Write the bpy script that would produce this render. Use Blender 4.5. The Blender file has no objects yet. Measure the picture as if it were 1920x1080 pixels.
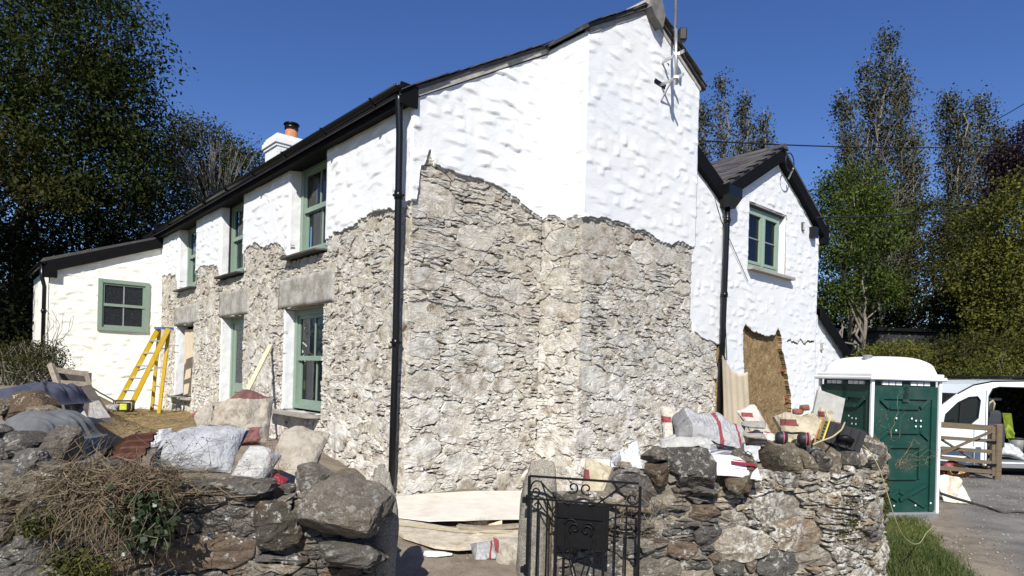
import bpy, math, random
import numpy as np
from mathutils import Matrix, Vector, noise
from mathutils.geometry import tessellate_polygon

scene = bpy.context.scene
COL = scene.collection
rad = math.radians

# ---------------------------------------------------------------- camera
CAM_Z = 1.8
ROLL = .028
FOC = 1210.0            # focal length in pixels of the 1920 px wide photograph
cam_d = bpy.data.cameras.new('camera')
cam_d.sensor_width = 36.0
cam_d.lens = FOC / 1920 * 36
cam_d.shift_y = 160 / 1920
cam_d.clip_start = .05
cam_d.clip_end = 2000
cam = bpy.data.objects.new('camera', cam_d)
COL.objects.link(cam)
cr, sr = math.cos(ROLL), math.sin(ROLL)
cam.matrix_world = Matrix(((cr, -sr, 0, 0), (0, 0, -1, 0), (sr, cr, 0, CAM_Z), (0, 0, 0, 1)))
scene.camera = cam

# ---------------------------------------------------------------- sky, sun, exposure
SUN_EL, SUN_AZ = rad(40), rad(-8)          # azimuth: from straight behind the camera, to the left
sun_dir = Vector((math.sin(SUN_AZ) * math.cos(SUN_EL), -math.cos(SUN_AZ) * math.cos(SUN_EL), math.sin(SUN_EL)))
world = bpy.data.worlds.new('World')
scene.world = world
world.use_nodes = True
wn = world.node_tree
for n in list(wn.nodes): wn.nodes.remove(n)
sky = wn.nodes.new('ShaderNodeTexSky')
sky.sky_type = 'NISHITA'
sky.sun_disc = False
sky.sun_elevation = SUN_EL
sky.sun_rotation = math.atan2(sun_dir.x, sun_dir.y)
sky.altitude = 100
sky.air_density = 1.0
sky.dust_density = .0
sky.ozone_density = 5.0
bg = wn.nodes.new('ShaderNodeBackground')
bg.inputs[1].default_value = .085
hs = wn.nodes.new('ShaderNodeHueSaturation')
hs.inputs['Hue'].default_value = .515
hs.inputs['Saturation'].default_value = 1.16
wo = wn.nodes.new('ShaderNodeOutputWorld')
wn.links.new(sky.outputs[0], hs.inputs['Color'])
wn.links.new(hs.outputs[0], bg.inputs[0])
wn.links.new(bg.outputs[0], wo.inputs[0])
sl = bpy.data.lights.new('sun', 'SUN')
sl.energy = 5.0
sl.angle = rad(.5)
sl.color = (1, .955, .88)
so = bpy.data.objects.new('sun', sl)
COL.objects.link(so)
so.rotation_euler = sun_dir.to_track_quat('Z', 'Y').to_euler()
so.location = sun_dir * 60
scene.view_settings.view_transform = 'Standard'
scene.view_settings.look = 'None'
scene.view_settings.exposure = .45
scene.view_settings.gamma = 1.0
scene.view_settings.use_curve_mapping = False

# ---------------------------------------------------------------- layout of the place
AA = rad(41.5)
A = np.array((-math.sin(AA), math.cos(AA)))      # along the front wall, away from the corner
B = np.array((math.cos(AA), math.sin(AA)))       # along the gable wall, away from the corner
C0 = np.array((-1.347, 8.23))                    # corner of the cottage

def hw(s, t, z=0.):
    p = C0 + A * s + B * t
    return (p[0], p[1], z)

def ray(u, v):
    x = (u - 960) / FOC; z = -(v - 700) / FOC
    return (x * cr - z * sr, 1., z * cr + x * sr)

def at(u, v, d):                                  # survey: a sight line and a distance give a place
    r = ray(u, v)
    return (r[0] * d, d, CAM_Z + r[2] * d)

# ---------------------------------------------------------------- objects
ROOT = {}                                         # object -> inverse matrix of its top-level object

def tag(o, label=None, cat=None, group=None, kind=None):
    if label: o['label'] = label
    if cat: o['category'] = cat
    if group: o['group'] = group
    if kind: o['kind'] = kind
    return o

def thing(name, label, cat, loc=(0, 0, 0), rz=0., group=None, rot=None):
    o = bpy.data.objects.new(name, None)
    o.empty_display_size = .1
    COL.objects.link(o)
    M = Matrix.Translation(loc) @ (rot if rot is not None else Matrix.Rotation(rz, 4, 'Z'))
    o.matrix_world = M
    ROOT[o.name] = M.inverted()
    return tag(o, label, cat, group)

def mkmesh(name, V, F, mat, smooth=False):
    me = bpy.data.meshes.new(name)
    V = np.asarray(V, dtype=np.float64).reshape(-1, 3)
    if isinstance(F, np.ndarray):
        n, k = F.shape
        me.vertices.add(len(V)); me.vertices.foreach_set('co', V.ravel())
        me.loops.add(n * k); me.loops.foreach_set('vertex_index', F.ravel().astype(np.int32))
        me.polygons.add(n)
        me.polygons.foreach_set('loop_start', np.arange(0, n * k, k, dtype=np.int32))
        me.polygons.foreach_set('loop_total', np.full(n, k, dtype=np.int32))
        me.update(calc_edges=True)
    else:
        me.from_pydata([tuple(v) for v in V], [], F)
    if mat: me.materials.append(mat)
    if smooth:
        me.polygons.foreach_set('use_smooth', np.ones(len(me.polygons), dtype=bool))
    me.update()
    return me

def obj(name, V, F, mat, parent=None, smooth=False, local=False):
    V = np.asarray(V, dtype=np.float64).reshape(-1, 3)
    if parent is not None and not local:
        M = np.array(ROOT[parent.name])
        V = V @ M[:3, :3].T + M[:3, 3]
    o = bpy.data.objects.new(name, mkmesh(name, V, F, mat, smooth))
    COL.objects.link(o)
    if parent is not None:
        o.parent = parent
        ROOT[o.name] = ROOT[parent.name]
    else:
        ROOT[o.name] = Matrix.Identity(4)
    return o

def solo(name, label, cat, V, F, mat, smooth=False, group=None, kind=None):   # a thing that is one mesh, origin at its base
    V = np.asarray(V, dtype=np.float64).reshape(-1, 3)
    c = V.mean(0); c[2] = V[:, 2].min()
    o = obj(name, V - c, F, mat, None, smooth)
    o.location = c
    ROOT[o.name] = Matrix.Translation(c).inverted()
    return tag(o, label, cat, group, kind)

def merge(parts):
    V = []; F = []; n = 0
    for v, f in parts:
        V.append(np.asarray(v, dtype=np.float64).reshape(-1, 3))
        F += [tuple(i + n for i in q) for q in f]
        n += len(V[-1])
    return np.vstack(V), F

class MB:
    """collects simple shapes into one mesh"""
    def __init__(s, M=None): s.V = []; s.F = []; s.M = M
    def add(s, V, F):
        n = len(s.V)
        s.V += [tuple(v) for v in V]
        s.F += [tuple(i + n for i in f) for f in F]
        return s
    def box(s, x0, x1, y0, y1, z0, z1, bev=0., rot=None, ctr=None):
        if bev:
            b = min(bev, (x1 - x0) * .45, (y1 - y0) * .45, (z1 - z0) * .45)
            V = []; F = []
            def P(i, j, k, ax):
                x = (x0, x1)[i]; y = (y0, y1)[j]; z = (z0, z1)[k]
                if ax != 0: x += b if i == 0 else -b
                if ax != 1: y += b if j == 0 else -b
                if ax != 2: z += b if k == 0 else -b
                return (x, y, z)
            idx = {}
            for i in (0, 1):
                for j in (0, 1):
                    for k in (0, 1):
                        for ax in (0, 1, 2):
                            idx[i, j, k, ax] = len(V); V.append(P(i, j, k, ax))
            q = lambda *a: F.append(tuple(idx[t] for t in a))
            q((0,0,0,0),(0,0,1,0),(0,1,1,0),(0,1,0,0)); q((1,0,0,0),(1,1,0,0),(1,1,1,0),(1,0,1,0))
            q((0,0,0,1),(1,0,0,1),(1,0,1,1),(0,0,1,1)); q((0,1,0,1),(0,1,1,1),(1,1,1,1),(1,1,0,1))
            q((0,0,0,2),(0,1,0,2),(1,1,0,2),(1,0,0,2)); q((0,0,1,2),(1,0,1,2),(1,1,1,2),(0,1,1,2))
            for i in (0, 1):
                for j in (0, 1):
                    q((i,j,0,0),(i,j,1,0),(i,j,1,1),(i,j,0,1))
                    q((i,0,j,0),(i,0,j,2),(i,1,j,2),(i,1,j,0))
                    q((0,i,j,1),(0,i,j,2),(1,i,j,2),(1,i,j,1))
                    for k in (0, 1): q((i,j,k,0),(i,j,k,1),(i,j,k,2))
        else:
            V = [(x, y, z) for x in (x0, x1) for y in (y0, y1) for z in (z0, z1)]
            F = [(0,1,3,2),(4,6,7,5),(0,4,5,1),(2,3,7,6),(0,2,6,4),(1,5,7,3)]
        if rot is not None:
            c = Vector(ctr) if ctr is not None else Vector(((x0+x1)/2, (y0+y1)/2, (z0+z1)/2))
            V = [tuple(rot @ (Vector(v) - c) + c) for v in V]
        return s.add(V, F)
    def bar(s, p, q, w, h=None, up=(0, 0, 1), bev=0.):
        """box of section w x h from p to q"""
        h = h or w
        p = Vector(p); q = Vector(q); d = q - p; L = d.length; d.normalize()
        x = d.cross(Vector(up))
        if x.length < 1e-4: x = d.cross(Vector((1, 0, 0)))
        x.normalize(); z = x.cross(d)
        M = Matrix((x, d, z)).transposed()
        t = MB(); t.box(-w/2, w/2, 0, L, -h/2, h/2, bev)
        return s.add([tuple(M @ Vector(v) + p) for v in t.V], t.F)
    def tube(s, P, r, n=8, caps=True):
        P = [Vector(p) for p in P]; m = len(P)
        rr = r if hasattr(r, '__len__') else [r] * m
        V = []; F = []; ref = None
        for i in range(m):
            d = (P[min(i + 1, m - 1)] - P[max(i - 1, 0)])
            if d.length < 1e-9: d = Vector((0, 0, 1))
            d.normalize()
            if ref is None:
                ref = Vector((0, 0, 1)) if abs(d.z) < .9 else Vector((1, 0, 0))
            x = ref - d * ref.dot(d)
            if x.length < 1e-6: x = d.orthogonal()
            x.normalize(); ref = x; y = d.cross(x)
            for k in range(n):
                t = 2 * math.pi * k / n
                V.append(tuple(P[i] + (x * math.cos(t) + y * math.sin(t)) * rr[i]))
        for i in range(m - 1):
            for k in range(n):
                F.append((i*n + k, i*n + (k+1) % n, (i+1)*n + (k+1) % n, (i+1)*n + k))
        if caps:
            F.append(tuple(range(n))[::-1]); F.append(tuple((m-1)*n + k for k in range(n)))
        return s.add(V, F)
    def poly(s, pts, vec):
        """prism: polygon pts (3-D, planar) pushed along vec"""
        n = len(pts); vec = Vector(vec)
        V = [tuple(p) for p in pts] + [tuple(Vector(p) + vec) for p in pts]
        F = [tuple(range(n))[::-1], tuple(range(n, 2*n))] + [(i, (i+1) % n, n + (i+1) % n, n + i) for i in range(n)]
        return s.add(V, F)
    def holed(s, outer, holes, f3, vec):
        """flat plate with holes, 2-D loops sent to 3-D by f3, pushed along vec"""
        loops = [[Vector((x, y, 0)) for x, y in L] for L in [outer] + holes]
        tri = tessellate_polygon(loops)
        flat = [p for L in [outer] + holes for p in L]
        n = len(flat); vec = Vector(vec)
        V = [Vector(f3(*p)) for p in flat]; V += [v + vec for v in V]
        F = [tuple(t) for t in tri] + [tuple(i + n for i in t)[::-1] for t in tri]
        o = 0
        for L in [outer] + holes:
            k = len(L)
            F += [(o + i, o + (i+1) % k, n + o + (i+1) % k, n + o + i) for i in range(k)]
            o += k
        return s.add([tuple(v) for v in V], F)
    def arr(s): return np.array(s.V), s.F
    def build(s, name, mat, parent=None, smooth=False, local=False):
        return obj(name, s.V, s.F, mat, parent, smooth, local)
    def solo(s, name, label, cat, mat, smooth=False, group=None, kind=None):
        return solo(name, label, cat, s.V, s.F, mat, smooth, group, kind)

# ---------------------------------------------------------------- noise in numpy
def _hash(ix, iy, seed):
    h = (ix.astype(np.int64) * 374761393 + iy.astype(np.int64) * 668265263 + seed * 974711) & 0x7fffffff
    h = ((h ^ (h >> 13)) * 1274126177) & 0x7fffffff
    return ((h ^ (h >> 16)) & 0xffff) / 65535.0
def vn(x, y, f=1., seed=0):
    x = np.asarray(x, float) * f; y = np.asarray(y, float) * f
    ix = np.floor(x); iy = np.floor(y); fx = x - ix; fy = y - iy
    fx = fx*fx*(3-2*fx); fy = fy*fy*(3-2*fy)
    a = _hash(ix, iy, seed); b = _hash(ix+1, iy, seed); c = _hash(ix, iy+1, seed); d = _hash(ix+1, iy+1, seed)
    return (a*(1-fx)+b*fx)*(1-fy) + (c*(1-fx)+d*fx)*fy
def fbm(x, y, f=1., seed=0, o=4):
    r = 0; a = .5
    for i in range(o):
        r = r + a * (vn(x, y, f, seed + i*17) - .5); a *= .5; f *= 2.1
    return r
def sstep(a, b, x):
    t = np.clip((np.asarray(x, float) - a) / (b - a), 0, 1); return t*t*(3-2*t)
# ---------------------------------------------------------------- materials
class NT:
    def __init__(s, name):
        s.m = bpy.data.materials.new(name); s.m.use_nodes = True
        s.t = s.m.node_tree; s.b = s.t.nodes['Principled BSDF']
        s.out = s.t.nodes['Material Output']
        s.g = s.t.nodes.new('ShaderNodeNewGeometry')
        s.pos = s.g.outputs['Position']
    def new(s, k): return s.t.nodes.new(k)
    def put(s, sock, v):
        if hasattr(v, 'links'): s.t.links.new(v, sock)
        elif isinstance(v, (tuple, list)) and len(v) == 3 and sock.type == 'RGBA': sock.default_value = (*v, 1)
        else: sock.default_value = v
    def noise(s, f, det=4, rough=.6, vec=None, scale=None, dist=0.):
        n = s.new('ShaderNodeTexNoise'); v = vec if vec is not None else s.pos
        if scale:
            mp = s.new('ShaderNodeMapping'); s.put(mp.inputs[0], v); mp.inputs['Scale'].default_value = scale; v = mp.outputs[0]
        s.put(n.inputs['Vector'], v); n.inputs['Scale'].default_value = f
        n.inputs['Detail'].default_value = det; n.inputs['Roughness'].default_value = rough
        n.inputs['Distortion'].default_value = dist
        return n.outputs[0]
    def vor(s, f, feat='F1', vec=None, scale=None, out=0):
        n = s.new('ShaderNodeTexVoronoi'); v = vec if vec is not None else s.pos
        n.feature = feat
        if scale:
            mp = s.new('ShaderNodeMapping'); s.put(mp.inputs[0], v); mp.inputs['Scale'].default_value = scale; v = mp.outputs[0]
        s.put(n.inputs['Vector'], v); n.inputs['Scale'].default_value = f
        return n.outputs[out]
    def ramp(s, fac, stops, const=False):
        n = s.new('ShaderNodeValToRGB'); e = n.color_ramp.elements
        if const: n.color_ramp.interpolation = 'CONSTANT'
        while len(e) < len(stops): e.new(.5)
        for i, (p, c) in enumerate(stops):
            e[i].position = p
            e[i].color = (c, c, c, 1) if not isinstance(c, (tuple, list)) else (*c, 1)
        s.put(n.inputs[0], fac); return n.outputs[0]
    def mix(s, f, a, b, mode='MIX'):
        n = s.new('ShaderNodeMix'); n.data_type = 'RGBA'; n.blend_type = mode
        s.put(n.inputs[0], f); s.put(n.inputs[6], a); s.put(n.inputs[7], b); return n.outputs[2]
    def math(s, op, a, b=0., c=False):
        n = s.new('ShaderNodeMath'); n.operation = op; n.use_clamp = c
        s.put(n.inputs[0], a); s.put(n.inputs[1], b); return n.outputs[0]
    def sep(s, v):
        n = s.new('ShaderNodeSeparateXYZ'); s.put(n.inputs[0], v); return n.outputs
    def rnd(s):
        o = s.new('ShaderNodeObjectInfo').outputs['Random']
        return s.math('FRACT', s.math('ADD', s.math('MULTIPLY', o, 7.31), s.g.outputs['Random Per Island']))
    def bump(s, h, st=.5, d=.01):
        n = s.new('ShaderNodeBump'); n.inputs['Strength'].default_value = st; n.inputs['Distance'].default_value = d
        s.put(n.inputs['Height'], h); s.t.links.new(n.outputs[0], s.b.inputs['Normal'])
    def set(s, col=None, rough=.8, metal=0., spec=.4):
        if col is not None: s.put(s.b.inputs['Base Color'], col)
        s.put(s.b.inputs['Roughness'], rough); s.b.inputs['Metallic'].default_value = metal
        s.b.inputs['Specular IOR Level'].default_value = spec
        return s.m

def simple(name, col, rough=.6, var=.15, f=8., metal=0., spec=.4, bump=0., bf=60., dirt=None, scale=None):
    n = NT(name)
    c = n.mix(n.ramp(n.noise(f, 5, .65, scale=scale), [(.3, 0.), (.7, 1.)]), tuple(x * (1-var) for x in col), tuple(min(1, x * (1+var)) for x in col))
    if dirt: c = n.mix(n.ramp(n.noise(f*.6, 6, .7), [(.5, 0.), (.68, dirt[1])]), c, dirt[0])
    if bump: n.bump(n.noise(bf, 4, .6, scale=scale), .6, bump)
    return n.set(c, rough, metal, spec)

def stone_mat(name, cols, bump=.012, lichen=None, lime=0., stain=None, moss=0., mid=10., lfreq=13., edge=None):
    n = NT(name); k = len(cols)
    c = n.ramp(n.rnd(), [(i / k, x) for i, x in enumerate(cols)], True)
    big = n.noise(3.1, 4, .6)
    c = n.mix(n.ramp(big, [(.35, 0.), (.65, 1.)]), c, n.mix(1., c, (1.35, 1.3, 1.22), 'MULTIPLY'))
    c = n.mix(n.ramp(n.noise(mid, 6, .7, scale=(1, 1, 2.2)), [(.38, .75), (.62, 0.)]), c, n.mix(1., c, (.62, .58, .53), 'MULTIPLY'))
    c = n.mix(n.ramp(n.noise(70, 4, .7), [(.4, .7), (.58, 0.)]), c, n.mix(1., c, (.52, .49, .46), 'MULTIPLY'))
    if edge:
        ea = n.new('ShaderNodeAttribute'); ea.attribute_name = 'edge'
        c = n.mix(n.math('MULTIPLY', ea.outputs['Fac'], n.ramp(n.noise(7, 5, .7), [(.4, 0.), (.6, .85)])), c, edge)
    if stain: c = n.mix(n.ramp(n.noise(2.3, 5, .7, scale=(1, 1, 1.6)), [(.56, 0.), (.7, .8)]), c, stain)
    if lime:
        z = n.sep(n.pos)[2]
        g = n.ramp(n.math('DIVIDE', z, 4.5), [(.0, 1.), (.25, .95), (.5, .68), (1., .42)])
        f = n.math('MULTIPLY', g, n.ramp(n.noise(5.5, 7, .72), [(.36, 0.), (.58, 1.)]))
        c = n.mix(n.math('MULTIPLY', f, lime), c, (.80, .775, .71))
    if lichen:
        f = n.ramp(n.noise(lfreq, 7, .78, dist=.4), [(lichen[0], 0.), (lichen[0] + .035, 1.)])
        f = n.math('MULTIPLY', f, n.ramp(n.noise(2.2, 3, .5), [(.34, 0.), (.55, 1.)]))
        c = n.mix(f, c, n.mix(n.noise(40, 2), lichen[1], tuple(x*.7 for x in lichen[1])))
    if moss:
        f = n.ramp(n.noise(4.7, 6, .75, dist=.3), [(moss, 0.), (moss + .07, .9)])
        c = n.mix(f, c, n.mix(n.noise(50, 2), (.05, .06, .012), (.12, .12, .03)))
    h = n.math('ADD', n.math('MULTIPLY', n.noise(22, 6, .72, scale=(1, 1, 1.8)), .7), n.math('MULTIPLY', n.noise(95, 4, .7), .3))
    n.bump(h, .9, bump)
    return n.set(c, .92, 0., .2)

M = {}
# white masonry paint over roughcast
n = NT('white render'); f1 = n.noise(1.3, 4, .6); f2 = n.noise(38, 5, .7)
c = n.mix(n.ramp(f1, [(.4, 0.), (.7, 1.)]), (.70, .715, .725), (.735, .73, .71))
c = n.mix(n.ramp(n.noise(7, 7, .75, scale=(1, 1, .6)), [(.6, 0.), (.74, .35)]), c, (.58, .59, .57))
n.bump(n.math('ADD', n.math('MULTIPLY', n.noise(16, 5, .7), .65), n.math('MULTIPLY', n.noise(70, 4, .7), .8)), .8, .012)
M['render'] = n.set(c, .75, 0., .25)
n = NT('cream render')
c = n.mix(n.ramp(n.noise(1.2, 4), [(.4, 0.), (.7, 1.)]), (.80, .78, .70), (.83, .82, .76))
n.bump(n.math('ADD', n.math('MULTIPLY', n.noise(14, 5, .7), .7), n.math('MULTIPLY', n.noise(80, 3, .6), .3)), .7, .014)
M['cream'] = n.set(c, .8, 0., .25)
M['stone'] = stone_mat('cottage rubble', [(.45, .435, .395), (.41, .40, .37), (.50, .48, .43), (.34, .335, .315), (.47, .455, .41), (.43, .43, .41), (.31, .265, .21), (.53, .515, .475)], .034, lime=.9, stain=(.24, .165, .105), edge=(.20, .145, .095))
n = NT('lime mortar')
c = n.mix(n.ramp(n.noise(2.2, 6, .7), [(.38, 0.), (.62, 1.)]), (.38, .335, .26), (.54, .505, .42))
z = n.sep(n.pos)[2]
f = n.math('MULTIPLY', n.ramp(n.math('DIVIDE', z, 4.5), [(0., 1.), (.3, .92), (.6, .62), (1., .38)]), n.ramp(n.noise(4.2, 6, .7), [(.36, 0.), (.58, 1.)]))
c = n.mix(f, c, (.78, .74, .64))
c = n.mix(n.ramp(n.noise(3.4, 5, .7), [(.56, 0.), (.68, .75)]), c, (.20, .13, .08))
c = n.mix(n.ramp(n.noise(60, 4, .7), [(.4, .7), (.58, 0.)]), c, n.mix(1., c, (.5, .46, .4), 'MULTIPLY'))
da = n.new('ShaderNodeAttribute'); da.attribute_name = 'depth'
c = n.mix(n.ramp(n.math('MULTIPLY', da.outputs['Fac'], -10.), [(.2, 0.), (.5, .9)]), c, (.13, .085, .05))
n.bump(n.math('ADD', n.noise(28, 6, .75), n.math('MULTIPLY', n.noise(110, 3), .4)), 1., .024)
M['mortar'] = n.set(c, .95, 0., .15)
n = NT('granite')
sp = n.noise(130, 3, .7)
c = n.mix(n.ramp(sp, [(.42, 0.), (.6, 1.)]), (.24, .235, .22), (.60, .58, .53))
c = n.mix(n.ramp(n.noise(4, 6, .7), [(.38, .9), (.6, 0.)]), c, n.mix(1., c, (.55, .51, .44), 'MULTIPLY'))
n.bump(n.math('ADD', n.noise(60, 5, .7), n.noise(14, 4)), .7, .012)
M['granite'] = n.set(c, .9, 0., .25)
n = NT('weathered granite')
sp = n.noise(150, 3, .7)
c = n.mix(n.ramp(sp, [(.4, 0.), (.6, 1.)]), (.13, .12, .10), (.40, .37, .31))
c = n.mix(n.ramp(n.noise(5, 6, .75), [(.5, 0.), (.68, .75)]), c, (.07, .065, .055))
c = n.mix(n.ramp(n.noise(16, 6, .7), [(.64, 0.), (.67, .8)]), c, (.48, .47, .42))
n.bump(n.math('ADD', n.noise(70, 5, .7), n.noise(14, 4)), .9, .012)
M['post'] = n.set(c, .95, 0., .15)
DK = [(.15, .142, .13), (.10, .097, .092), (.19, .175, .15), (.125, .122, .118), (.25, .225, .19), (.15, .12, .09), (.11, .107, .104)]
M['slatestone'] = stone_mat('dark slate stone', DK, .028, lfreq=15., lichen=(.57, (.55, .54, .50)), stain=(.10, .062, .035), moss=.66)
LT = [(.25, .23, .195), (.31, .285, .235), (.20, .18, .155), (.34, .31, .255), (.14, .13, .115), (.27, .22, .16), (.23, .21, .185)]
M['oldstone'] = stone_mat('lichened wall stone', LT, .028, lichen=(.50, (.62, .61, .56)), stain=(.15, .10, .055), moss=.66, lfreq=17.)
M['coping'] = stone_mat('coping stone', [(.13, .115, .09), (.19, .165, .125), (.085, .078, .066), (.23, .205, .16), (.12, .09, .062)], .035, lichen=(.57, (.46, .45, .39)), stain=(.16, .095, .045), moss=.68)
M['darkcoping'] = stone_mat('dark coping stone', [(.125, .12, .11), (.10, .095, .088), (.16, .145, .125)], .04, lfreq=19., lichen=(.535, (.36, .35, .31)), stain=(.10, .065, .04), moss=.72)
M['wallmortar'] = stone_mat('old wall mortar', [(.27, .245, .20)], .03, lichen=(.53, (.46, .45, .41)), stain=(.09, .07, .05), moss=.63)
M['darkmortar'] = stone_mat('earthy wall mortar', [(.20, .18, .15)], .028, lichen=(.56, (.42, .41, .37)), stain=(.05, .04, .03), moss=.6)
n = NT('cob')
c = n.mix(n.ramp(n.noise(5, 6, .75), [(.35, 0.), (.65, 1.)]), (.27, .18, .09), (.48, .35, .19))
c = n.mix(n.ramp(n.noise(45, 4, .7), [(.38, .8), (.55, 0.)]), c, (.10, .06, .028))
n.bump(n.noise(30, 6, .8), 1., .05)
M['cob'] = n.set(c, 1., 0., .1)
M['black'] = simple('black gutter', (.005, .005, .0055), .3, .2, 20, spec=.35)
M['blackwood'] = simple('black painted board', (.004, .004, .0045), .7, .25, 6, spec=.12, bump=.002)
M['cement'] = simple('cement fillet', (.33, .31, .28), .95, .25, 9, bump=.01)
n = NT('roof slate')
c = n.ramp(n.rnd(), [(0., (.055, .052, .052)), (.3, (.075, .07, .068)), (.6, (.045, .043, .045)), (.8, (.095, .085, .075))], True)
c = n.mix(n.ramp(n.noise(9, 6, .7), [(.5, 0.), (.7, .5)]), c, (.15, .13, .10))
n.bump(n.noise(50, 5), .5, .005)
M['slate'] = n.set(c, .7, 0., .35)
M['green'] = simple('sage green paint', (.20, .268, .212), .42, .07, 12, spec=.4)
M['greenpvc'] = simple('pale green paint', (.25, .33, .26), .4, .06, 12)
n = NT('window glass')
n.b.inputs['Base Color'].default_value = (.9, .95, .93, 1)
tr = n.new('ShaderNodeBsdfTransparent'); tr.inputs[0].default_value = (.82, .87, .85, 1)
gl = n.new('ShaderNodeBsdfGlossy'); gl.inputs['Roughness'].default_value = .03
fr = n.new('ShaderNodeFresnel'); fr.inputs[0].default_value = 1.45
ms = n.new('ShaderNodeMixShader')
n.put(ms.inputs[0], n.math('ADD', fr.outputs[0], .0)); n.t.links.new(tr.outputs[0], ms.inputs[1]); n.t.links.new(gl.outputs[0], ms.inputs[2])
n.t.links.new(ms.outputs[0], n.out.inputs[0]); M['glass'] = n.m
M['room'] = simple('dark room', (.018, .017, .016), .9)
n = NT('obscure glass'); n.bump(n.vor(26), .8, .01)
c = n.mix(n.ramp(n.vor(38), [(.1, 1.), (.22, 0.)]), (.012, .014, .016), (.10, .11, .12))
M['obscure'] = n.set(c, .12, 0., .5)
M['curtain'] = simple('net curtain', (.22, .225, .23), .9, .1, 14, scale=(1, 1, .1))
M['yellow'] = simple('yellow fibreglass', (.47, .30, .012), .4, .12, 10, dirt=((.45, .35, .12), .5))
M['alu'] = simple('worn aluminium', (.55, .55, .55), .38, .12, 20, metal=.8)
M['zinc'] = simple('galvanised steel', (.55, .55, .53), .35, .15, 30, metal=.85)
M['bluecap'] = simple('blue plastic', (.06, .12, .28), .5)
M['iron'] = simple('black wrought iron', (.005, .005, .0055), .5, .3, 30, spec=.2, bump=.001, bf=120)
M['ply'] = simple('pale plywood', (.60, .50, .36), .75, .13, 3, scale=(6, 6, .5), bump=.002)
M['ply2'] = simple('tan canvas', (.50, .42, .30), .9, .1, 3, bump=.002)
M['whiteboard'] = simple('dusty white board', (.66, .62, .53), .85, .1, 4, dirt=((.42, .36, .27), .4), bump=.003)
M['sandboard'] = simple('sandy board', (.50, .44, .34), .95, .22, 12, bump=.008, dirt=((.2, .15, .1), .6))
M['oldwood'] = simple('grey old timber', (.26, .22, .17), .9, .3, 5, scale=(4, 4, 4), bump=.006)
M['darkwood'] = simple('dark old timber', (.07, .058, .048), .9, .3, 5, bump=.006)
M['palewood'] = simple('pale new timber', (.62, .50, .33), .8, .14, 6, bump=.002)
M['sheet'] = simple('dented galvanised sheet', (.36, .36, .355), .55, .2, 7, metal=.0, bump=.02, bf=12, dirt=((.30, .28, .25), .5))
M['brownplastic'] = simple('brown glazed tile', (.065, .026, .018), .45, .25, 5, dirt=((.22, .13, .09), .4))
M['rust'] = simple('rusty steel', (.14, .06, .03), .9, .4, 14)
M['brickred'] = simple('red brick', (.21, .08, .05), .9, .25, 20, bump=.006)
M['terracotta'] = simple('terracotta', (.40, .16, .085), .8, .2, 12)
M['cloth'] = simple('grey fleece', (.115, .12, .125), .95, .2, 9, spec=.1, bump=.004, bf=140)
M['clothb'] = simple('navy grey fabric', (.055, .06, .085), .95, .25, 9, spec=.1, bump=.004, bf=140)
M['paving'] = simple('grey paving slab', (.34, .335, .31), .95, .16, 18, bump=.006)
M['slab'] = simple('thin slate slab', (.30, .28, .25), .9, .25, 8, bump=.008)
M['rubber'] = simple('black rubber', (.018, .018, .02), .55, .2, 12)
M['pink'] = simple('pink stripe', (.42, .09, .13), .6)
M['rope'] = simple('yellow hose', (.36, .32, .17), .6, .12, 9)
M['orange'] = simple('orange cord', (.40, .17, .06), .7)
M['cream_sheet'] = simple('cream canvas', (.62, .56, .44), .95, .12, 9, bump=.006, bf=90)
M['wire'] = simple('black wire', (.012, .012, .012), .5)
M['bushbar'] = simple('aged stake', (.46, .35, .20), .85, .2)
M['gatewood'] = simple('weathered gate timber', (.125, .095, .06), .85, .25, 5, scale=(1, 6, 6), bump=.004)

def sack_mat(name, base, bands=(), text=None, tr=.3, rough=.7, tint=None, bump=.006):
    """woven or film sack; bands: (axis, lo, hi, colour, cross axis lo, hi) in the sack's own 0..1 box"""
    n = NT(name); tc = n.new('ShaderNodeTexCoord'); g = n.sep(tc.outputs['Generated'])
    c = n.mix(n.ramp(n.noise(6, 5, .65), [(.35, 0.), (.65, 1.)]), tuple(x*.86 for x in base), base)
    if tint: c = n.mix(n.ramp(n.noise(4.5, 6, .75), [(.46, 0.), (.64, .85)]), c, tint)
    wob = n.math('MULTIPLY', n.math('SUBTRACT', n.noise(7, 3), .5), .08)
    def rng(ax, lo, hi):
        x = n.math('ADD', g[ax], wob)
        return n.math('MULTIPLY', n.math('GREATER_THAN', x, lo), n.math('LESS_THAN', x, hi))
    for ax, lo, hi, col, bx, bl, bh in bands:
        f = n.math('MULTIPLY', rng(ax, lo, hi), rng(bx, bl, bh))
        f = n.math('MULTIPLY', f, n.ramp(n.noise(24, 4, .7), [(.28, .25), (.42, 1.)]))
        c = n.mix(f, c, col)
    if text:
        ax, lo, hi, bx, bl, bh, freq = text
        ln = n.math('GREATER_THAN', n.math('FRACT', n.math('MULTIPLY', g[ax], freq)), .55)
        wd = n.math('GREATER_THAN', n.noise(55, 1, .3, scale=(1, 1, .2)), .46)
        f = n.math('MULTIPLY', n.math('MULTIPLY', ln, wd), n.math('MULTIPLY', rng(ax, lo, hi), rng(bx, bl, bh)))
        c = n.mix(n.math('MULTIPLY', f, .45), c, (.10, .11, .14))
    n.bump(n.math('ADD', n.math('MULTIPLY', n.noise(26, 5, .7), .5), n.math('ADD', n.noise(6, 2, .5, dist=1.5), n.math('MULTIPLY', n.noise(13, 2, .5, dist=2.), .6))), .9, bump*4.)
    return n.set(c, rough, 0., .3)
RED = (.24, .045, .05)
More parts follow.
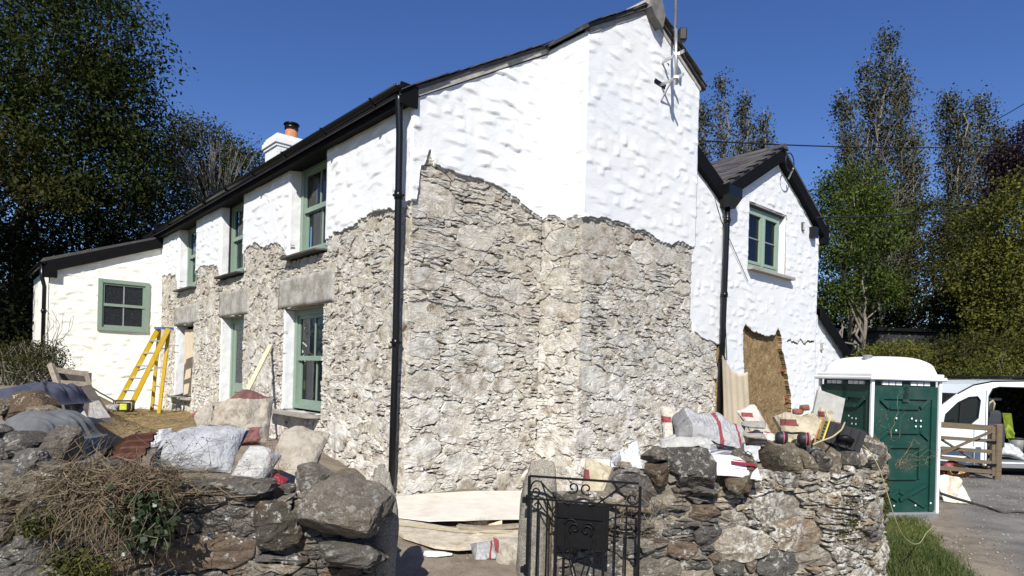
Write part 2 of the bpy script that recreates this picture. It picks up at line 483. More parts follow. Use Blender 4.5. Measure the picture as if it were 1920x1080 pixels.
M['sk_beige'] = sack_mat('beige woven sack', (.40, .36, .285), [(2, .10, .40, (.23, .105, .095), 0, .45, .9), (2, .12, .4, (.19, .045, .05), 0, .45, .56), (2, .84, 1.2, (.17, .08, .07), 0, .4, .85)], tint=(.2, .155, .11), rough=.85)
M['sk_white'] = sack_mat('white film sack', (.40, .41, .42), [(2, .1, .3, (.62, .56, .2), 0, .0, .1)], tint=(.24, .25, .26))
M['sk_white2'] = sack_mat('white printed sack', (.48, .48, .45), text=(2, .1, .5, 0, .55, .9, 17), tint=(.33, .32, .29))
M['sk_tan'] = sack_mat('tan woven sack', (.40, .365, .30), [(2, .55, .9, (.26, .06, .06), 0, .0, .16)], tint=(.25, .21, .16), rough=.9)
M['sk_grey'] = sack_mat('grey plaster sack', (.38, .38, .38), [(0, .62, .68, RED, 1, -.2, 1.2), (0, -.1, .22, (.20, .195, .19), 1, -1, 2)], text=(0, .26, .6, 1, .05, .95, 22), tint=(.36, .36, .36))
M['sk_redwhite'] = sack_mat('white sack with red bands', (.56, .52, .45), [(2, .66, .78, (.24, .05, .055), 0, .1, .4), (2, .1, .3, RED, 0, .4, 1.1)], tint=(.33, .28, .21))
M['sk_pack'] = sack_mat('white packet', (.74, .74, .74), [(2, .0, .0, RED, 0, .0, .0)], rough=.5, bump=.003)
M['sk_cream'] = sack_mat('cream woven sack', (.48, .43, .31), [(2, .6, .8, (.17, .05, .05), 0, .05, .3), (2, .1, .4, (.25, .05, .05), 0, .7, 1.1)], tint=(.32, .27, .18), rough=.8)
M['sk_film'] = sack_mat('white plastic film', (.52, .54, .55), rough=.35)
M['redprint'] = simple('red print', (.20, .02, .03), .5, .1)
M['inkprint'] = simple('dark ink', (.03, .03, .04), .6)

# vegetation
def leaf_mat(name, cols, tr=.25, rough=.55, spec=.35):
    n = NT(name); k = len(cols)
    c = n.ramp(n.g.outputs['Random Per Island'], [(i / k, x) for i, x in enumerate(cols)])
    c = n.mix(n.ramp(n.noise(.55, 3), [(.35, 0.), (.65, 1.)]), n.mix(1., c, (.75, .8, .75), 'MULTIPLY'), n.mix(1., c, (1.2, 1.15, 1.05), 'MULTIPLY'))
    n.set(c, rough, 0., spec)
    t = n.new('ShaderNodeBsdfTranslucent'); n.put(t.inputs[0], c)
    ms = n.new('ShaderNodeMixShader'); ms.inputs[0].default_value = tr
    n.t.links.new(n.b.outputs[0], ms.inputs[1]); n.t.links.new(t.outputs[0], ms.inputs[2]); n.t.links.new(ms.outputs[0], n.out.inputs[0])
    return n.m
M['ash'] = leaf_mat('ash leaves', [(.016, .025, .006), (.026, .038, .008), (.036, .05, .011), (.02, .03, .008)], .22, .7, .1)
M['dark'] = leaf_mat('dark leaves', [(.008, .013, .006), (.013, .02, .008), (.022, .026, .009), (.011, .017, .007)], .2, .7, .08)  # leaf colour set near black to carry the shade under the trees
M['olive'] = leaf_mat('olive leaves', [(.034, .036, .010), (.052, .05, .013), (.068, .062, .016), (.034, .042, .011)], .25, .7, .1)
M['poplar'] = leaf_mat('poplar leaves', [(.036, .042, .018), (.058, .062, .026), (.08, .076, .034), (.028, .032, .015)], .12, .6, .2)
M['bush'] = leaf_mat('green leaves', [(.045, .072, .014), (.07, .1, .02), (.092, .118, .025), (.038, .06, .012)], .25, .7, .1)
M['yellowgreen'] = leaf_mat('yellow green leaves', [(.07, .08, .015), (.1, .104, .021), (.125, .115, .026), (.05, .062, .012)], .25, .7, .1)
M['yellowleaf'] = leaf_mat('yellowing leaves', [(.12, .11, .02), (.16, .14, .03), (.08, .09, .02)])
M['purple'] = leaf_mat('purple leaves', [(.025, .012, .016), (.04, .018, .022), (.016, .009, .012)])
M['ivy'] = leaf_mat('ivy leaves', [(.012, .022, .01), (.02, .034, .014), (.03, .045, .02)], .1, .4, .5)
M['grass'] = leaf_mat('grass blades', [(.06, .10, .015), (.09, .14, .025), (.12, .15, .04), (.05, .085, .015), (.16, .15, .06)], .3)
M['dry'] = leaf_mat('dry stems', [(.15, .115, .08), (.21, .17, .12), (.09, .07, .05), (.26, .215, .155), (.065, .05, .035)], .05, .9, .1)
M['straw'] = leaf_mat('straw', [(.34, .25, .10), (.42, .32, .15), (.25, .17, .07)], .05, .8)
M['redtwig'] = simple('red brown twig', (.13, .055, .04), .8, .3)
M['mossy'] = leaf_mat('moss tufts', [(.05, .055, .012), (.085, .085, .02), (.035, .04, .01)], .1, .9, .1)
M['bark'] = simple('dark bark', (.10, .085, .065), .95, .35, 5, bump=.02, bf=25)
M['palebark'] = simple('pale bark', (.17, .15, .12), .9, .35, 3, bump=.015, bf=25)
M['deadtwig'] = simple('grey dead twigs', (.17, .15, .125), .9, .25, 3)
# ---------------------------------------------------------------- wall building
class Plane:
    """wall frame: u along the wall, w up, d out of the face"""
    def __init__(s, o, u, nrm): s.o = np.array(o); s.u = np.array(u); s.n = np.array(nrm); s.flip = (s.u[1]*s.n[0] - s.u[0]*s.n[1]) < 0
    def __call__(s, u, w, d):
        u = np.asarray(u, float); w = np.asarray(w, float); d = np.asarray(d, float) + 0*u
        return np.stack([s.o[0] + s.u[0]*u + s.n[0]*d, s.o[1] + s.u[1]*u + s.n[1]*d, w + 0*u], -1)

class Path:
    """the same for a wall that follows a polyline"""
    def __init__(s, pts, side=1):
        p = np.array(pts, float)
        # smooth the line
        t = np.r_[0, np.cumsum(np.hypot(*np.diff(p, axis=0).T))]
        tt = np.linspace(0, t[-1], 200)
        q = np.stack([np.interp(tt, t, p[:, 0]), np.interp(tt, t, p[:, 1])], 1)
        for _ in range(60): q[1:-1] = q[1:-1]*.5 + (q[2:] + q[:-2])*.25
        s.q = q; s.t = np.r_[0, np.cumsum(np.hypot(*np.diff(q, axis=0).T))]; s.L = s.t[-1]
        g = np.gradient(q, axis=0); g /= np.hypot(g[:, 0], g[:, 1])[:, None]
        s.nrm = np.stack([g[:, 1], -g[:, 0]], 1) * side; s.flip = side < 0
    def __call__(s, u, w, d):
        u = np.asarray(u, float); d = np.asarray(d, float) + 0*u
        f = lambda a: np.interp(u, s.t, a)
        return np.stack([f(s.q[:, 0]) + f(s.nrm[:, 0])*d, f(s.q[:, 1]) + f(s.nrm[:, 1])*d, np.asarray(w, float) + 0*u], -1)

def clip(poly, a, b, c):                       # keep a*x+b*y <= c
    out = []; n = len(poly)
    for i in range(n):
        p = poly[i]; q = poly[(i+1) % n]
        dp = a*p[0] + b*p[1] - c; dq = a*q[0] + b*q[1] - c
        if dp <= 0: out.append(p)
        if (dp < 0) != (dq < 0) and abs(dp - dq) > 1e-12:
            t = dp / (dp - dq); out.append((p[0] + (q[0]-p[0])*t, p[1] + (q[1]-p[1])*t))
    return out

def rubble(u0, u1, w0, w1, radii, asp, seed, inside, rects=(), fixed=(), gap=.006, tight=.84, jit=.010, split=.0, cut=.12, thick=.05):
    """irregular stones fitted together: large ones first, small ones in what is left. Returns outlines in (u, w)."""
    rng = np.random.default_rng(seed)
    S = np.zeros((0, 3))
    for (u, w, r) in fixed: S = np.vstack([S, (u/asp, w, r)])
    for r0, r1, tries in radii:
        U = rng.uniform(u0, u1, tries); W = rng.uniform(w0, w1, tries); Rr = rng.uniform(r0, r1, tries)
        for u, w, r in zip(U, W, Rr):
            if not inside(u, w): continue
            x = u/asp
            if len(S):
                d = np.hypot(S[:, 0] - x, S[:, 1] - w)
                if (d < (S[:, 2] + r)*tight).any(): continue
            S = np.vstack([S, (x, w, r)])
    out = []
    P = S[:, :2]; R2 = S[:, 2]**2
    for i in range(len(S)):
        d2 = ((P - P[i])**2).sum(1)
        nb = np.argsort(d2 - R2)[:34]
        poly = [(u0/asp, w0), (u1/asp, w0), (u1/asp, w1), (u0/asp, w1)]
        for j in nb:
            if j == i: continue
            a, b = 2*(P[j] - P[i]); c = (P[j]**2).sum() - (P[i]**2).sum() - R2[j] + R2[i]
            L = math.hypot(a, b)
            poly = clip(poly, a, b, c - gap*L)
            if len(poly) < 3: break
        if len(poly) < 3: continue
        x, w = P[i]
        for (a0, a1, b0, b1) in rects:         # keep clear of openings
            a0, a1 = a0/asp, a1/asp
            e = [(a0 - x, (1, 0, a0)), (x - a1, (-1, 0, -a1)), (b0 - w, (0, 1, b0)), (w - b1, (0, -1, -b1))]
            k = max(e, key=lambda q: q[0])
            if min(p[0] for p in poly) < a1 and max(p[0] for p in poly) > a0 and min(p[1] for p in poly) < b1 and max(p[1] for p in poly) > b0:
                poly = clip(poly, *k[1])
                if len(poly) < 3: break
        if len(poly) < 3: continue
        p = np.array(poly); p[:, 0] *= asp
        # limit the reach of cells on the edge of the stonework
        c = np.array([P[i, 0]*asp, P[i, 1]]); m = S[i, 2]*np.array([asp, 1])*1.75
        p = np.clip(p, c - m, c + m)
        pieces = [p]
        hgt = np.ptp(p[:, 1])
        if hgt > thick*1.7 and rng.random() < split*(1.6 if S[i, 2] < .1 else .5):   # bedded stone: thin layers
            k = int(np.clip(hgt/thick*rng.uniform(.7, 1.1), 2, 6)); cuts = np.linspace(p[:, 1].min(), p[:, 1].max(), k+1)[1:-1] + rng.normal(0, thick*.12, k-1)
            pieces = []; sl = rng.normal(0, .07); rest = [tuple(x) for x in p]
            for cw in cuts:
                b0 = cw - sl*c[0] ; g_ = rng.uniform(.001, .006)
                lo_ = clip(rest, -sl, 1, b0 - g_); rest = clip(rest, sl, -1, -(b0 + g_))
                if len(lo_) > 2: pieces.append(np.array(lo_))
                if len(rest) < 3: break
            if len(rest) > 2: pieces.append(np.array(rest))
        for p in pieces:
            q = []
            for k in range(len(p)):                # cut the corners
                a_, b_ = p[k], p[(k+1) % len(p)]
                q += [a_*(1-cut) + b_*cut, a_*cut + b_*(1-cut)]
            q = np.array(q)
            area = .5*abs(np.dot(q[:, 0], np.roll(q[:, 1], 1)) - np.dot(q[:, 1], np.roll(q[:, 0], 1)))
            if area < .0006: continue
            per = np.r_[0, np.cumsum(np.hypot(*(np.roll(q, -1, 0) - q).T))]
            n = int(np.clip(per[-1]/.03, 9, 34))
            tt = np.linspace(0, per[-1], n, endpoint=False)
            qq = np.vstack([q, q[:1]])
            o = np.stack([np.interp(tt, per, qq[:, 0]), np.interp(tt, per, qq[:, 1])], 1)
            jj = min(jit, .16*math.sqrt(area))
            o += np.stack([fbm(o[:, 0], o[:, 1], 13, seed, 2), fbm(o[:, 0], o[:, 1], 13, seed+31, 2)], 1)*jj*4 + np.stack([fbm(o[:, 0], o[:, 1], 37, seed+3, 1), fbm(o[:, 0], o[:, 1], 37, seed+37, 1)], 1)*jj*1.6 + rng.normal(0, jj*.35, o.shape)
            out.append((o, area))
    return out

def stone(o, h, mp, rng, rough=.006, tilt=.0, deep=.06, dome=0.):
    """one laid stone from its outline"""
    n = len(o); c = o.mean(0); V = []; F = []
    tu, tw = rng.normal(0, tilt, 2)
    sd = int(rng.integers(1, 99999))
    size = math.sqrt(np.ptp(o[:, 0])*np.ptp(o[:, 1]))
    for k, (sc, dd) in enumerate([(1., -deep), (1., h*.45), (.965, h*.92), (.78, h + dome*.4), (.42, h + dome)]):
        r = c + (o - c)*sc
        d = dd + (r[:, 0]-c[0])*tu + (r[:, 1]-c[1])*tw
        if k: d = d + fbm(r[:, 0], r[:, 1]*1.7, 12, sd, 3)*rough*3.2 + rng.normal(0, rough*.25, n)*(k > 1)
        if k == 1: d = np.minimum(d, h*.7)
        V.append(mp(r[:, 0], r[:, 1], d))
    V.append(mp(np.array([c[0]]), np.array([c[1]]), np.array([h + dome + rng.normal(0, rough)])))
    for k in range(4):
        for i in range(n):
            j = (i+1) % n; q = (k*n+i, k*n+j, (k+1)*n+j, (k+1)*n+i)
            F.append(q[::-1] if mp.flip else q)
    for i in range(n):
        q = (4*n+i, 4*n+(i+1) % n, 5*n); F.append(q[::-1] if mp.flip else q)
    return np.vstack(V), F

def stones_obj(name, L, mat, parent):
    """stones (V, F) as one object; remembers which vertices are at the joints"""
    V, F = merge(L) if len(L) > 1 else L[0]
    o = obj(name, V, F, mat, parent, False)
    e = []
    for v, f in L:
        n = (len(v) - 1)//5; e += [1.]*(2*n) + [.75]*n + [.12]*n + [0.]*n + [0.]
    o.data.attributes.new('edge', 'FLOAT', 'POINT').data.foreach_set('value', np.array(e, dtype=np.float32))
    return o

def orient(o):                                 # counter-clockwise
    a = np.dot(o[:, 0], np.roll(o[:, 1], -1)) - np.dot(o[:, 1], np.roll(o[:, 0], -1))
    return o if a > 0 else o[::-1]

def grid_mesh(name, mp, U, W, D, mat, parent, keep=None, smooth=True, skirt=0., Wc=None, smat=None):
    """sheet over a (U, W) lattice with relief D; keep drops cells, skirt turns free edges back"""
    nu, nw = len(U), len(W)
    UU, WW = np.meshgrid(U, W, indexing='ij')
    if Wc is not None: WW = Wc
    V = mp(UU.ravel(), WW.ravel(), D.ravel())
    i = np.arange(nu*nw).reshape(nu, nw)
    Q = np.stack([i[:-1, :-1], i[1:, :-1], i[1:, 1:], i[:-1, 1:]], -1)
    k = np.ones((nu-1, nw-1), bool) if keep is None else keep
    Q = Q[k]
    if mp.flip: Q = Q[:, ::-1]
    nq = len(Q)
    if skirt:
        E = np.vstack([Q[:, [a, (a+1) % 4]] for a in range(4)])
        lo = np.minimum(E[:, 0], E[:, 1]); hi = np.maximum(E[:, 0], E[:, 1])
        key = lo.astype(np.int64)*(nu*nw) + hi
        _, inv, cnt = np.unique(key, return_inverse=True, return_counts=True)
        E = E[cnt[inv] == 1]
        b = mp(UU.ravel(), WW.ravel(), D.ravel()*0 - skirt)
        n0 = len(V); V = np.vstack([V, b])
        Q = np.vstack([Q, np.stack([E[:, 1], E[:, 0], E[:, 0] + n0, E[:, 1] + n0], -1)])
    used = np.unique(Q); re = np.full(len(V), -1); re[used] = np.arange(len(used))
    o = obj(name, V[used], re[Q], mat, parent, smooth)
    if skirt and smat:
        o.data.materials.append(smat); mi = np.zeros(len(Q), dtype=np.int32); mi[nq:] = 1; o.data.polygons.foreach_set('material_index', mi)
    dp = np.r_[D.ravel(), np.full(max(0, len(V) - D.size), -.02)][used]
    at_ = o.data.attributes.new('depth', 'FLOAT', 'POINT'); at_.data.foreach_set('value', dp.astype(np.float32))
    return o

def lumps(UU, WW, U, W, seed, amp=1.):
    """roughcast over rubble: soft bulges with sharp undersides"""
    rng = np.random.default_rng(seed)
    D = fbm(UU, WW, 1.3, seed, 3)*.026*amp + fbm(UU, WW*1.3, 5., seed+5, 4)*.010*amp
    for uc in np.arange(U[0], U[-1], .27):
        for wc in np.arange(W[0], W[-1], .185):
            if rng.random() > .78: continue
            u = uc + rng.uniform(-.09, .09) + .13*(int(wc*5.4) % 2); w = wc + rng.uniform(-.05, .05)
            wx = rng.uniform(.05, .14); wz = rng.uniform(.06, .12); am = rng.uniform(.007, .024)*amp*rng.uniform(.5, 1.15); tl = rng.normal(0, .14); dr = rng.uniform(.012, .03)
            i0, i1 = np.searchsorted(U, [u - 3*wx, u + 3*wx]); j0, j1 = np.searchsorted(W, [w - .1, w + 2.6*wz])
            if i1 <= i0 or j1 <= j0: continue
            du = UU[i0:i1, j0:j1] - u; dw = WW[i0:i1, j0:j1] - w - tl*du
            D[i0:i1, j0:j1] += am*np.exp(-np.abs(du/wx)**3)*np.where(dw > 0, np.exp(-(np.maximum(dw, 0)/wz)**2), sstep(-dr, 0, dw - .03*fbm(UU[i0:i1, j0:j1], WW[i0:i1, j0:j1], 18, seed, 2)))
    return D

def axis(lo, hi, res, extra=()):
    x = list(np.linspace(lo, hi, max(2, int((hi-lo)/res)+1)))
    for e in extra:
        if lo < e < hi: x[int(np.argmin([abs(t-e) for t in x]))] = e
    return np.array(sorted(set(x)))

def render_sheet(mp, u0, u1, lo, hi, parent, seed, rects=(), hole=None, res=.02, proud=.045, amp=1., mat='render', name='render_coat', thick=.06, smat='render'):
    """coat of roughcast from the ragged lower edge lo(u) to hi(u)"""
    U = axis(u0, u1, res, [e for r in rects for e in r[:2]])
    L = np.array([lo(u) for u in U]); H = np.array([hi(u) for u in U])
    W = axis(L.min(), H.max(), res, [e for r in rects for e in r[2:]])
    UU, WW = np.meshgrid(U, W, indexing='ij')
    Wc = np.clip(WW, L[:, None], H[:, None])
    D = lumps(UU, Wc, U, W, seed, amp) + proud
    a = Wc[:-1, 1:] - Wc[:-1, :-1]; b = Wc[1:, 1:] - Wc[1:, :-1]
    keep = (a > 1e-5) | (b > 1e-5)
    uc = (U[:-1] + U[1:])/2; wc = (W[:-1] + W[1:])/2
    UC, WC = np.meshgrid(uc, wc, indexing='ij')
    for r in rects: keep &= ~((UC > r[0]) & (UC < r[1]) & (WC > r[2]) & (WC < r[3]))
    if hole is not None: keep &= ~hole(UC, WC)
    return grid_mesh(name, mp, U, W, D, M[mat], parent, keep, True, thick, Wc, M[smat])

def ragged(pts, seed, amp=.05):
    xs = [p[0] for p in pts]; ys = [p[1] for p in pts]
    def f(u):
        b = float(np.interp(u, xs, ys))
        return b + float(fbm(np.array([u]), np.array([seed*1.7]), 7., seed, 4)[0])*amp*2 + float(vn(np.array([u]), np.array([3.3]), 28., seed)[0] - .5)*amp*.75
    return f

def mortar_sheet(mp, u0, u1, w0, hi, parent, seed, name, rects=(), res=.028, base=-.004, pit=.05, thr=.13, mat='mortar', depth=.05, digs=(), amp=1.):
    U = axis(u0, u1, res, [e for r in rects for e in r[:2]])
    H = np.array([hi(u) for u in U]); W = axis(w0, H.max(), res, [e for r in rects for e in r[2:]])
    UU, WW = np.meshgrid(U, W, indexing='ij'); Wc = np.minimum(WW, H[:, None])
    n1 = fbm(UU, WW, 2.2, seed, 3); n2 = fbm(UU*.7, WW*1.6, 11, seed+3, 4)
    D = base + amp*(n1*.022 + n2*.034 + fbm(UU, WW*1.3, 30, seed+7, 2)*.022) - pit*sstep(thr, thr + .1, fbm(UU*.6, WW*1.7, 5.5, seed+9, 3))
    dig(D, U, W, digs)
    keep = (Wc[:-1, 1:] - Wc[:-1, :-1] > 1e-5) | (Wc[1:, 1:] - Wc[1:, :-1] > 1e-5)
    UC, WC = np.meshgrid((U[:-1]+U[1:])/2, (W[:-1]+W[1:])/2, indexing='ij')
    for r in rects: keep &= ~((UC > r[0]) & (UC < r[1]) & (WC > r[2]) & (WC < r[3]))
    return grid_mesh(name, mp, U, W, D, M[mat], parent, keep, False, depth, Wc)

def dig(D, U, W, digs):
    """open joints: rake the mortar out below chosen stones"""
    for (u, w, r, dp) in digs:
        i0, i1 = np.searchsorted(U, [u - r*1.6, u + r*1.6]); j0, j1 = np.searchsorted(W, [w - r, w + r])
        if i1 <= i0 or j1 <= j0: continue
        q = np.hypot((U[i0:i1, None] - u)/1.6, W[None, j0:j1] - w)
        D[i0:i1, j0:j1] = np.minimum(D[i0:i1, j0:j1], -dp*sstep(r, r*.5, q))
def joints(out, rng, prob, dp=.07, shrink=.018):
    """pick stones with an open bed joint; lifts their lower edge and returns where to rake"""
    digs = []; res = []
    for o, ar in out:
        if rng.random() < prob and ar > .002:
            h = np.ptp(o[:, 1]); c = o[:, 1].mean(); lowv = o[:, 1] < c - .18*h
            if rng.random() < .28:
                sd = rng.choice([-1, 1]); cx = o[:, 0].mean(); sel = (o[:, 0] - cx)*sd > .3*np.ptp(o[:, 0])
                for k in np.where(sel)[0]: digs.append((o[k, 0], o[k, 1], .016, dp))
                o = o.copy(); o[sel, 0] -= sd*shrink*.8; res.append((o, ar)); continue
            a, b = (o[:, 0].min(), o[:, 0].max()); x0 = rng.uniform(a, b); x1 = rng.uniform(x0, b + .05)
            sel = lowv & (o[:, 0] > min(x0, (a+b)/2)) & (o[:, 0] < max(x1, (a+b)/2))
            sh = min(shrink*rng.uniform(.5, 1.4), h*.3)
            for k in np.where(sel)[0]:
                digs.append((o[k, 0], o[k, 1], .02, dp))
            o = o.copy(); o[sel, 1] += sh
        res.append((o, ar))
    return res, digs

def rock(c, s, seed, rot=0., cuts=9, rough=.05, res=(22, 14), tilt=(0, 0)):
    """a loose rock: rounded block with flat breaks"""
    rng = np.random.default_rng(seed)
    nu, nv = res
    th = np.linspace(0, 2*math.pi, nu, endpoint=False); ph = np.linspace(-math.pi/2, math.pi/2, nv)
    T, P_ = np.meshgrid(th, ph, indexing='ij')
    sg = lambda x, e: np.sign(x)*np.abs(x)**e
    e = .62
    V = np.stack([sg(np.cos(P_), e)*sg(np.cos(T), e), sg(np.cos(P_), e)*sg(np.sin(T), e), sg(np.sin(P_), e)], -1).reshape(-1, 3)
    for k in range(cuts):
        nn = rng.normal(size=3); nn /= np.linalg.norm(nn)
        q = rng.uniform(.66, .98); dd = V @ nn
        V = V - np.outer(np.maximum(dd - q, 0)*.92, nn)
    sd = int(rng.integers(1, 9999))
    r = 1 + rough*(fbm(V[:, 0]*1.3 + V[:, 2]*.7, V[:, 1] + V[:, 2]*1.9, 3., sd, 4))*2.4 + rough*.5*fbm(V[:, 0]*1.1 + V[:, 2]*.4, V[:, 1]*.8 + V[:, 2]*2.4, 9., sd, 2)
    V = V*r[:, None]*np.array(s)*.5
    R_ = Matrix.Rotation(rot, 3, 'Z') @ Matrix.Rotation(tilt[0], 3, 'X') @ Matrix.Rotation(tilt[1], 3, 'Y')
    V = V @ np.array(R_).T + np.array(c)
    F = []
    for i in range(nu):
        for j in range(nv-1):
            a, b = i*nv+j, ((i+1) % nu)*nv+j
            F.append((a, b, b+1, a+1))
    return V, F
# ---------------------------------------------------------------- cottage
CT = thing('cottage', 'old whitewashed stone cottage with its white render half stripped from the rubble walls', 'cottage', hw(0, 0))
FAC = Plane(C0, A, -B); GAB = Plane(C0, B, -A)
P_BR = .82; T_B0, T_B1 = 2.32, 5.08
BRE = Plane(C0 - A*P_BR, B, -A); RET = Plane(C0 + B*T_B0, -A, -B)
LEN = 13.1; T_R = 7.3
EAVE = 5.36; RIDGE = 7.52; T_RG = 3.68
SLF = (RIDGE - EAVE)/T_RG; SLR = (RIDGE - 5.62)/(T_R - T_RG)
def roofz(t): return EAVE + SLF*t if t < T_RG else RIDGE - SLR*(t - T_RG)
rects = [(2.42, 3.97, 1.06, 2.80), (5.96, 7.34, -1, 2.80), (9.34, 10.88, 1.0, 2.76), (2.36, 3.8, 3.68, 6), (6.03, 7.42, 3.68, 6), (9.19, 10.66, 3.66, 6)]
lint = [(2.08, 4.2, 2.82, 3.32), (5.72, 7.44, 2.82, 3.33), (9.1, 11.0, 2.78, 3.24)]
e_fac = [(0, 3.95), (.1, 3.88), (.33, 3.92), (.7, 3.98), (1.26, 3.93), (1.7, 3.84), (2.1, 3.86), (2.36, 3.78), (3.8, 3.68), (4.0, 3.9), (4.4, 4.02), (4.9, 4.0), (5.3, 4.14), (5.8, 4.12), (6.03, 4.0), (7.42, 3.75), (7.6, 3.95), (8.2, 4.02), (9.0, 4.03), (9.19, 3.95), (10.66, 3.72), (10.9, 4.05), (11.5, 4.14), (12.4, 4.15), (13.1, 4.15)]
e_gab = [(0, 3.98), (.06, 4.0), (.1, 4.42), (.17, 4.47), (.22, 4.66), (.26, 4.64), (.33, 4.5), (.45, 4.47), (.9, 4.47), (1.2, 4.47), (1.5, 4.42), (1.75, 4.36), (1.97, 4.24), (2.2, 4.18), (2.35, 4.16)]
e_ret = [(0, 4.10), (.15, 4.18), (.3, 4.16), (.5, 4.03), (.7, 4.1), (.82, 4.06)]
e_bre = [(2.3, 4.05), (2.55, 4.08), (2.76, 4.13), (3.2, 4.1), (3.5, 4.06), (3.7, 4.1), (3.9, 4.06), (4.06, 3.99), (4.4, 3.98), (4.6, 4.06), (5.1, 4.03)]
e_rear = [(5.0, 3.3), (6.3, 2.95), (6.44, 2.72), (6.7, 2.62), (7.0, 2.56), (7.3, 2.5)]
lo_f, lo_g, lo_r, lo_b, lo_w = (ragged(e, k, a) for e, k, a in ((e_fac, 3, .06), (e_gab, 5, .045), (e_ret, 7, .03), (e_bre, 9, .045), (e_rear, 11, .04)))

# solid core so nothing shines through
mb = MB()
def pris(pts, z0, z1): mb.poly([(x, y, z0) for x, y, _ in pts], (0, 0, z1 - z0))
q = .10
pris([hw(q+.12, q+.25), hw(LEN, q+.25), hw(LEN, T_R-q), hw(q+.12, T_R-q)], -.3, 1.0)
mb.build('core', M['room'], CT)
mb = MB()
for (s0, s1) in ((.12, 2.40), (4.0, 5.94), (7.36, 9.16), (10.9, 12.9)):
    mb.poly([hw(s0, .13, -.3), hw(s1, .13, -.3), hw(s1, .3, -.3), hw(s0, .3, -.3)], (0, 0, 5.5))
for (s0, s1) in ((2.36, 4.0), (5.9, 7.4), (9.1, 10.95)):
    mb.poly([hw(s0, .2, 2.86), hw(s1, .2, 2.86), hw(s1, .32, 2.86), hw(s0, .32, 2.86)], (0, 0, .74))
for (s0, s1, z) in ((2.36, 4.0, 1.02), (9.3, 10.95, .95)):
    mb.poly([hw(s0, .13, -.3), hw(s1, .13, -.3), hw(s1, .3, -.3), hw(s0, .3, -.3)], (0, 0, z + .3))
g = [hw(.12, t, z) for t, z in ((.31, -.3), (T_R - .1, -.3), (T_R - .1, roofz(T_R) - .15), (T_RG, RIDGE - .15), (.31, roofz(.31) - .15))]
mb.poly(g, (A[0]*.25, A[1]*.25, 0))
mb.poly([hw(-P_BR + .1, T_B0 + .1, -.3), hw(-P_BR + .1, T_B1 - .1, -.3), hw(.1, T_B1 - .1, -.3), hw(.1, T_B0 + .1, -.3)], (0, 0, 6.5))
mb.build('wall_core', M['room'], CT)

# rubble, stone by stone
STONES = []          # (size in the picture, V, F, parent)
def lay(mp, parent, outl, rng, hmin=.0, hmax=.026, rough=.006, deep=.07, dome=0., tilt=.02):
    for o, ar in outl:
        o = orient(o); h = rng.uniform(hmin, hmax)
        V, F = stone(o, h, mp, rng, rough, tilt, deep, dome)
        c = V.mean(0); d = max(c[1], 1)
        STONES.append((math.sqrt(ar)*FOC/d, V, F, parent))
rng = np.random.default_rng(4)
rects_f = rects[:3] + [(a, b, 3.6, 6) for a, b, _, _ in rects[3:]]
out = rubble(0, 12.7, -.1, 4.5, [(.16, .24, 160), (.09, .13, 600), (.05, .08, 3000), (.03, .046, 3600)], 1.5, 5,
             lambda u, w: w < lo_f(u) + .1 and not any(r[0]-.01 < u < r[1]+.01 and r[2] < w < r[3] for r in rects_f + lint),
             rects_f + lint, [(.26, .45, .2), (.2, .95, .19), (.3, 1.45, .2), (.2, 1.95, .18), (.28, 2.5, .2), (.2, 3.0, .18), (.25, 3.5, .18), (1.7, 2.25, .24)], gap=.003, split=.35, jit=.015)
out, dg = joints(out, rng, .6, .07, .016)
fw = mortar_sheet(FAC, 0, LEN, -.2, lambda u: min(lo_f(u) + .15, 4.5), CT, 21, 'front_wall', rects_f, base=.003, thr=.2, digs=dg, res=.024, amp=1.25)
lay(FAC, fw, out, rng, -.006, .026, .009)
out = rubble(0, T_B0, -.2, 4.7, [(.14, .18, 16), (.09, .12, 90), (.048, .075, 1900), (.028, .042, 2600)], 1.9, 8, lambda u, w: w < lo_g(u) + .08, (),
             [(.24, .35, .14), (.28, .78, .16), (.24, 1.22, .15), (.28, 1.66, .16), (.24, 2.1, .14), (.3, 2.55, .17), (.26, 3.0, .15), (.36, 3.5, .19), (.3, 4.05, .22), (1.05, 3.65, .17), (.9, 2.9, .13)], gap=.002, split=.4, jit=.012)
out, dg = joints(out, rng, .48, .09, .018)
gw = mortar_sheet(GAB, 0, T_B0, -.3, lambda u: min(lo_g(u) + .12, 4.8), CT, 31, 'gable_wall', thr=.2, digs=dg, res=.02, base=-.003, amp=.85)
lay(GAB, gw, out, rng, -.008, .022, .008)
out = rubble(0, P_BR, -.2, 4.3, [(.12, .16, 20), (.07, .11, 200), (.045, .065, 500), (.03, .042, 600)], 1.7, 12, lambda u, w: w < lo_r(u) + .08, (), [(.6, .5, .15), (.6, 1.5, .17), (.6, 2.7, .15), (.4, 3.75, .2)], gap=.002, split=.35, jit=.012)
out, dg = joints(out, rng, .5, .08, .015)
rw = mortar_sheet(RET, 0, P_BR, -.3, lambda u: min(lo_r(u) + .1, 4.4), CT, 41, 'chimney_breast_side', thr=.22, digs=dg, res=.02, base=-.004, amp=.85)
lay(RET, rw, out, rng, -.008, .02, .008)
out = rubble(T_B0, T_B1, -.2, 4.35, [(.13, .17, 14), (.085, .115, 120), (.046, .072, 2200), (.028, .042, 2800)], 1.8, 15, lambda u, w: w < lo_b(u) + .08, (),
             [(2.62, 3.82, .26), (2.6, 3.3, .19), (3.3, 3.45, .19), (3.75, 3.75, .19), (4.3, 3.8, .2), (4.15, 3.4, .2), (4.85, 3.75, .16), (2.6, 1.75, .2), (2.5, .9, .15), (2.52, 2.5, .14), (4.85, 3.3, .14)], gap=.002, split=.35, jit=.012)
out, dg = joints(out, rng, .46, .09, .017)
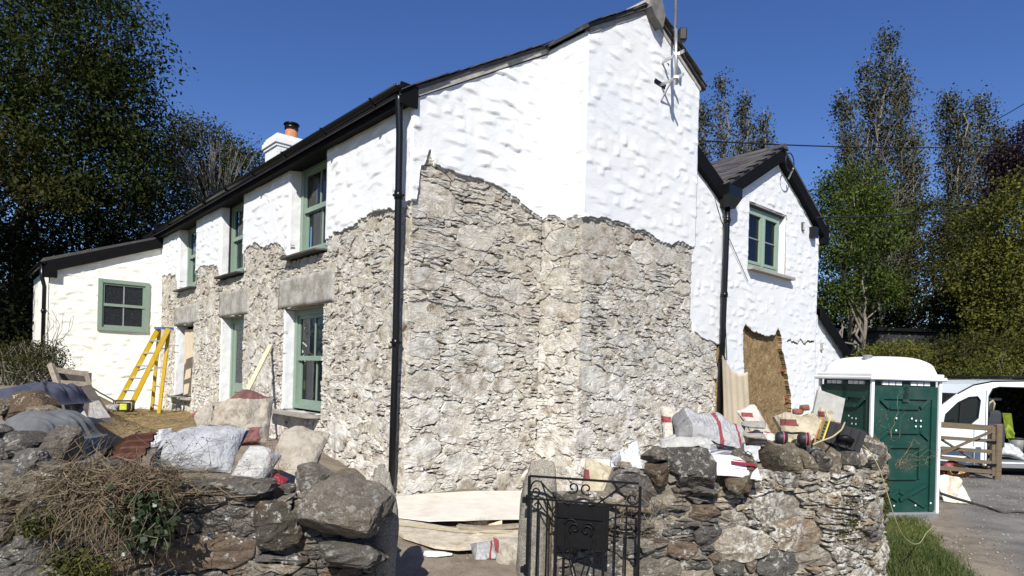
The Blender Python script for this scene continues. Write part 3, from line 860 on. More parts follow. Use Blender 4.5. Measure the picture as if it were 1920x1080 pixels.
bw = mortar_sheet(BRE, T_B0, T_B1, -.3, lambda u: min(lo_b(u) + .12, 4.4), CT, 51, 'chimney_breast', thr=.2, digs=dg, res=.02, base=-.003, amp=.85)
lay(BRE, bw, out, rng, -.008, .02, .008)
out = rubble(T_B1, T_R, -.2, 3.5, [(.10, .15, 300), (.06, .09, 900), (.035, .05, 800)], 1.6, 18, lambda u, w: w < lo_w(u) + .06, (), gap=.003, split=.3)
out, dg = joints(out, rng, .35, .07, .02)
bb = mortar_sheet(GAB, T_B1, T_R, -.3, lambda u: min(lo_w(u) + .12, 3.6), CT, 61, 'rear_gable_wall', thr=.18, digs=dg)
lay(GAB, bb, out, rng, -.004, .035, .010)
E_ = MB()
STONES.sort(key=lambda s: -s[0])
for k, (sz, V, F, par) in enumerate(STONES[:300]): stones_obj('stone', [(V, F)], M['stone'], par)
rest = {}
for sz, V, F, par in STONES[300:]: rest.setdefault(par.name, (par, []))[1].append((V, F))
for par, L in rest.values(): tag(stones_obj('small_stones', L, M['stone'], par), kind='stuff')

# granite lintels over the ground floor openings
for (a, b, z0, z1) in lint:
    U = axis(a, b, .06); W = axis(z0, z1, .06); UU, WW = np.meshgrid(U, W, indexing='ij')
    Wc = WW + (np.abs(WW - z0) < 1e-6)*fbm(UU, WW, 3, 7, 2)*.04
    grid_mesh('lintel', FAC, U + 0, W, .022 + fbm(UU, WW, 3, 3, 3)*.03 + fbm(UU, WW, 17, 5, 2)*.012, M['granite'], CT, None, False, .24, Wc + (np.abs(WW - z1) < 1e-6)*fbm(UU, WW, 3, 9, 2)*.06)

# white roughcast
prs = [(0, 2.36), (3.8, 6.03), (7.42, 9.19), (10.66, 12.5)]
for k, (a, b) in enumerate(prs):
    render_sheet(FAC, a - (.0 if k else .035), b, lo_f, lambda u: 5.26, CT, 70 + k, thick=.06 if k < 4 else .3)
render_sheet(GAB, -.03, T_B0 + .05, lo_g, lambda u: roofz(max(u, 0)) - .1, CT, 80, amp=1.15)
render_sheet(RET, 0.03, P_BR + .03, lo_r, lambda u: roofz(T_B0) - .06, CT, 83, amp=.6, proud=.03)
render_sheet(BRE, T_B0 - .03, T_B1 + .03, lo_b, lambda u: roofz(u) - .07, CT, 86, amp=.85)
render_sheet(Plane(C0 + B*(T_B1 + .03), -A, B), -.1, P_BR + .03, lambda u: 4.0, lambda u: roofz(T_B1) - .06, CT, 88, amp=.6, proud=.0)
render_sheet(GAB, T_B1, T_R + .03, lo_w, lambda u: roofz(u) - .08, CT, 90, amp=.8)

# grey undercoat left along the broken edge
def under(mp, u0, u1, lo, seed):
    f = lambda u: lo(u) - .012 - .07*max(0., float(fbm(np.array([u]), np.array([seed*2.3]), 4.5, seed, 3)[0]) + .02) - .03*float(vn(np.array([u]), np.array([.7]), 24, seed)[0])
    render_sheet(mp, u0, u1, f, lambda u: lo(u) + .06, CT, seed, res=.018, proud=.022, amp=.5, mat='cement', name='undercoat', thick=.05)
for k, (a, b) in enumerate(prs): under(FAC, a + .01, b, lo_f, 170 + k)
under(GAB, .0, T_B0, lo_g, 180); under(RET, .04, P_BR, lo_r, 183); under(BRE, T_B0, T_B1, lo_b, 186)
# window reveals
for k, (a, b, z0, z1) in enumerate(rects):
    top = 5.25 if k > 2 else z1
    J = Plane(C0 + A*(b + .0), B, -A); J2 = Plane(C0 + A*a, B, A)
    zb = max(z0, .2)
    for jp in (J, J2):
        U = axis(-.03 if k > 2 else .0, .27, .03); W = axis(zb, top, .03)
        UU, WW = np.meshgrid(U, W, indexing='ij')
        D = fbm(UU, WW, 5, 100 + k, 3)*.03 + .012*(jp is J)
        if k < 3: D += (UU < .02)*fbm(UU*0, WW, 9, k, 3)*.03
        grid_mesh('reveal', jp, U, W, D, M['render'], CT, None, True, .05)
    mb = MB(); mb.poly([hw(a, .01, top), hw(b, .01, top), hw(b, .3, top), hw(a, .3, top)], (0, 0, .05)); mb.build('soffit', M['cement'], CT)

def sash(name, s0, s1, z0, z1, t, curtain=True, style=2):
    """sliding sash in the front wall"""
    FP = lambda s, z, d=0.: hw(s, t - d, z)
    fr = MB()
    def fb(m, a, b, c, d, f0, f1): m.poly([FP(a, c, f0), FP(b, c, f0), FP(b, d, f0), FP(a, d, f0)], (FP(0, 0, f1)[0]-FP(0, 0, f0)[0], FP(0, 0, f1)[1]-FP(0, 0, f0)[1], 0))
    w = .105
    fb(fr, s0, s0+w, z0, z1, -.06, .04); fb(fr, s1-w, s1, z0, z1, -.06, .04)
    fb(fr, s0+w, s1-w, z1-w, z1, -.06, .036); fb(fr, s0+w, s1-w, z0, z0+.07, -.06, .06)
    f = fr.build('sash_window', M['green'], CT)
    zm = (z0 + z1)/2
    for (a, b, d0) in ((zm - .03, z1 - w, 0.), (z0 + .07, zm + .03, -.045)):
        m = MB(); e = .06
        fb(m, s0+w, s0+w+e, a, b, d0-.03, d0+.012); fb(m, s1-w-e, s1-w, a, b, d0-.03, d0+.012)
        fb(m, s0+w+e, s1-w-e, b-e, b, d0-.03, d0+.010); fb(m, s0+w+e, s1-w-e, a, a+e+.02, d0-.03, d0+.010)
        c = (s0+s1)/2
        fb(m, c-.014, c+.014, a+e+.02, b-e, d0-.025, d0+.006)
        m.build('sash', M['green'], f)
        for x0, x1 in ((s0+w+e, c-.014), (c+.014, s1-w-e)):
            g = MB(); g.add([FP(x0, a+e, d0-.012), FP(x1, a+e, d0-.012), FP(x1, b-e, d0-.012), FP(x0, b-e, d0-.012)], [(3, 2, 1, 0)])
            g.build('pane', M['glass'], f)
    if curtain:
        for x0, x1 in ((s0 + .3*(s1-s0), s1 - .06), (s0 + .06, s0 + .14*(s1-s0))):
            U = np.linspace(x0, x1, 40); Z = np.linspace(z0 + .08, z1 - .1, 6)
            V = [FP(u, z, -.16 + .035*math.sin(u*46 + z*.6) - .02*math.sin(u*17)) for u in U for z in Z]
            F = [(i*6+j, (i+1)*6+j, (i+1)*6+j+1, i*6+j+1) for i in range(39) for j in range(5)]
            obj('curtain', V, F, M['curtain'], f, True)
    m = MB(); m.add([FP(s0-.3, z0-.2, -.6), FP(s1+.3, z0-.2, -.6), FP(s1+.3, z1+.2, -.6), FP(s0-.3, z1+.2, -.6)], [(0, 1, 2, 3)])
    m.build('dark_room', M['room'], f)
    return f
sash('window', 2.44, 3.95, 1.1, 2.80, .22)
for a, b in ((2.38, 3.79), (6.05, 7.41), (9.21, 10.65)): sash('window', a, b, 3.71, 5.24, .2)

# sills: slate slabs
for (a, b, z, pr) in ((2.44, 4.22, 1.06, .22), (9.3, 10.98, 1.0, .16), (2.42, 3.9, 3.66, .16), (6.0, 7.5, 3.66, .15), (9.15, 10.75, 3.63, .15)):
    o = [(a, .22), (b-.02, .22), (b, -.03), (b+.03, -pr*.7), (b-.06, -pr), ((a+b)/2, -pr*1.06), (a+.05, -pr*.95), (a, -.05)]
    mb = MB(); th_ = .045 if z < 2 else .025; mb.poly([hw(s, t, z - th_) for s, t in o][::-1], (0, 0, th_)); mb.build('sill', M['slab' if z < 2 else 'slate'], CT)
# far window boarded with plywood
mb = MB(); mb.poly([hw(9.45, .14, 1.02), hw(10.62, .14, 1.02), hw(10.62, .14, 2.66), hw(9.45, .14, 2.66)], tuple(np.array(hw(0, .02)) - np.array(hw(0, 0))))
tag(mb.build('boarded_window', M['ply'], CT), 'pale plywood sheet closing the far ground floor window')
# front door
DP = lambda s, z, d=0.: hw(s, .24 - d, z)
mb = MB()
def fbx(m, a, b, c, d, f0, f1, P=DP): m.poly([P(a, c, f0), P(b, c, f0), P(b, d, f0), P(a, d, f0)], tuple(np.array(P(0, 0, f1)) - np.array(P(0, 0, f0))))
fbx(mb, 5.98, 6.06, .4, 2.8, -.05, .04); fbx(mb, 7.22, 7.32, .4, 2.8, -.05, .04); fbx(mb, 6.06, 7.22, 2.7, 2.8, -.05, .038)
dr = mb.build('door', M['green'], CT)
mb = MB(); fbx(mb, 6.06, 7.22, .4, 2.7, -.06, 0.)
for a, b, c, d in ((6.06, 6.2, .4, 2.7), (7.08, 7.22, .4, 2.7), (6.2, 7.08, 2.55, 2.7), (6.2, 7.08, 1.25, 1.42), (6.2, 7.08, .4, .65), (6.6, 6.68, .65, 1.25)): fbx(mb, a, b, c, d, 0, .02)
mb.build('door_leaf', M['green'], dr)
mb = MB(); mb.add([DP(6.22, 1.44, .004), DP(7.06, 1.44, .004), DP(7.06, 2.53, .004), DP(6.22, 2.53, .004)], [(0, 1, 2, 3)]); mb.build('pane', M['obscure'], dr)

# main roof: two slopes of slates with a step out over the chimney breast
def slab(s0, s1, t0, t1, th=.07, up=.0):
    m = MB(); z0, z1 = roofz(t0) + up, roofz(t1) + up
    m.poly([hw(s0, t0, z0), hw(s1, t0, z0), hw(s1, t1, z1), hw(s0, t1, z1)], (0, 0, th)); return m
def pslab(m, s0, s1, t0, t1, sl, zr, th=.05):
    f = (lambda t: zr + SLF*(t - T_RG)) if sl > 0 else (lambda t: zr - SLR*(t - T_RG))
    m.poly([hw(s0, t0, f(t0)), hw(s1, t0, f(t0)), hw(s1, t1, f(t1)), hw(s0, t1, f(t1))], (0, 0, th))
mb = MB()
pslab(mb, -.09, LEN + .1, -.26, T_RG, 1, RIDGE); pslab(mb, -.09, LEN + .1, T_RG, T_R + .1, -1, RIDGE)
pslab(mb, -P_BR - .1, -.09, T_B0 - .1, T_RG, 1, RIDGE + .004); pslab(mb, -P_BR - .1, -.09, T_RG, T_B1 + .14, -1, RIDGE + .004)
rf = mb.build('roof', M['slate'], CT)
# slates that show at the verges, uneven
def verge(s, t0, t1, wdt=.3):
    n = int(abs(t1 - t0)/.21); rr = random.Random(int(s*100 + t0*7))
    for k in range(n):
        a = t0 + (t1 - t0)*k/n; b = t0 + (t1 - t0)*(k+1.25)/n
        za, zb = roofz(a) + .055 + rr.uniform(0, .012), roofz(b) + .07 + rr.uniform(0, .012)
        if a < T_RG < b: continue
        m = MB(); e = rr.uniform(-.03, .02)
        m.poly([hw(s + e, a, za), hw(s + wdt, a, za), hw(s + wdt, b, zb), hw(s + e, b, zb)], (0, 0, .012)); m.build('slate', M['slate'], rf)
verge(-.13, -.26, T_B0 - .05); verge(-P_BR - .14, T_B0 - .1, T_RG); verge(-P_BR - .14, T_RG, T_B1 + .1)
# cement fillet under the verge
mb = MB()
for s0, s1, t0, t1 in ((-.075, .05, -.1, T_B0), (-P_BR - .06, -P_BR + .05, T_B0, T_RG), (-P_BR - .06, -P_BR + .05, T_RG, T_B1 + .05)):
    mb.poly([hw(s0, t0, roofz(t0) - .09), hw(s0, t1, roofz(t1) - .075), hw(s0, t1, roofz(t1) - .004), hw(s0, t0, roofz(t0) - .004)], (A[0]*(s1-s0), A[1]*(s1-s0), 0))
mb.build('verge_fillet', M['cement'], CT)
mb = MB()
for s0 in np.arange(-P_BR - .14, LEN, .46):
    p = [hw(s0, T_RG + x, RIDGE + z) for x, z in ((-.24, -.03), (-.2, .03), (0, .18), (.2, .03), (.24, -.03))]
    mb.poly(p, (A[0]*.455, A[1]*.455, 0))
mb.build('ridge_tiles', M['cement'], rf)
p = [hw(-P_BR - .2, T_RG + x, RIDGE + z) for x, z in ((-.16, -.08), (-.12, .1), (0, .17), (.1, .12), (.2, -.08), (.14, -.3), (-.06, -.2))]
mb = MB(); mb.poly(p, (A[0]*.3, A[1]*.3, 0)); tag(mb.build('ridge_cap', simple('dark cement', (.15, .145, .135), .95, .3, 9, bump=.01), CT), 'lump of grey cement capping the ridge end')
# fascia, gutter, brackets along the front eave
mb = MB(); mb.poly([hw(-.09, -.2, EAVE - .2), hw(LEN, -.2, EAVE - .2), hw(LEN, -.17, EAVE - .2), hw(-.09, -.17, EAVE - .2)], (0, 0, .17))
mb.poly([hw(.0, -.2, EAVE - .22), hw(LEN, -.2, EAVE - .22), hw(LEN, .28, EAVE - .16), hw(.0, .28, EAVE - .16)], (0, 0, .022))
mb.poly([hw(-.1, -.25, EAVE - .25), hw(-.07, -.25, EAVE - .25), hw(-.07, .0, EAVE - .25), hw(-.1, .0, EAVE - .25)], (0, 0, .27))
mb.build('fascia', M['blackwood'], CT)
def gutter(p, q, r=.062, name='gutter', side=None):
    p = Vector(p); q = Vector(q); d = (q - p).normalized(); sd = Vector((d.y, -d.x, 0)); n = 12
    V = []; F = []
    for k in range(n + 1):
        t = math.pi*k/n
        for rr in (r, r - .006):
            for e in (p, q): V.append(tuple(e + sd*math.cos(t)*rr - Vector((0, 0, 1))*math.sin(t)*rr))
    for k in range(n):
        a = k*4; b = a + 4
        F += [(a, a+1, b+1, b), (a+2, b+2, b+3, a+3), (a, b, b+2, a+2), (a+1, a+3, b+3, b+1)]
    F += [(0, 2, 3, 1), (n*4, n*4+1, n*4+3, n*4+2)]
    m = MB(); m.add(V, F)
    for e in (p, q): # stop ends
        c = [tuple(e + sd*math.cos(math.pi*k/n)*r - Vector((0, 0, 1))*math.sin(math.pi*k/n)*r) for k in range(n+1)]
        m.poly(c, d*.006)
    return m.build(name, M['black'], CT, True)
gutter(hw(-.12, -.275, EAVE - .04), hw(LEN, -.275, EAVE - .04))
for s in np.arange(.5, LEN, 1.45):
    mb = MB(); P = [hw(s, -.275 + .072*math.cos(x), EAVE - .04 - .072*math.sin(x)) for x in np.linspace(0, math.pi, 9)]
    for a_, b_ in zip(P[:-1], P[1:]): mb.bar(a_, b_, .05, .01, up=(A[0], A[1], 0))
    mb.build('gutter_bracket', M['black'], CT)
# corner downpipe
def pipe(name, P, r=.042, collars=(), shoe=True):
    m = MB(); m.tube(P, r, 14)
    for z in collars:
        for a_, b_ in zip(P[:-1], P[1:]):
            if (a_[2]-z)*(b_[2]-z) <= 0 and abs(a_[2]-b_[2]) > .3:
                f = (a_[2]-z)/(a_[2]-b_[2]); c = [a_[i] + (b_[i]-a_[i])*f for i in range(3)]
                m.tube([(c[0], c[1], z-.05), (c[0], c[1], z+.05)], r*1.22, 14)
                m.box(c[0]-.075, c[0]+.075, c[1]-.012, c[1]+.03, z-.012, z+.012)
    return m.build(name, M['black'], CT, True)
pipe('downpipe', [hw(-.02, -.235, EAVE - .07), hw(-.02, -.23, EAVE - .2), hw(-.01, -.2, EAVE - .6), hw(.06, -.13, 2.2), hw(.10, -.11, .42), hw(.11, -.13, .3)], .047, (4.0, 2.15))

# chimney at the far end of the ridge
mb = MB(); cz = 6.3
def pbox(m, s0, s1, t0, t1, z0, z1, k=0.): m.poly([hw(s0, t0, z0), hw(s1, t0, z0), hw(s1, t1, z0), hw(s0, t1, z0)], (0, 0, z1 - z0))
CS, CTT = 12.55, 3.7
pbox(mb, CS, CS+.95, CTT-.62, CTT+.62, cz, 8.55); pbox(mb, CS-.04, CS+.99, CTT-.66, CTT+.66, 8.55, 8.64); pbox(mb, CS-.08, CS+1.03, CTT-.7, CTT+.7, 8.64, 8.78); pbox(mb, CS-.04, CS+.99, CTT-.66, CTT+.66, 8.78, 8.86)
mb.poly([hw(CS, CTT-.62, 8.86), hw(CS+.95, CTT-.62, 8.86), hw(CS+.95, CTT+.62, 8.86), hw(CS, CTT+.62, 8.86)], (0, 0, .08))
ch = mb.build('chimney', M['render'], CT)
for z in np.arange(7.0, 8.5, .085):
    for r in range(5):
        m = MB(); x = CTT - .62 + .25*r - (.12 if int(z/.085) % 2 else 0)
        x0, x1 = max(x, CTT-.62), min(x + .238, CTT + .62)
        if x1 - x0 < .03: continue
        m.poly([hw(CS-.014, x0, z), hw(CS, x0, z), hw(CS, x1, z), hw(CS-.014, x1, z)], (0, 0, .074)); m.build('brick', M['render'], ch)
c = hw(CS+.45, CTT, 0)
mb = MB(); mb.tube([(c[0], c[1], 8.9), (c[0], c[1], 9.0), (c[0], c[1], 9.3)], [.22, .19, .18], 18); mb.build('chimney_pot', M['terracotta'], ch, True)
mb = MB(); mb.tube([(c[0], c[1], 9.3), (c[0], c[1], 9.42)], .21, 18); mb.tube([(c[0], c[1], 9.45), (c[0], c[1], 9.49)], [.25, .23], 18); mb.build('chimney_cowl', M['black'], ch, True)

# ---------------- side wing at the far end
WG = Plane(C0 + A*12.3, B, -A); WT = -2.5
def wz(t): return 5.06 + (t/2.5)*.93
wrect = (-1.46, -.36, 2.64, 3.9)
render_sheet(WG, WT, .0, lambda u: .2, lambda u: wz(u) - .02, CT, 101, [wrect], amp=1.3, mat='cream', proud=.0, thick=.2, res=.03)
mb = MB(); pbox(mb, 12.45, 16, WT + .05, 0, -.2, 3.95); mb.build('wing_core', M['room'], CT)
mb = MB(); mb.poly([hw(12.3, WT, 0), hw(16, WT, 0), hw(16, WT+.1, 0), hw(12.3, WT+.1, 0)], (0, 0, 4.1)); mb.build('wing_front_wall', M['cream'], CT)
mb = MB(); mb.poly([hw(12.2, WT - .15, wz(WT-.15) + .12), hw(12.2, .02, wz(0) + .12), hw(12.2, .02, wz(0) + .2), hw(12.2, WT - .15, wz(WT-.15) + .2)], (A[0]*3.8, A[1]*3.8, 0)); mb.build('wing_roof', M['slate'], CT)
mb = MB(); mb.poly([hw(12.19, WT - .1, wz(WT-.1) - .17), hw(12.19, .02, wz(0) - .12), hw(12.19, .02, wz(0) + .15), hw(12.19, WT - .1, wz(WT-.1) + .12)], (A[0]*.04, A[1]*.04, 0))
mb.poly([hw(12.18, WT - .12, wz(WT) - .3), hw(12.18, WT + .14, wz(WT) - .3), hw(12.18, WT + .14, wz(WT) + .05), hw(12.18, WT - .12, wz(WT) + .02)], (A[0]*.2, A[1]*.2, 0))
mb.build('wing_bargeboard', M['blackwood'], CT)
gutter(hw(12.15, WT - .16, wz(WT) + .06), hw(16, WT - .16, wz(WT) + .06), .06)
pipe('downpipe', [hw(12.3, WT - .16, wz(WT)), hw(12.3, WT - .15, 3.8), hw(12.3, WT - .1, 3.6), hw(12.3, WT - .1, .4)], .045, (3.0,))
# its window
WP = lambda t, z, d=0.: hw(12.3 - d, t, z)
a, b, z0, z1 = wrect; mb = MB(); e = .065
for x0, x1, y0, y1, f in ((a-.03, a+e, z0-.03, z1+.03, .05), (b-e, b+.03, z0-.03, z1+.03, .05), (a+e, b-e, z1-e, z1+.03, .047), (a+e, b-e, z0-.03, z0+e*.9, .053)): fbx(mb, x0, x1, y0, y1, -.06, f, WP)
wf = mb.build('window', M['green'], CT); mb = MB(); zm = (z0+z1)/2; c = (a+b)/2
for x0, x1, y0, y1, d in ((a+e, a+e+.05, z0+e, zm, -.0), (b-e-.05, b-e, z0+e, zm, 0), (a+e, b-e, zm-.03, zm+.04, .02), (a+e+.05, b-e-.05, z0+e*.9, z0+e+.05, 0), (a+e, a+e+.05, zm+.04, z1-e, .015), (b-e-.05, b-e, zm+.04, z1-e, .015), (a+e+.05, b-e-.05, z1-e-.05, z1-e, .015)): fbx(mb, x0, x1, y0, y1, -.05, d, WP)
mb.build('sash', M['green'], wf)
mb = MB(); fbx(mb, c-.014, c+.014, z0+e+.05, z1-e-.05, -.04, -.004, WP); mb.build('glazing_bar', M['alu'], wf)
for y0, y1 in ((z0+e+.05, zm-.03), (zm+.04, z1-e-.05)):
    for x0, x1 in ((a+e+.05, c-.014), (c+.014, b-e-.05)):
        mb = MB(); mb.add([WP(x0, y0, -.02), WP(x1, y0, -.02), WP(x1, y1, -.02), WP(x0, y1, -.02)], [(0, 1, 2, 3)]); mb.build('pane', M['obscure'], wf)

# ---------------- rear wing with its own gable
R0, R1 = 7.33, 11.85; RM = 9.6; RZE, RZR = 5.72, 7.02
def rz(t): return RZR - (RZR - RZE)/(RM - R0)*abs(t - RM)
RWP = Plane(C0 - A*.02, B, -A)
wr = (8.42, 10.12, 4.22, 5.62)
cobp = np.array([(8.30, 2.85), (8.42, 2.98), (8.7, 2.86), (9.3, 2.8), (9.75, 2.84), (9.86, 3.02), (10.0, 2.9), (10.08, 2.7), (10.05, 2.55), (10.22, 2.3), (10.35, 2.05), (10.42, 1.8), (10.55, 1.55), (10.62, 1.2), (10.7, .6), (8.52, .5), (8.5, 1.4), (8.42, 1.9), (8.34, 2.3)])
def inpoly(U, W, P):
    r = np.zeros(U.shape, bool); n = len(P)
    U = U + fbm(U, W, 9, 5, 3)*.07; W = W + fbm(U, W, 9, 6, 3)*.07
    for i in range(n):
        x0, y0 = P[i]; x1, y1 = P[(i+1) % n]
        r ^= ((y0 > W) != (y1 > W)) & (U < (x1-x0)*(W-y0)/(y1-y0+1e-12) + x0)
    return r
render_sheet(RWP, R0 + .03, R1, lambda u: .0, lambda u: rz(u) - .1, CT, 111, [wr], lambda U, W: inpoly(U, W, cobp) | (np.abs(W - 2.74 - .25*fbm(U, W*0, 5, 8, 3)) < .022)*(U > 10.3)*(U < 11.75), amp=.85, proud=.0, thick=.14, smat='cob')
mb = MB(); pbox(mb, .25, 6, R0, R1 + 1.6, -.2, 2.2); pbox(mb, .25, 6, R0, R1 - .1, 2.2, 4.0); pbox(mb, .55, 6, R0, R1 - .1, 4.0, 5.6); mb.build('rear_core', M['room'], CT)
mb = MB(); pbox(mb, .13, .2, R0, R1 - .05, -.2, 4.2); mb.build('rear_backing', M['wallmortar'], CT)
U = axis(8.1, 10.95, .03); W = axis(.3, 3.15, .03); UU, WW = np.meshgrid(U, W, indexing='ij')
grid_mesh('cob_patch', RWP, U, W, -.10 + fbm(UU, WW, 3, 2, 3)*.05 + fbm(UU, WW, 14, 5, 3)*.05 + fbm(UU, WW, 34, 6, 2)*.02, M['cob'], CT, None, True, .02)
for k, (u, w) in enumerate(((10.24, 2.02), (10.47, 1.3), (10.44, 1.38))):
    mb = MB(); mb.poly([hw(.02, u, w), hw(.1, u, w), hw(.1, u + .16, w), hw(.02, u + .16, w)], (0, 0, .07)); mb.build('brick', M['brickred'], CT)
# right flank and back are plain
mb = MB(); pbox(mb, .0, 6, R1 - .02, R1 + .03, 0, RZE); mb.build('rear_side_wall', M['render'], CT)
# window of the rear gable: two casements
G2 = lambda t, z, d=0.: hw(-.02 - d, t, z)
a, b, z0, z1 = wr; a += .0; b -= .14; z1 -= .06; z0 += .03; mb = MB(); e = .09; c = (a+b)/2
for x0, x1, y0, y1, f in ((a, a+e, z0, z1, -.10), (b-e, b, z0, z1, -.10), (a+e, b-e, z1-e, z1, -.102), (a+e, b-e, z0, z0+e, -.098), (c-.04, c+.04, z0+e, z1-e, -.104)): fbx(mb, x0, x1, y0, y1, -.2, f, G2)
cw = mb.build('window', M['greenpvc'], CT)
for x0, x1 in ((a+e, c-.04), (c+.04, b-e)):
    mb = MB()
    for q0, q1, r0, r1 in ((x0, x0+.06, z0+e, z1-e), (x1-.06, x1, z0+e, z1-e), (x0+.06, x1-.06, z1-e-.06, z1-e), (x0+.06, x1-.06, z0+e, z0+e+.06)): fbx(mb, q0, q1, r0, r1, -.17, -.085, G2)
    mb.build('casement', M['greenpvc'], cw)
    mb = MB(); fbx(mb, x0+.06, x1-.06, (z0+z1)/2 - .012, (z0+z1)/2 + .012, -.15, -.12, G2); mb.build('glazing_bar', M['curtain'], cw)
    mb = MB(); mb.add([G2(x0+.06, z0+e+.06, -.14), G2(x1-.06, z0+e+.06, -.14), G2(x1-.06, z1-e-.06, -.14), G2(x0+.06, z1-e-.06, -.14)], [(0, 1, 2, 3)]); mb.build('pane', M['glass'], cw)
    mb = MB(); fbx(mb, x1-.16, x1-.12, z0+e, z1-e, -.34, -.33, G2); mb.build('curtain', M['curtain'], cw)
mb = MB(); fbx(mb, a-.2, b+.4, z0-.2, z1+.2, -.52, -.5, G2); mb.build('dark_room', simple('blue dark room', (.03, .035, .05), .9), cw)
mb = MB(); fbx(mb, a - .02, b + .2, z1 + .0, z1 + .14, -.3, -.06, G2); mb.build('window_head', M['darkwood'], CT)  # thin timber head, its dark colour also stands in for the shadow there
mb = MB(); fbx(mb, 10.098, 10.117, 4.222, 5.618, -.16, -.012, G2); fbx(mb, 8.423, 8.44, 4.222, 5.618, -.16, -.012, G2); fbx(mb, 8.44, 10.098, 5.6, 5.617, -.16, -.012, G2); mb.build('reveal_lining', M['render'], CT)
mb = MB(); fbx(mb, b, b + .2, z0 - .05, z1, -.3, -.16, G2); mb.build('reveal', M['render'], CT)
mb = MB(); mb.poly([hw(.2, a - .03, z0 - .09), hw(-.16, a - .03, z0 - .09), hw(-.16, b + .38, z0 - .11), hw(.2, b + .38, z0 - .11)], (0, 0, .06)); mb.build('sill', M['slab'], CT)
# roof of the rear wing with each slate of the slope in sight
sl = (RZR - RZE)/(RM - R0); LS = math.hypot(1, sl)
mb = MB()
for t0, t1 in ((R0 - .15, RM), (RM, R1 + .2)):
    mb.poly([hw(-.16, t0, rz(t0) - .02), hw(5.5, t0, rz(t0) - .02), hw(5.5, t1, rz(t1) - .02), hw(-.16, t1, rz(t1) - .02)], (0, 0, .06))
rr = mb.build('rear_roof', M['slate'], CT)
sm = None; rnd = random.Random(5)
for row in range(13):
    t = RM - .02 - .185*row
    for k in range(17):
        s = -.2 + .32*k + (.16 if row % 2 else 0)
        m = MB(); dz = .05 + rnd.uniform(0, .012); t1_ = t - .22
        m.poly([hw(s, t, rz(t) + dz), hw(s + .312, t, rz(t) + dz), hw(s + .312, t1_, rz(t1_) + dz + .014), hw(s, t1_, rz(t1_) + dz + .014)], (0, 0, .012))
        m.build('slate', M['slate'], rr)
mb = MB()
for s0 in np.arange(-.2, 5.4, .4):
    mb.poly([hw(s0, RM + x, RZR + z) for x, z in ((-.18, -.02), (0, .1), (.18, -.02))], (A[0]*.39, A[1]*.39, 0))
mb.build('ridge_tiles', M['slate'], rr)
mb = MB()
for t0, t1 in ((R0 + .02, RM), (RM, R1 + .22)):
    mb.poly([hw(-.15, t0, rz(t0) - .30), hw(-.15, t1, rz(t1) - .30), hw(-.15, t1, rz(t1) + .03), hw(-.15, t0, rz(t0) + .03)], (A[0]*.035, A[1]*.035, 0))
    mb.poly([hw(-.15, t0, rz(t0) - .305), hw(-.15, t1, rz(t1) - .305), hw(-.15, t1, rz(t1) - .285), hw(-.15, t0, rz(t0) - .285)], (A[0]*.16, A[1]*.16, 0))
mb.poly([hw(-.17, R1 + .02, rz(R1) - .5), hw(-.17, R1 + .24, rz(R1) - .5), hw(-.17, R1 + .24, rz(R1) - .0), hw(-.17, R1 + .02, rz(R1) - .05)], (A[0]*.2, A[1]*.2, 0))
mb.build('bargeboard', M['blackwood'], CT)
# barge of the main roof behind the breast, down to the valley
mb = MB()
t0, t1 = T_B1 + .06, R0 + .02
mb.poly([hw(-.14, t0, roofz(t0) - .30), hw(-.14, t1, roofz(t1) - .30), hw(-.14, t1, roofz(t1) + .05), hw(-.14, t0, roofz(t0) + .05)], (A[0]*.04, A[1]*.04, 0))
mb.poly([hw(-.14, t0, roofz(t0) - .305), hw(-.14, t1, roofz(t1) - .305), hw(-.14, t1, roofz(t1) - .28), hw(-.14, t0, roofz(t0) - .28)], (A[0]*.16, A[1]*.16, 0))
mb.build('bargeboard', M['blackwood'], CT)
# hopper and rear downpipe
mb = MB(); P0 = [hw(-.3, 7.12, 0), hw(-.3, 7.62, 0), hw(-.02, 7.62, 0), hw(-.02, 7.12, 0)]; P1 = [hw(-.24, 7.22, 0), hw(-.24, 7.46, 0), hw(-.04, 7.46, 0), hw(-.04, 7.22, 0)]
mb.add([(x, y, 5.66) for x, y, _ in P0] + [(x, y, 5.46) for x, y, _ in P0] + [(x, y, 5.24) for x, y, _ in P1], [(0, 1, 2, 3), (0, 4, 5, 1), (1, 5, 6, 2), (2, 6, 7, 3), (3, 7, 4, 0), (4, 8, 9, 5), (5, 9, 10, 6), (6, 10, 11, 7), (7, 11, 8, 4), (8, 11, 10, 9)])
mb.build('hopper', M['black'], CT)
pipe('downpipe', [hw(-.14, 7.34, 5.3), hw(-.14, 7.34, 4.9), hw(-.13, 7.32, 3.0), hw(-.12, 7.3, .2)], .055, (5.0, 3.5, 2.2))
# lean-to on the right of the rear wing
def lz(t): return 3.62 - (t - R1)*.56
render_sheet(RWP, R1 - .02, 14.1, lambda u: 0., lambda u: lz(u) - .1, CT, 121, amp=1., proud=-.02, thick=.1, res=.03)
mb = MB(); mb.poly([hw(-.14, R1, lz(R1) - .24), hw(-.14, 14.3, lz(14.3) - .24), hw(-.14, 14.3, lz(14.3) + .06), hw(-.14, R1, lz(R1) + .06)], (A[0]*.04, A[1]*.04, 0))
mb.poly([hw(-.13, R1, lz(R1) + .0), hw(-.13, 14.3, lz(14.3) + .0), hw(-.13, 14.3, lz(14.3) + .05), hw(-.13, R1, lz(R1) + .05)], (A[0]*5, A[1]*5, 0))
mb.build('lean_to_roof', M['blackwood'], CT)
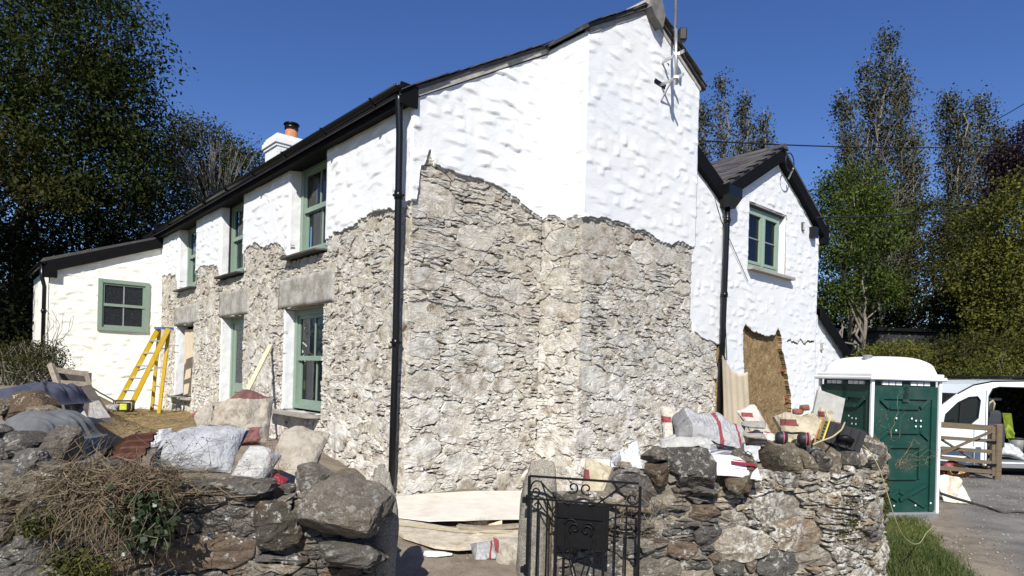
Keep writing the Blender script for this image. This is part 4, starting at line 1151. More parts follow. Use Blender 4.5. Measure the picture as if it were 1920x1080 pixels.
# small fittings on the rear gable
for (t, z, w_, h_, mt) in ((10.86, 5.40, .09, .2, 'slate'), (12.13, 2.62, .07, .16, 'slab')):
    mb = MB(); fbx(mb, t, t + w_, z, z + h_, -.01, .05, G2); v = mb.build('wall_vent', M[mt], CT)
    mb = MB(); fbx(mb, t + w_*.3, t + w_*.42, z + .02, z + h_ - .02, .04, .056, G2); fbx(mb, t + w_*.6, t + w_*.72, z + .02, z + h_ - .02, .04, .056, G2); mb.build('slot', M['render'], v)
mb = MB(); fbx(mb, 11.3, 11.5, 5.3, 5.56, .0, .14, G2); bx = mb.build('junction_box', M['black'], CT)
# ---------------------------------------------------------------- ground
GP = np.array([(-1.3, 8.2, .18), (.5, 9.7, .06), (-9.5, 17.4, .45), (-9, 15, .66), (-7, 12, .6), (-8.3, 14, .62), (-5.2, 11.5, .5), (-11.3, 15.8, 1.15), (-12, 14, 1.3), (-6.6, 8.8, 1.45), (-5.3, 7.2, 1.18), (-4.5, 6, 1.0), (-7.5, 10.3, 1.2), (-4.4, 8.6, .62), (-5.4, 9.6, .6),
   (-3.3, 6.2, .62), (-2.5, 6.4, .42), (-3.4, 8.6, .45), (-4.8, 5.3, 1.05), (-1.6, 6.5, .16), (-.6, 5, .05), (0, 6, .1), (0, 4, .02), (.8, 7.5, .12), (2.5, 7, .15), (4, 9, .1), (2.2, 10.5, .1), (-3, 3.8, .0), (0, 2, 0), (4.2, 5.5, -.08), (5.5, 8.5, -.12), (8, 12, -.12), (12, 14, -.12),
   (20, 20, -.1), (15, 40, 1.2), (-15, 22, 1.8), (-20, 20, 2.4), (-14, 12, 1.6), (-25, 40, 4.), (0, 45, 1.5), (-10, 5, 1.0), (-8, 2, .2), (10, 3, -.1), (7, 6, -.12), (30, 10, 0), (-30, 0, 1), (0, -20, 0), (6, 14, -.05), (10, 22, .3)])
def gz(x, y):
    x = np.asarray(x, float); y = np.asarray(y, float)
    d2 = (x[..., None] - GP[:, 0])**2 + (y[..., None] - GP[:, 1])**2 + .04
    w = d2**-1.7
    return (w*GP[:, 2]).sum(-1)/w.sum(-1)
gx = np.r_[-400, -200, -100, -60, -40, -30, np.arange(-24, -8, .5), np.arange(-8, 12, .07), np.arange(12, 24, .5), 30, 40, 60, 100, 200, 400]
gy = np.r_[-200, -100, -40, -20, -10, np.arange(-5, 3, .5), np.arange(3, 15, .07), np.arange(15, 40, .5), 50, 60, 100, 200, 400]
XX, YY = np.meshgrid(gx, gy, indexing='ij')
ZZ = np.concatenate([gz(XX[i:i+20], YY[i:i+20]) for i in range(0, len(gx), 20)])
near = sstep(60, 20, np.hypot(XX, YY))
road = sstep(4.9, 5.6, XX - (YY - 6.4)*.45 + fbm(XX, YY, 1.2, 3)*.5)
ZZ += near*(fbm(XX, YY, 1.1, 2, 4)*.06 + fbm(XX, YY, 9, 4, 3)*.03)*(1 - .8*road)
ni, nj = XX.shape; i = np.arange(ni*nj).reshape(ni, nj)
Q = np.stack([i[:-1, :-1], i[1:, :-1], i[1:, 1:], i[:-1, 1:]], -1).reshape(-1, 4)
n = NT('garden and track ground')
def vattr(nt, nm):
    a = nt.new('ShaderNodeAttribute'); a.attribute_name = nm; return a.outputs['Color']
zc = n.sep(vattr(n, 'zone'))
c = n.mix(n.ramp(n.noise(3, 6, .7), [(.36, 0.), (.64, 1.)]), (.15, .122, .092), (.27, .228, .175))
c = n.mix(n.ramp(n.vor(75), [(.0, .8), (.4, 0.)]), c, n.mix(n.noise(90, 1), (.10, .085, .07), (.42, .39, .34)))
rd = n.mix(n.ramp(n.noise(1.4, 6, .7), [(.36, 0.), (.64, 1.)]), (.115, .108, .10), (.21, .20, .185))
rd = n.mix(n.ramp(n.vor(55), [(0., .7), (.35, 0.)]), rd, n.mix(n.noise(90, 1), (.08, .075, .07), (.40, .38, .35)))
gr = n.mix(n.noise(14, 5, .7), (.035, .05, .014), (.085, .09, .03))
st = n.mix(n.ramp(n.noise(20, 6, .75, scale=(1, 1, 1)), [(.35, 0.), (.65, 1.)]), (.12, .085, .05), (.33, .25, .13))
c = n.mix(zc[0], c, rd); c = n.mix(zc[1], c, gr); c = n.mix(zc[2], c, st)
n.bump(n.math('ADD', n.noise(40, 5, .7), n.math('MULTIPLY', n.vor(70), .5)), .8, .012)
n.set(c, .96, 0., .15); M['ground'] = n.m
go = obj('ground', np.stack([XX, YY, ZZ], -1).reshape(-1, 3), Q, M['ground'], None, True)
tag(go, kind='structure')
grass = sstep(4.75, 4.45, XX - (YY - 6.4)*.45 + fbm(XX, YY, 1.2, 3)*.4)*sstep(3.0, 3.5, XX)*sstep(9.6, 8.9, YY)
grass = np.maximum(grass, sstep(-9, -11, XX)); grass = np.maximum(grass, sstep(18, 24, YY))
straw = sstep(.5, .1, np.abs(XX + 7.4 + (YY - 12)*.35) - 1.5)*sstep(9.0, 10, YY)*sstep(16.5, 15.5, YY)
straw *= sstep(-.12, .1, fbm(XX, YY, 1.5, 9) + .12)
road2 = np.maximum(road, sstep(13, 16, YY)*sstep(4, 5, XX))*sstep(24, 18, YY)
zone = np.stack([road2, grass, straw, np.ones_like(road)], -1).reshape(-1, 4)
at_ = go.data.color_attributes.new('zone', 'FLOAT_COLOR', 'POINT'); at_.data.foreach_set('color', zone.ravel())
def G(x, y): return float(gz(np.array(x), np.array(y)))

def blades(P, h, w, lean, rng, bend=.4):
    """tapered blades at points P: one kinked quad and a tip each"""
    n = len(P); th = rng.uniform(0, 2*np.pi, n); hh = h*rng.uniform(.5, 1.2, n); le = lean*rng.uniform(.2, 1.3, n)*hh
    dx, dy = np.cos(th), np.sin(th); ph = th + rng.uniform(.8, 2.2, n); sx, sy = np.cos(ph)*w/2, np.sin(ph)*w/2
    V = np.zeros((n, 5, 3))
    mx, my = P[:, 0] + dx*le*.35, P[:, 1] + dy*le*.35
    V[:, 0] = np.stack([P[:, 0]-sx, P[:, 1]-sy, P[:, 2]], -1); V[:, 1] = np.stack([P[:, 0]+sx, P[:, 1]+sy, P[:, 2]], -1)
    V[:, 2] = np.stack([mx+sx*.75, my+sy*.75, P[:, 2]+hh*.6], -1); V[:, 3] = np.stack([mx-sx*.75, my-sy*.75, P[:, 2]+hh*.6], -1)
    V[:, 4] = np.stack([P[:, 0]+dx*le, P[:, 1]+dy*le, P[:, 2]+hh*(1 - bend*.3*rng.random(n))], -1)
    k = np.arange(n)[:, None]*5
    F = [tuple(q) for q in (k + np.array([[0, 1, 2, 3]]))] + [tuple(q) for q in (k + np.array([[3, 2, 4]]))]
    return V.reshape(-1, 3), F
rng = np.random.default_rng(77)
P = np.stack([rng.uniform(3.4, 6.3, 60000), rng.uniform(5.6, 9.4, 60000)], -1)
k = sstep(4.8, 4.2, P[:, 0] - (P[:, 1] - 6.4)*.45 + fbm(P[:, 0], P[:, 1], 1.2, 3)*.5)*sstep(3.45, 3.65, P[:, 0]) > rng.random(60000)
P = P[k]; P = np.c_[P, gz(P[:, 0], P[:, 1]) - .01]
V, F = blades(P, .10, .008, .9, rng)
tag(obj('grass_verge', V, F, M['grass']), kind='stuff')

# pebbles on the path between the gate posts
def pebbles(pts, smin, smax, rng):
    base = np.array([(1, 0, 0), (-1, 0, 0), (0, 1, 0), (0, -1, 0), (0, 0, 1), (0, 0, -1)], float)
    tri = np.array([(0, 2, 4), (2, 1, 4), (1, 3, 4), (3, 0, 4), (2, 0, 5), (1, 2, 5), (3, 1, 5), (0, 3, 5)])
    n = len(pts); s = rng.uniform(smin, smax, n)*rng.random(n)**.5
    V = base[None]*rng.uniform(.5, 1.3, (n, 6, 1))*s[:, None, None]*np.array([1, 1, .55])
    t = rng.uniform(0, 6.3, n); c, d = np.cos(t), np.sin(t)
    X = V[..., 0]*c[:, None] - V[..., 1]*d[:, None]; Y = V[..., 0]*d[:, None] + V[..., 1]*c[:, None]
    V = np.stack([X, Y, V[..., 2]], -1) + pts[:, None]
    return V.reshape(-1, 3), (np.arange(n)[:, None, None]*6 + tri[None]).reshape(-1, 3)
P = np.stack([rng.uniform(-1.8, 1.2, 5200), rng.uniform(4.3, 8.2, 5200)], -1); P = np.c_[P, gz(P[:, 0], P[:, 1]) + .002]
M['gravel'] = stone_mat('loose gravel', [(.30, .26, .21), (.20, .17, .14), (.40, .37, .32), (.14, .12, .10), (.5, .47, .41)], .003)
V, F = pebbles(P, .004, .016, rng); tag(obj('loose_gravel', V, F, M['gravel']), kind='stuff')
P = np.stack([rng.uniform(4.2, 13, 9000), rng.uniform(6.4, 14, 9000)], -1); P = np.c_[P, gz(P[:, 0], P[:, 1]) + .002]
V, F = pebbles(P, .006, .022, rng); tag(obj('track_gravel', V, F, M['gravel']), kind='stuff')
def straws(n, xr, yr, L, rng, zf=.012):
    m = MB(); V = []; F = []
    x = rng.uniform(*xr, n); y = rng.uniform(*yr, n); t = rng.uniform(0, 6.3, n); l = L*rng.uniform(.4, 1.2, n); w = .004
    z = gz(x, y) + zf + rng.uniform(0, .03, n)
    dx, dy = np.cos(t)*l, np.sin(t)*l; sx, sy = -np.sin(t)*w, np.cos(t)*w; dz = rng.normal(0, .02, n)
    V = np.stack([np.stack([x-sx, y-sy, z], -1), np.stack([x+sx, y+sy, z+.002], -1), np.stack([x+dx+sx, y+dy+sy, z+dz+.012], -1), np.stack([x+dx-sx, y+dy-sy, z+dz+.01], -1)], 1).reshape(-1, 3)
    return V, np.arange(n*4).reshape(n, 4)
V, F = straws(2600, (-9.6, -5.4), (10.2, 15.8), .28, rng); tag(obj('loose_straw', V, F, M['straw']), kind='stuff')

# ---------------------------------------------------------------- garden walls either side of the gate
def garden_wall(name, label, path, thick, top, base, seed, smat, mmat, radii, asp, cope, ntop=300, side=1, jit=.012, hh=(.0, .05), rough=.011, fixed=(), split=.5, pj=.3, mb_=-.004, thick_=.04):
    root = thing(name, label, 'wall', tuple(path(np.array([path.L/2]), np.array([base]), np.array([0.]))[0]), 0)
    mort = None
    U = axis(0, path.L, .03); H = np.array([top(u) for u in U]); W = axis(base, H.max(), .03)
    UU, WW = np.meshgrid(U, W, indexing='ij'); Wc = np.minimum(WW, H[:, None])
    rg = np.random.default_rng(seed)
    out = rubble(0, path.L, base, float(H.max()), radii, asp, seed, lambda x, w: w < top(x) - .02, (), fixed, gap=.003, jit=jit, split=split, thick=thick_)
    out, dg = joints(out, rg, pj, .09, .016)
    D = mb_ + fbm(UU, WW, 2.2, seed, 3)*.03 + fbm(UU*.7, WW*1.7, 11, seed+3, 4)*.035 - .06*sstep(.18, .28, fbm(UU*.6, WW*1.7, 5.5, seed+9, 3)) + fbm(UU, WW*1.3, 30, seed+5, 2)*.014
    dig(D, U, W, dg)
    keep = (Wc[:-1, 1:] - Wc[:-1, :-1] > 1e-5) | (Wc[1:, 1:] - Wc[1:, :-1] > 1e-5)
    mort = grid_mesh('mortar_face', path, U, W, D, M[mmat], root, keep, True, .1, Wc)
    # body with top and back
    u = np.linspace(0, path.L, 60); h = np.array([top(x) for x in u])
    f0 = path(u, np.full(60, base), np.full(60, -.09)); f1 = path(u, h - .01, np.full(60, -.05)); b1 = path(u, h - .01, np.full(60, -thick)); b0 = path(u, np.full(60, base), np.full(60, -thick))
    V = np.concatenate([f0, f1, b1, b0]); F = []
    for k in range(59):
        for r in range(3): F.append((r*60+k, r*60+k+1, (r+1)*60+k+1, (r+1)*60+k))
    F += [(0, 60, 120, 180), (59, 239, 179, 119)]
    obj('wall_core', V, F, M[mmat], root)
    L = []
    for o, ar in out:
        o = orient(o); V, F = stone(o, rg.uniform(*hh), path, rg, rough, .09, .1, .012)
        c = V.mean(0); vis = np.dot(path.nrm[int(min(199, o[:, 0].mean()/path.L*199))], -c[:2]) > 0
        L.append((math.sqrt(ar)/c[1]*(1 if vis else .01), V, F))
    L.sort(key=lambda q: -q[0])
    for k, (a_, V, F) in enumerate(L[:ntop]): stones_obj('stone', [(V, F)], M[smat], mort)
    if L[ntop:]: tag(stones_obj('small_stones', [(V, F) for _, V, F in L[ntop:]], M[smat], mort), kind='stuff')
    cope(root)
    return root
def pxs(w, d): return w*d/FOC                   # size of w photo pixels at distance d
def rockpx(mb, u0, v0, u1, v1, d, dep, seed, cuts=9, rough=.05, tilt=(0, 0), rot=0.):
    c = at((u0+u1)/2, (v0+v1)/2, d)
    mb.add(*rock(c, (pxs(u1-u0, d)*1.06, dep, pxs(v1-v0, d)*1.06), seed, rot, cuts + 5, rough*1.7, (40, 26), tilt))

LW = Path([(-5.8, 4.45), (-3.6, 4.35), (-2.2, 4.5), (-.98, 4.78)])
def ltop(u):
    x = float(np.interp(u, LW.t, LW.q[:, 0]))
    return float(np.interp(x, [-5.8, -3.4, -2.9, -2.2, -1.2, -.95], [1.1, 1.08, .98, .88, .82, .72]))
def lcope(root):
    spec = [(556, 884, 738, 1014, 4.5, .42, 11, 'darkcoping'), (556, 868, 628, 930, 4.85, .3, 12, 'darkcoping'), (392, 892, 512, 936, 4.62, .42, 13, 'darkcoping'), (314, 897, 402, 938, 4.6, .4, 14, 'darkcoping'),
            (466, 934, 566, 1024, 4.6, .3, 15, 'coping'), (590, 1008, 726, 1062, 4.55, .4, 16, 'darkcoping'), (652, 925, 700, 1000, 4.62, .3, 17, 'coping'), (10, 806, 96, 868, 4.75, .4, 18, 'darkcoping'), (86, 800, 150, 872, 4.8, .35, 19, 'darkcoping'),
            (14, 842, 98, 924, 4.5, .3, 20, 'slatestone'), (-50, 830, 25, 900, 4.6, .4, 22, 'slatestone'), (148, 858, 236, 905, 4.65, .36, 23, 'darkcoping'), (232, 875, 322, 920, 4.62, .4, 24, 'slatestone'), (620, 880, 690, 925, 4.95, .3, 27, 'coping'), (-60, 790, 20, 850, 4.9, .4, 28, 'darkcoping')]
    for u0, v0, u1, v1, d, dep, sd, mt in spec:
        m = MB(); rockpx(m, u0, v0, u1, v1, d, dep, sd, 13, .06, tilt=(random.Random(sd).uniform(-.15, .15), random.Random(sd+1).uniform(-.12, .12)))
        m.build('coping_stone', M[mt], root)
    m = MB(); rr = random.Random(6)
    for k in range(70):
        u = rr.uniform(.2, LW.L - .1); p = LW(np.array([u]), np.array([ltop(u) + rr.uniform(-.02, .06)]), np.array([rr.uniform(-.4, -.02)]))[0]
        s_ = rr.uniform(.05, .14); m.add(*rock(tuple(p), (s_*1.4, s_, s_*.7), 300 + k, rr.uniform(0, 3), 6, .06, (10, 7)))
    tag(m.build('loose_stones', M['slatestone'], root), kind='stuff')
garden_wall('garden_wall', 'dark mossy slate garden wall left of the gate, overgrown with dead bramble', LW, .5, ltop, -.25, 33, 'slatestone', 'darkmortar',
    [(.10, .14, 90), (.055, .085, 700), (.028, .045, 3600)], 2.4, lcope, 300, 1, .012, (-.012, .05), .016, (), .55, .45, -.008, .05)

RW = Path([(.36, 4.98), (1.05, 5.1), (2.1, 5.32), (3.0, 5.6), (3.5, 5.95), (3.66, 6.5), (3.55, 7.3)])
def rtop(u):
    x = float(np.interp(u, RW.t, RW.q[:, 0]))
    return .82 if x < .98 else 1.0 + .03*math.sin(u*3)
def rcope(root):
    rr = random.Random(3)
    spec = [(1206, 838, 1256, 868, 5.3, .42, 40, 'darkcoping'), (1207, 866, 1258, 912, 5.22, .4, 41, 'coping'), (1250, 830, 1336, 914, 5.2, .42, 42, 'darkcoping'), (1322, 846, 1356, 905, 5.3, .4, 43, 'coping'), (1344, 842, 1418, 924, 5.28, .42, 44, 'coping'), (1290, 900, 1345, 930, 5.2, .3, 45, 'slatestone'), (1055, 925, 1110, 975, 5.15, .3, 46, 'slatestone'), (1105, 930, 1160, 970, 5.2, .3, 47, 'oldstone'), (1150, 915, 1206, 965, 5.2, .3, 48, 'slatestone')]
    for u0, v0, u1, v1, d, dep, sd, mt in spec:
        m = MB(); rockpx(m, u0, v0, u1, v1, d, dep, sd, 12, .06, (rr.uniform(-.1, .1), rr.uniform(-.1, .1))); m.build('coping_stone', M[mt], root)
    u = 2.02
    while u < RW.L - .25:                       # stones set on edge, leaning
        w = rr.uniform(.08, .17); p = RW(np.array([u + w/2]), np.array([1.13]), np.array([-.2]))[0]
        k = int(np.clip(np.searchsorted(RW.t, u), 0, 199)); nn = RW.nrm[k]
        m = MB(); m.add(*rock(tuple(p), (w*1.05, .5, rr.uniform(.25, .36)), int(u*1000), math.atan2(nn[0], -nn[1]), 14, .08, (30, 20), (rr.uniform(-.08, .08), rr.uniform(-.26, -.02))))
        m.build('coping_stone', M['coping' if u < 2.2 else rr.choice(['coping', 'coping', 'oldstone', 'oldstone', 'oldstone', 'darkcoping'])], root); u += w*1.06
    m = MB()
    for k in range(60):
        u = rr.uniform(.1, RW.L - .2); p = RW(np.array([u]), np.array([rtop(u) + rr.uniform(-.02, .04)]), np.array([rr.uniform(-.42, -.02)]))[0]
        s_ = rr.uniform(.05, .12); m.add(*rock(tuple(p), (s_*1.4, s_, s_*.7), 500 + k, rr.uniform(0, 3), 6, .06, (10, 7)))
    tag(m.build('loose_stones', M['oldstone'], root), kind='stuff')
# nearer the gate the stones are dark slate, further right pale with lichen
def rwall():
    r = garden_wall('garden_wall', 'lichen covered stone garden wall curving away right of the iron gate', RW, .5, rtop, -.3, 44, 'oldstone', 'wallmortar',
        [(.11, .15, 40), (.06, .09, 700), (.03, .048, 3000)], 1.75, rcope, 300, 1, .013, (-.010, .032), .014, (), .4, .38, -.006, .04)
    for mf in r.children:
        if mf.name.startswith('mortar_face'):
            for c in mf.children:
                v = c.data.vertices[0].co + r.location
                if not c.name.startswith('small') and v.x < 1.95 + .25*math.sin(v.z*7): c.data.materials[0] = M['slatestone']
    return r
rwall()
# granite gate posts
def post(name, label, u, v, d, w, dep, seed, lean=0.):
    p = at(u, v, d); top = p[2]
    V, F = rock((p[0], p[1] + dep/2, top - .75), (w, dep, 1.5), seed, .12, 16, .07, (40, 60), (0, lean))
    return solo(name, label, 'gate post', V, F, M['post'], True, 'granite gate posts')
post('gate_post', 'grey granite gate post at the right end of the dark wall, no gate on it', 717, 878, 4.86, .25, .24, 5, -.02)
post('gate_post', 'rough granite gate post that carries the black iron gate', 1012, 868, 5.02, .31, .26, 9, .04)

# ---------------------------------------------------------------- wrought iron gate
h0 = (.155, 4.9); h1 = (.955, 4.69); GWD = math.hypot(h1[0]-h0[0], h1[1]-h0[1])
gt = thing('iron_gate', 'black wrought iron garden gate with scrolls and a solid centre panel, standing open', 'gate', (h0[0], h0[1], .06), math.atan2(h1[1]-h0[1], h1[0]-h0[0]))
GT = .965
def bar(nm, x0, z0, x1, z1, r, y=0.):
    m = MB(); m.bar((x0, y, z0), (x1, y, z1), r*2, r*2, up=(0, 1, 0)); return m.build(nm, M['iron'], gt, False, True)
def curve(nm, pts, r=.006, y=-.004):
    m = MB(); m.tube([(x, y, z) for x, z in pts], r, 8); return m.build(nm, M['iron'], gt, True, True)
def spir(cx, cz, r0, r1, a0, a1, n=26): return [(cx + (r0+(r1-r0)*i/n)*math.cos(a0+(a1-a0)*i/n), cz + (r0+(r1-r0)*i/n)*math.sin(a0+(a1-a0)*i/n)) for i in range(n+1)]
W_ = GWD
bar('stile', 0, 0, 0, GT, .0105); bar('stile', W_, 0, W_, GT - .02, .0105)
bar('top_rail', 0, GT, W_ - .01, GT, .008); bar('rail', 0, GT - .17, W_, GT - .17, .007); bar('bottom_rail', 0, .05, W_, .05, .008)
for x in (.072, .145, .212, .275, .505, .575, .655, .735): bar('upright', x, .05, x, GT - (.17 if x in (.072, .145, .655, .735, .212, .575) else .31), .0065)
for x in (.212, .575): bar('upright', x, .05, x, GT - .19, .009)
m = MB(); m.box(.205, .607, .004, .022, GT - .515, GT - .185, .002); m.build('panel', M['iron'], gt, False, True)
bar('panel_rail', .21, GT - .285, .58, GT - .285, .006, -.006)
pi = math.pi
curve('scroll', spir(.335, GT - .062, .047, .012, pi*.5 - 3.9, pi*.5 + 3.2)); curve('scroll', [(x, z) for x, z in spir(.437, GT - .066, .05, .012, pi*.5 + 3.9, pi*.5 - 3.2)])
def bez(p0, p1, p2, p3, n=18): return [tuple(((1-t)**3)*np.array(p0) + 3*((1-t)**2)*t*np.array(p1) + 3*(1-t)*t*t*np.array(p2) + t**3*np.array(p3)) for t in np.linspace(0, 1, n)]
curve('scroll', spir(.052, GT - .115, .018, .04, pi*1.1, -pi*.9)[::1]); curve('scroll', bez((.012, GT - .10), (.02, GT - .01), (.09, GT - .02), (.12, GT - .07)) + bez((.12, GT - .07), (.18, GT - .13), (.24, GT - .16), (.31, GT - .195)))
curve('scroll', spir(W_ - .055, GT - .115, .018, .045, -pi*.1, pi*1.9)); curve('scroll', bez((.46, GT - .19), (.56, GT - .17), (.64, GT - .05), (.74, GT - .005)))
curve('scroll', bez((.09, GT - .03), (.13, GT - .12), (.15, GT - .2), (.205, GT - .3))); curve('scroll', bez((.075, GT - .18), (.1, GT - .24), (.15, GT - .27), (.205, GT - .34)))
curve('scroll', spir(.357, GT - .365, .046, .014, pi*.1 + 3.7, pi*.1 - 2.6), .0075, -.008); curve('scroll', spir(.445, GT - .375, .048, .014, pi*.9 - 3.7, pi*.9 + 2.6), .0075, -.008)
curve('scroll', bez((.278, GT - .34), (.29, GT - .285), (.37, GT - .28), (.385, GT - .36)), .006, -.008); curve('scroll', bez((.5, GT - .36), (.5, GT - .3), (.42, GT - .3), (.41, GT - .38)), .006, -.008)
bar('diagonal', .278, GT - .38, .385, .2, .0055, -.006); bar('diagonal', .5, GT - .4, .4, .2, .0055, -.006)
for z in (.78, .25):
    m = MB(); m.box(-.05, 0, -.012, .03, z - .022, z + .022, .003); m.tube([(-.012, -.004, z - .04), (-.012, -.004, z + .04)], .013, 8); m.build('hinge', M['iron'], gt, False, True)
# ---------------------------------------------------------------- sacks, cloths and other things lying about
def pillow(asp, seed, n=34, press=.010, lumps_=7, crumple=.0, steps=150, grav=.004):
    """two sheets sewn round the rim, filled with rubble and dropped on the floor: simple cloth relaxation.
    Returns vertices in a box about 1 x asp and the quads"""
    g = np.random.default_rng(seed); m = max(12, int(n*asp)); dx = 1./(n-1); dy = asp/(m-1)
    X, Y = np.meshgrid(np.linspace(-.5, .5, n), np.linspace(-asp/2, asp/2, m), indexing='ij')
    rim = np.minimum(np.minimum(X+.5, .5-X), np.minimum(Y+asp/2, asp/2-Y))
    base = np.sqrt(np.clip(rim, 0, None))*.22
    S = [np.stack([X, Y, base + .1 + crumple*fbm(X, Y, 5, seed, 3)], -1), np.stack([X, Y, -base + .1 + crumple*fbm(X, Y, 5, seed+5, 3)], -1)]
    Vl = [np.zeros_like(S[0]), np.zeros_like(S[0])]
    lc = np.stack([g.uniform(-.32, .32, lumps_), g.uniform(-.34, .34, lumps_)*asp, g.uniform(.06, .16, lumps_)], -1); lr = g.uniform(.07, .15, lumps_)
    def con(P, a, b, L, k):
        d = P[b] - P[a]; l = np.linalg.norm(d, axis=-1, keepdims=True) + 1e-9
        c = d*((l - L)/l*.5*k); P[a] += c; P[b] -= c
    sl = np.s_
    pairs = []
    for o in (0, 1): pairs += [((sl[o:-1:2], sl[:]), (sl[o+1::2], sl[:]), dx, 1.), ((sl[:], sl[o:-1:2]), (sl[:], sl[o+1::2]), dy, 1.)]
    dd = math.hypot(dx, dy)
    for o in (0, 1):
        pairs += [((sl[o:-1:2], sl[:-1]), (sl[o+1::2], sl[1:]), dd, .35), ((sl[o:-1:2], sl[1:]), (sl[o+1::2], sl[:-1]), dd, .35)]
    def fit(A_, i, j): return A_[i], A_[j]
    for it in range(steps):
        for k in (0, 1):
            P = S[k]; du = np.gradient(P, axis=0); dv = np.gradient(P, axis=1); nn = np.cross(du, dv); nn /= np.linalg.norm(nn, axis=-1, keepdims=True) + 1e-9
            if k: nn = -nn
            Vl[k] = Vl[k]*.9 + nn*press*.25*(1 if it < steps*.6 else .55) - np.array([0, 0, grav*.3])
            old = P.copy(); P = P + Vl[k]
            for q in range(lumps_):
                d = P - lc[q]; l = np.linalg.norm(d, axis=-1, keepdims=True); P = np.where(l < lr[q], lc[q] + d/(l+1e-9)*lr[q], P)
            for rep in range(3):
                for (a_, b_, L, kk) in pairs:
                    na = P[a_].shape; nb = P[b_].shape; q0 = min(na[0], nb[0]); q1 = min(na[1], nb[1])
                    pa = P[a_][:q0, :q1]; pb = P[b_][:q0, :q1]; d = pb - pa; l = np.linalg.norm(d, axis=-1, keepdims=True) + 1e-9
                    e = (l - L)/l; e = np.where(e > 0, e*kk, e*kk*.5); c = d*e*.5; pa += c; pb -= c
            P[..., 2] = np.maximum(P[..., 2], 0)
            Vl[k] = (P - old)*.98; S[k] = P
        mid = (S[0] + S[1])/2
        for e in ((0, sl[:]), (-1, sl[:]), (sl[:], 0), (sl[:], -1)): S[0][e] = mid[e]; S[1][e] = mid[e]
    V = np.vstack([S[0].reshape(-1, 3), S[1].reshape(-1, 3)]); i = np.arange(n*m).reshape(n, m)
    Q = np.stack([i[:-1, :-1], i[1:, :-1], i[1:, 1:], i[:-1, 1:]], -1).reshape(-1, 4)
    return V, [tuple(q) for q in Q] + [tuple(q + n*m) for q in Q[:, ::-1]]
def sack(name, label, cat, u0, v0, u1, v1, d, dep, mat, seed, rot=0., group=None, peak=None, tilt=None, e=.7, crease=.1, sag=0., f=1., lean=.9, film=False, turn=None):
    w, h = pxs(u1-u0, d), pxs(v1-v0, d); p = at((u0+u1)/2, v1, d); g = np.random.default_rng(seed)
    asp = float(np.clip(h/w*1.15, .5, 1.5)) if lean > .4 else .62
    V, F = pillow(asp, seed, 46, .003 if film else .011, 4 if film else 8, .25 if film else .07)
    tn = g.normal(0, .25) if turn is None else turn
    for q_ in (0, 1):                              # creases and dents of the filling
        hlf = len(V)//2; P_ = V[q_*hlf:(q_+1)*hlf]; sgn = 1 - 2*q_; a_ = fbm(P_[:, 0], P_[:, 1], 3, seed, 2)
        rim_ = np.clip(np.abs(P_[:, 2] - np.median(V[:, 2])), .0, .06)/.06
        r1 = 1 - np.abs(fbm(P_[:, 0] + a_*.5, P_[:, 1]*1.3 - a_*.4, 3.4, seed+3, 2))*7; r2 = 1 - np.abs(fbm(P_[:, 0]*1.4 - a_*.4, P_[:, 1] + a_*.3, 6.5, seed+9, 2))*7
        P_[:, 2] += sgn*(.05*a_*2 + (.028 if not film else .05)*np.maximum(r1, -.5) + .014*np.maximum(r2, -.5))*(.25 + .75*rim_)
    R_ = np.array(Matrix.Rotation(lean, 3, 'X') @ Matrix.Rotation(tn, 3, 'Z')); V = V @ R_.T
    lo, hi = V.min(0), V.max(0); V = (V - (lo+hi)/2)/(hi-lo)*np.array([w, max(dep, .12), h]); V[:, 2] += h/2
    for pk in (peak or []):                    # pulled up corners: fraction across, rise, width
        g_ = np.exp(-(((V[:, 0]-(pk[0]-.5)*w)/(pk[2]*w))**2))*sstep(h*.55, h, V[:, 2]); V[:, 2] += g_*pk[1]*h
    V = V @ np.array(Matrix.Rotation(rot, 3, 'Z')).T
    o = obj(name, V, F, M[mat], None, True); o.location = (p[0], p[1] + dep*.3, p[2])
    return tag(o, label, cat, group)
GL, GR = 'rubble sacks heaped behind the left wall', 'sacks lying on and behind the right wall'
sack('rubble_sack', 'big bulging beige sack with a faded red panel, top of the heap', 'sack', 364, 748, 494, 846, 6.6, .62, 'sk_beige', 3, .1, GL, [(.55, .2, .2)], turn=.1, lean=1.1)
sack('rubble_sack', 'beige folded mouth of a sack with brown lining left of the biggest sack', 'sack', 352, 768, 402, 832, 6.5, .35, 'sk_tan', 6, .5, GL, [(.7, .2, .3)], e=.6, crease=.12)
sack('rubble_sack', 'shiny white plastic sack with yellow specks behind the dead brambles', 'sack', 264, 804, 432, 900, 5.75, .6, 'sk_white', 7, -.1, GL, [(.45, .1, .25)], turn=.08)
sack('rubble_sack', 'small white sack printed with lines of text, front of the heap', 'sack', 428, 846, 510, 910, 5.5, .42, 'sk_white2', 9, .1, GL, [(.6, .12, .35)], e=.55, crease=.07)
sack('rubble_sack', 'slumped pale tan sack at the right end of the heap beside the cottage wall', 'sack', 490, 812, 592, 922, 6.1, .5, 'sk_tan', 11, -.2, GL, [(.3, .1, .3)], e=.8, crease=.08, sag=.3)
sack('plastic_film', 'clear plastic film with yellow streaks beside the brown tile', 'film', 252, 806, 312, 850, 5.9, .35, 'sk_film', 13, 0, None, e=.7, crease=.14, film=True)
sack('net_bag', 'crumpled dark red net bag on the wall top below the white printed sack', 'bag', 494, 893, 532, 930, 5.0, .2, 'redprint', 15, 0, None, e=.8, crease=.15)
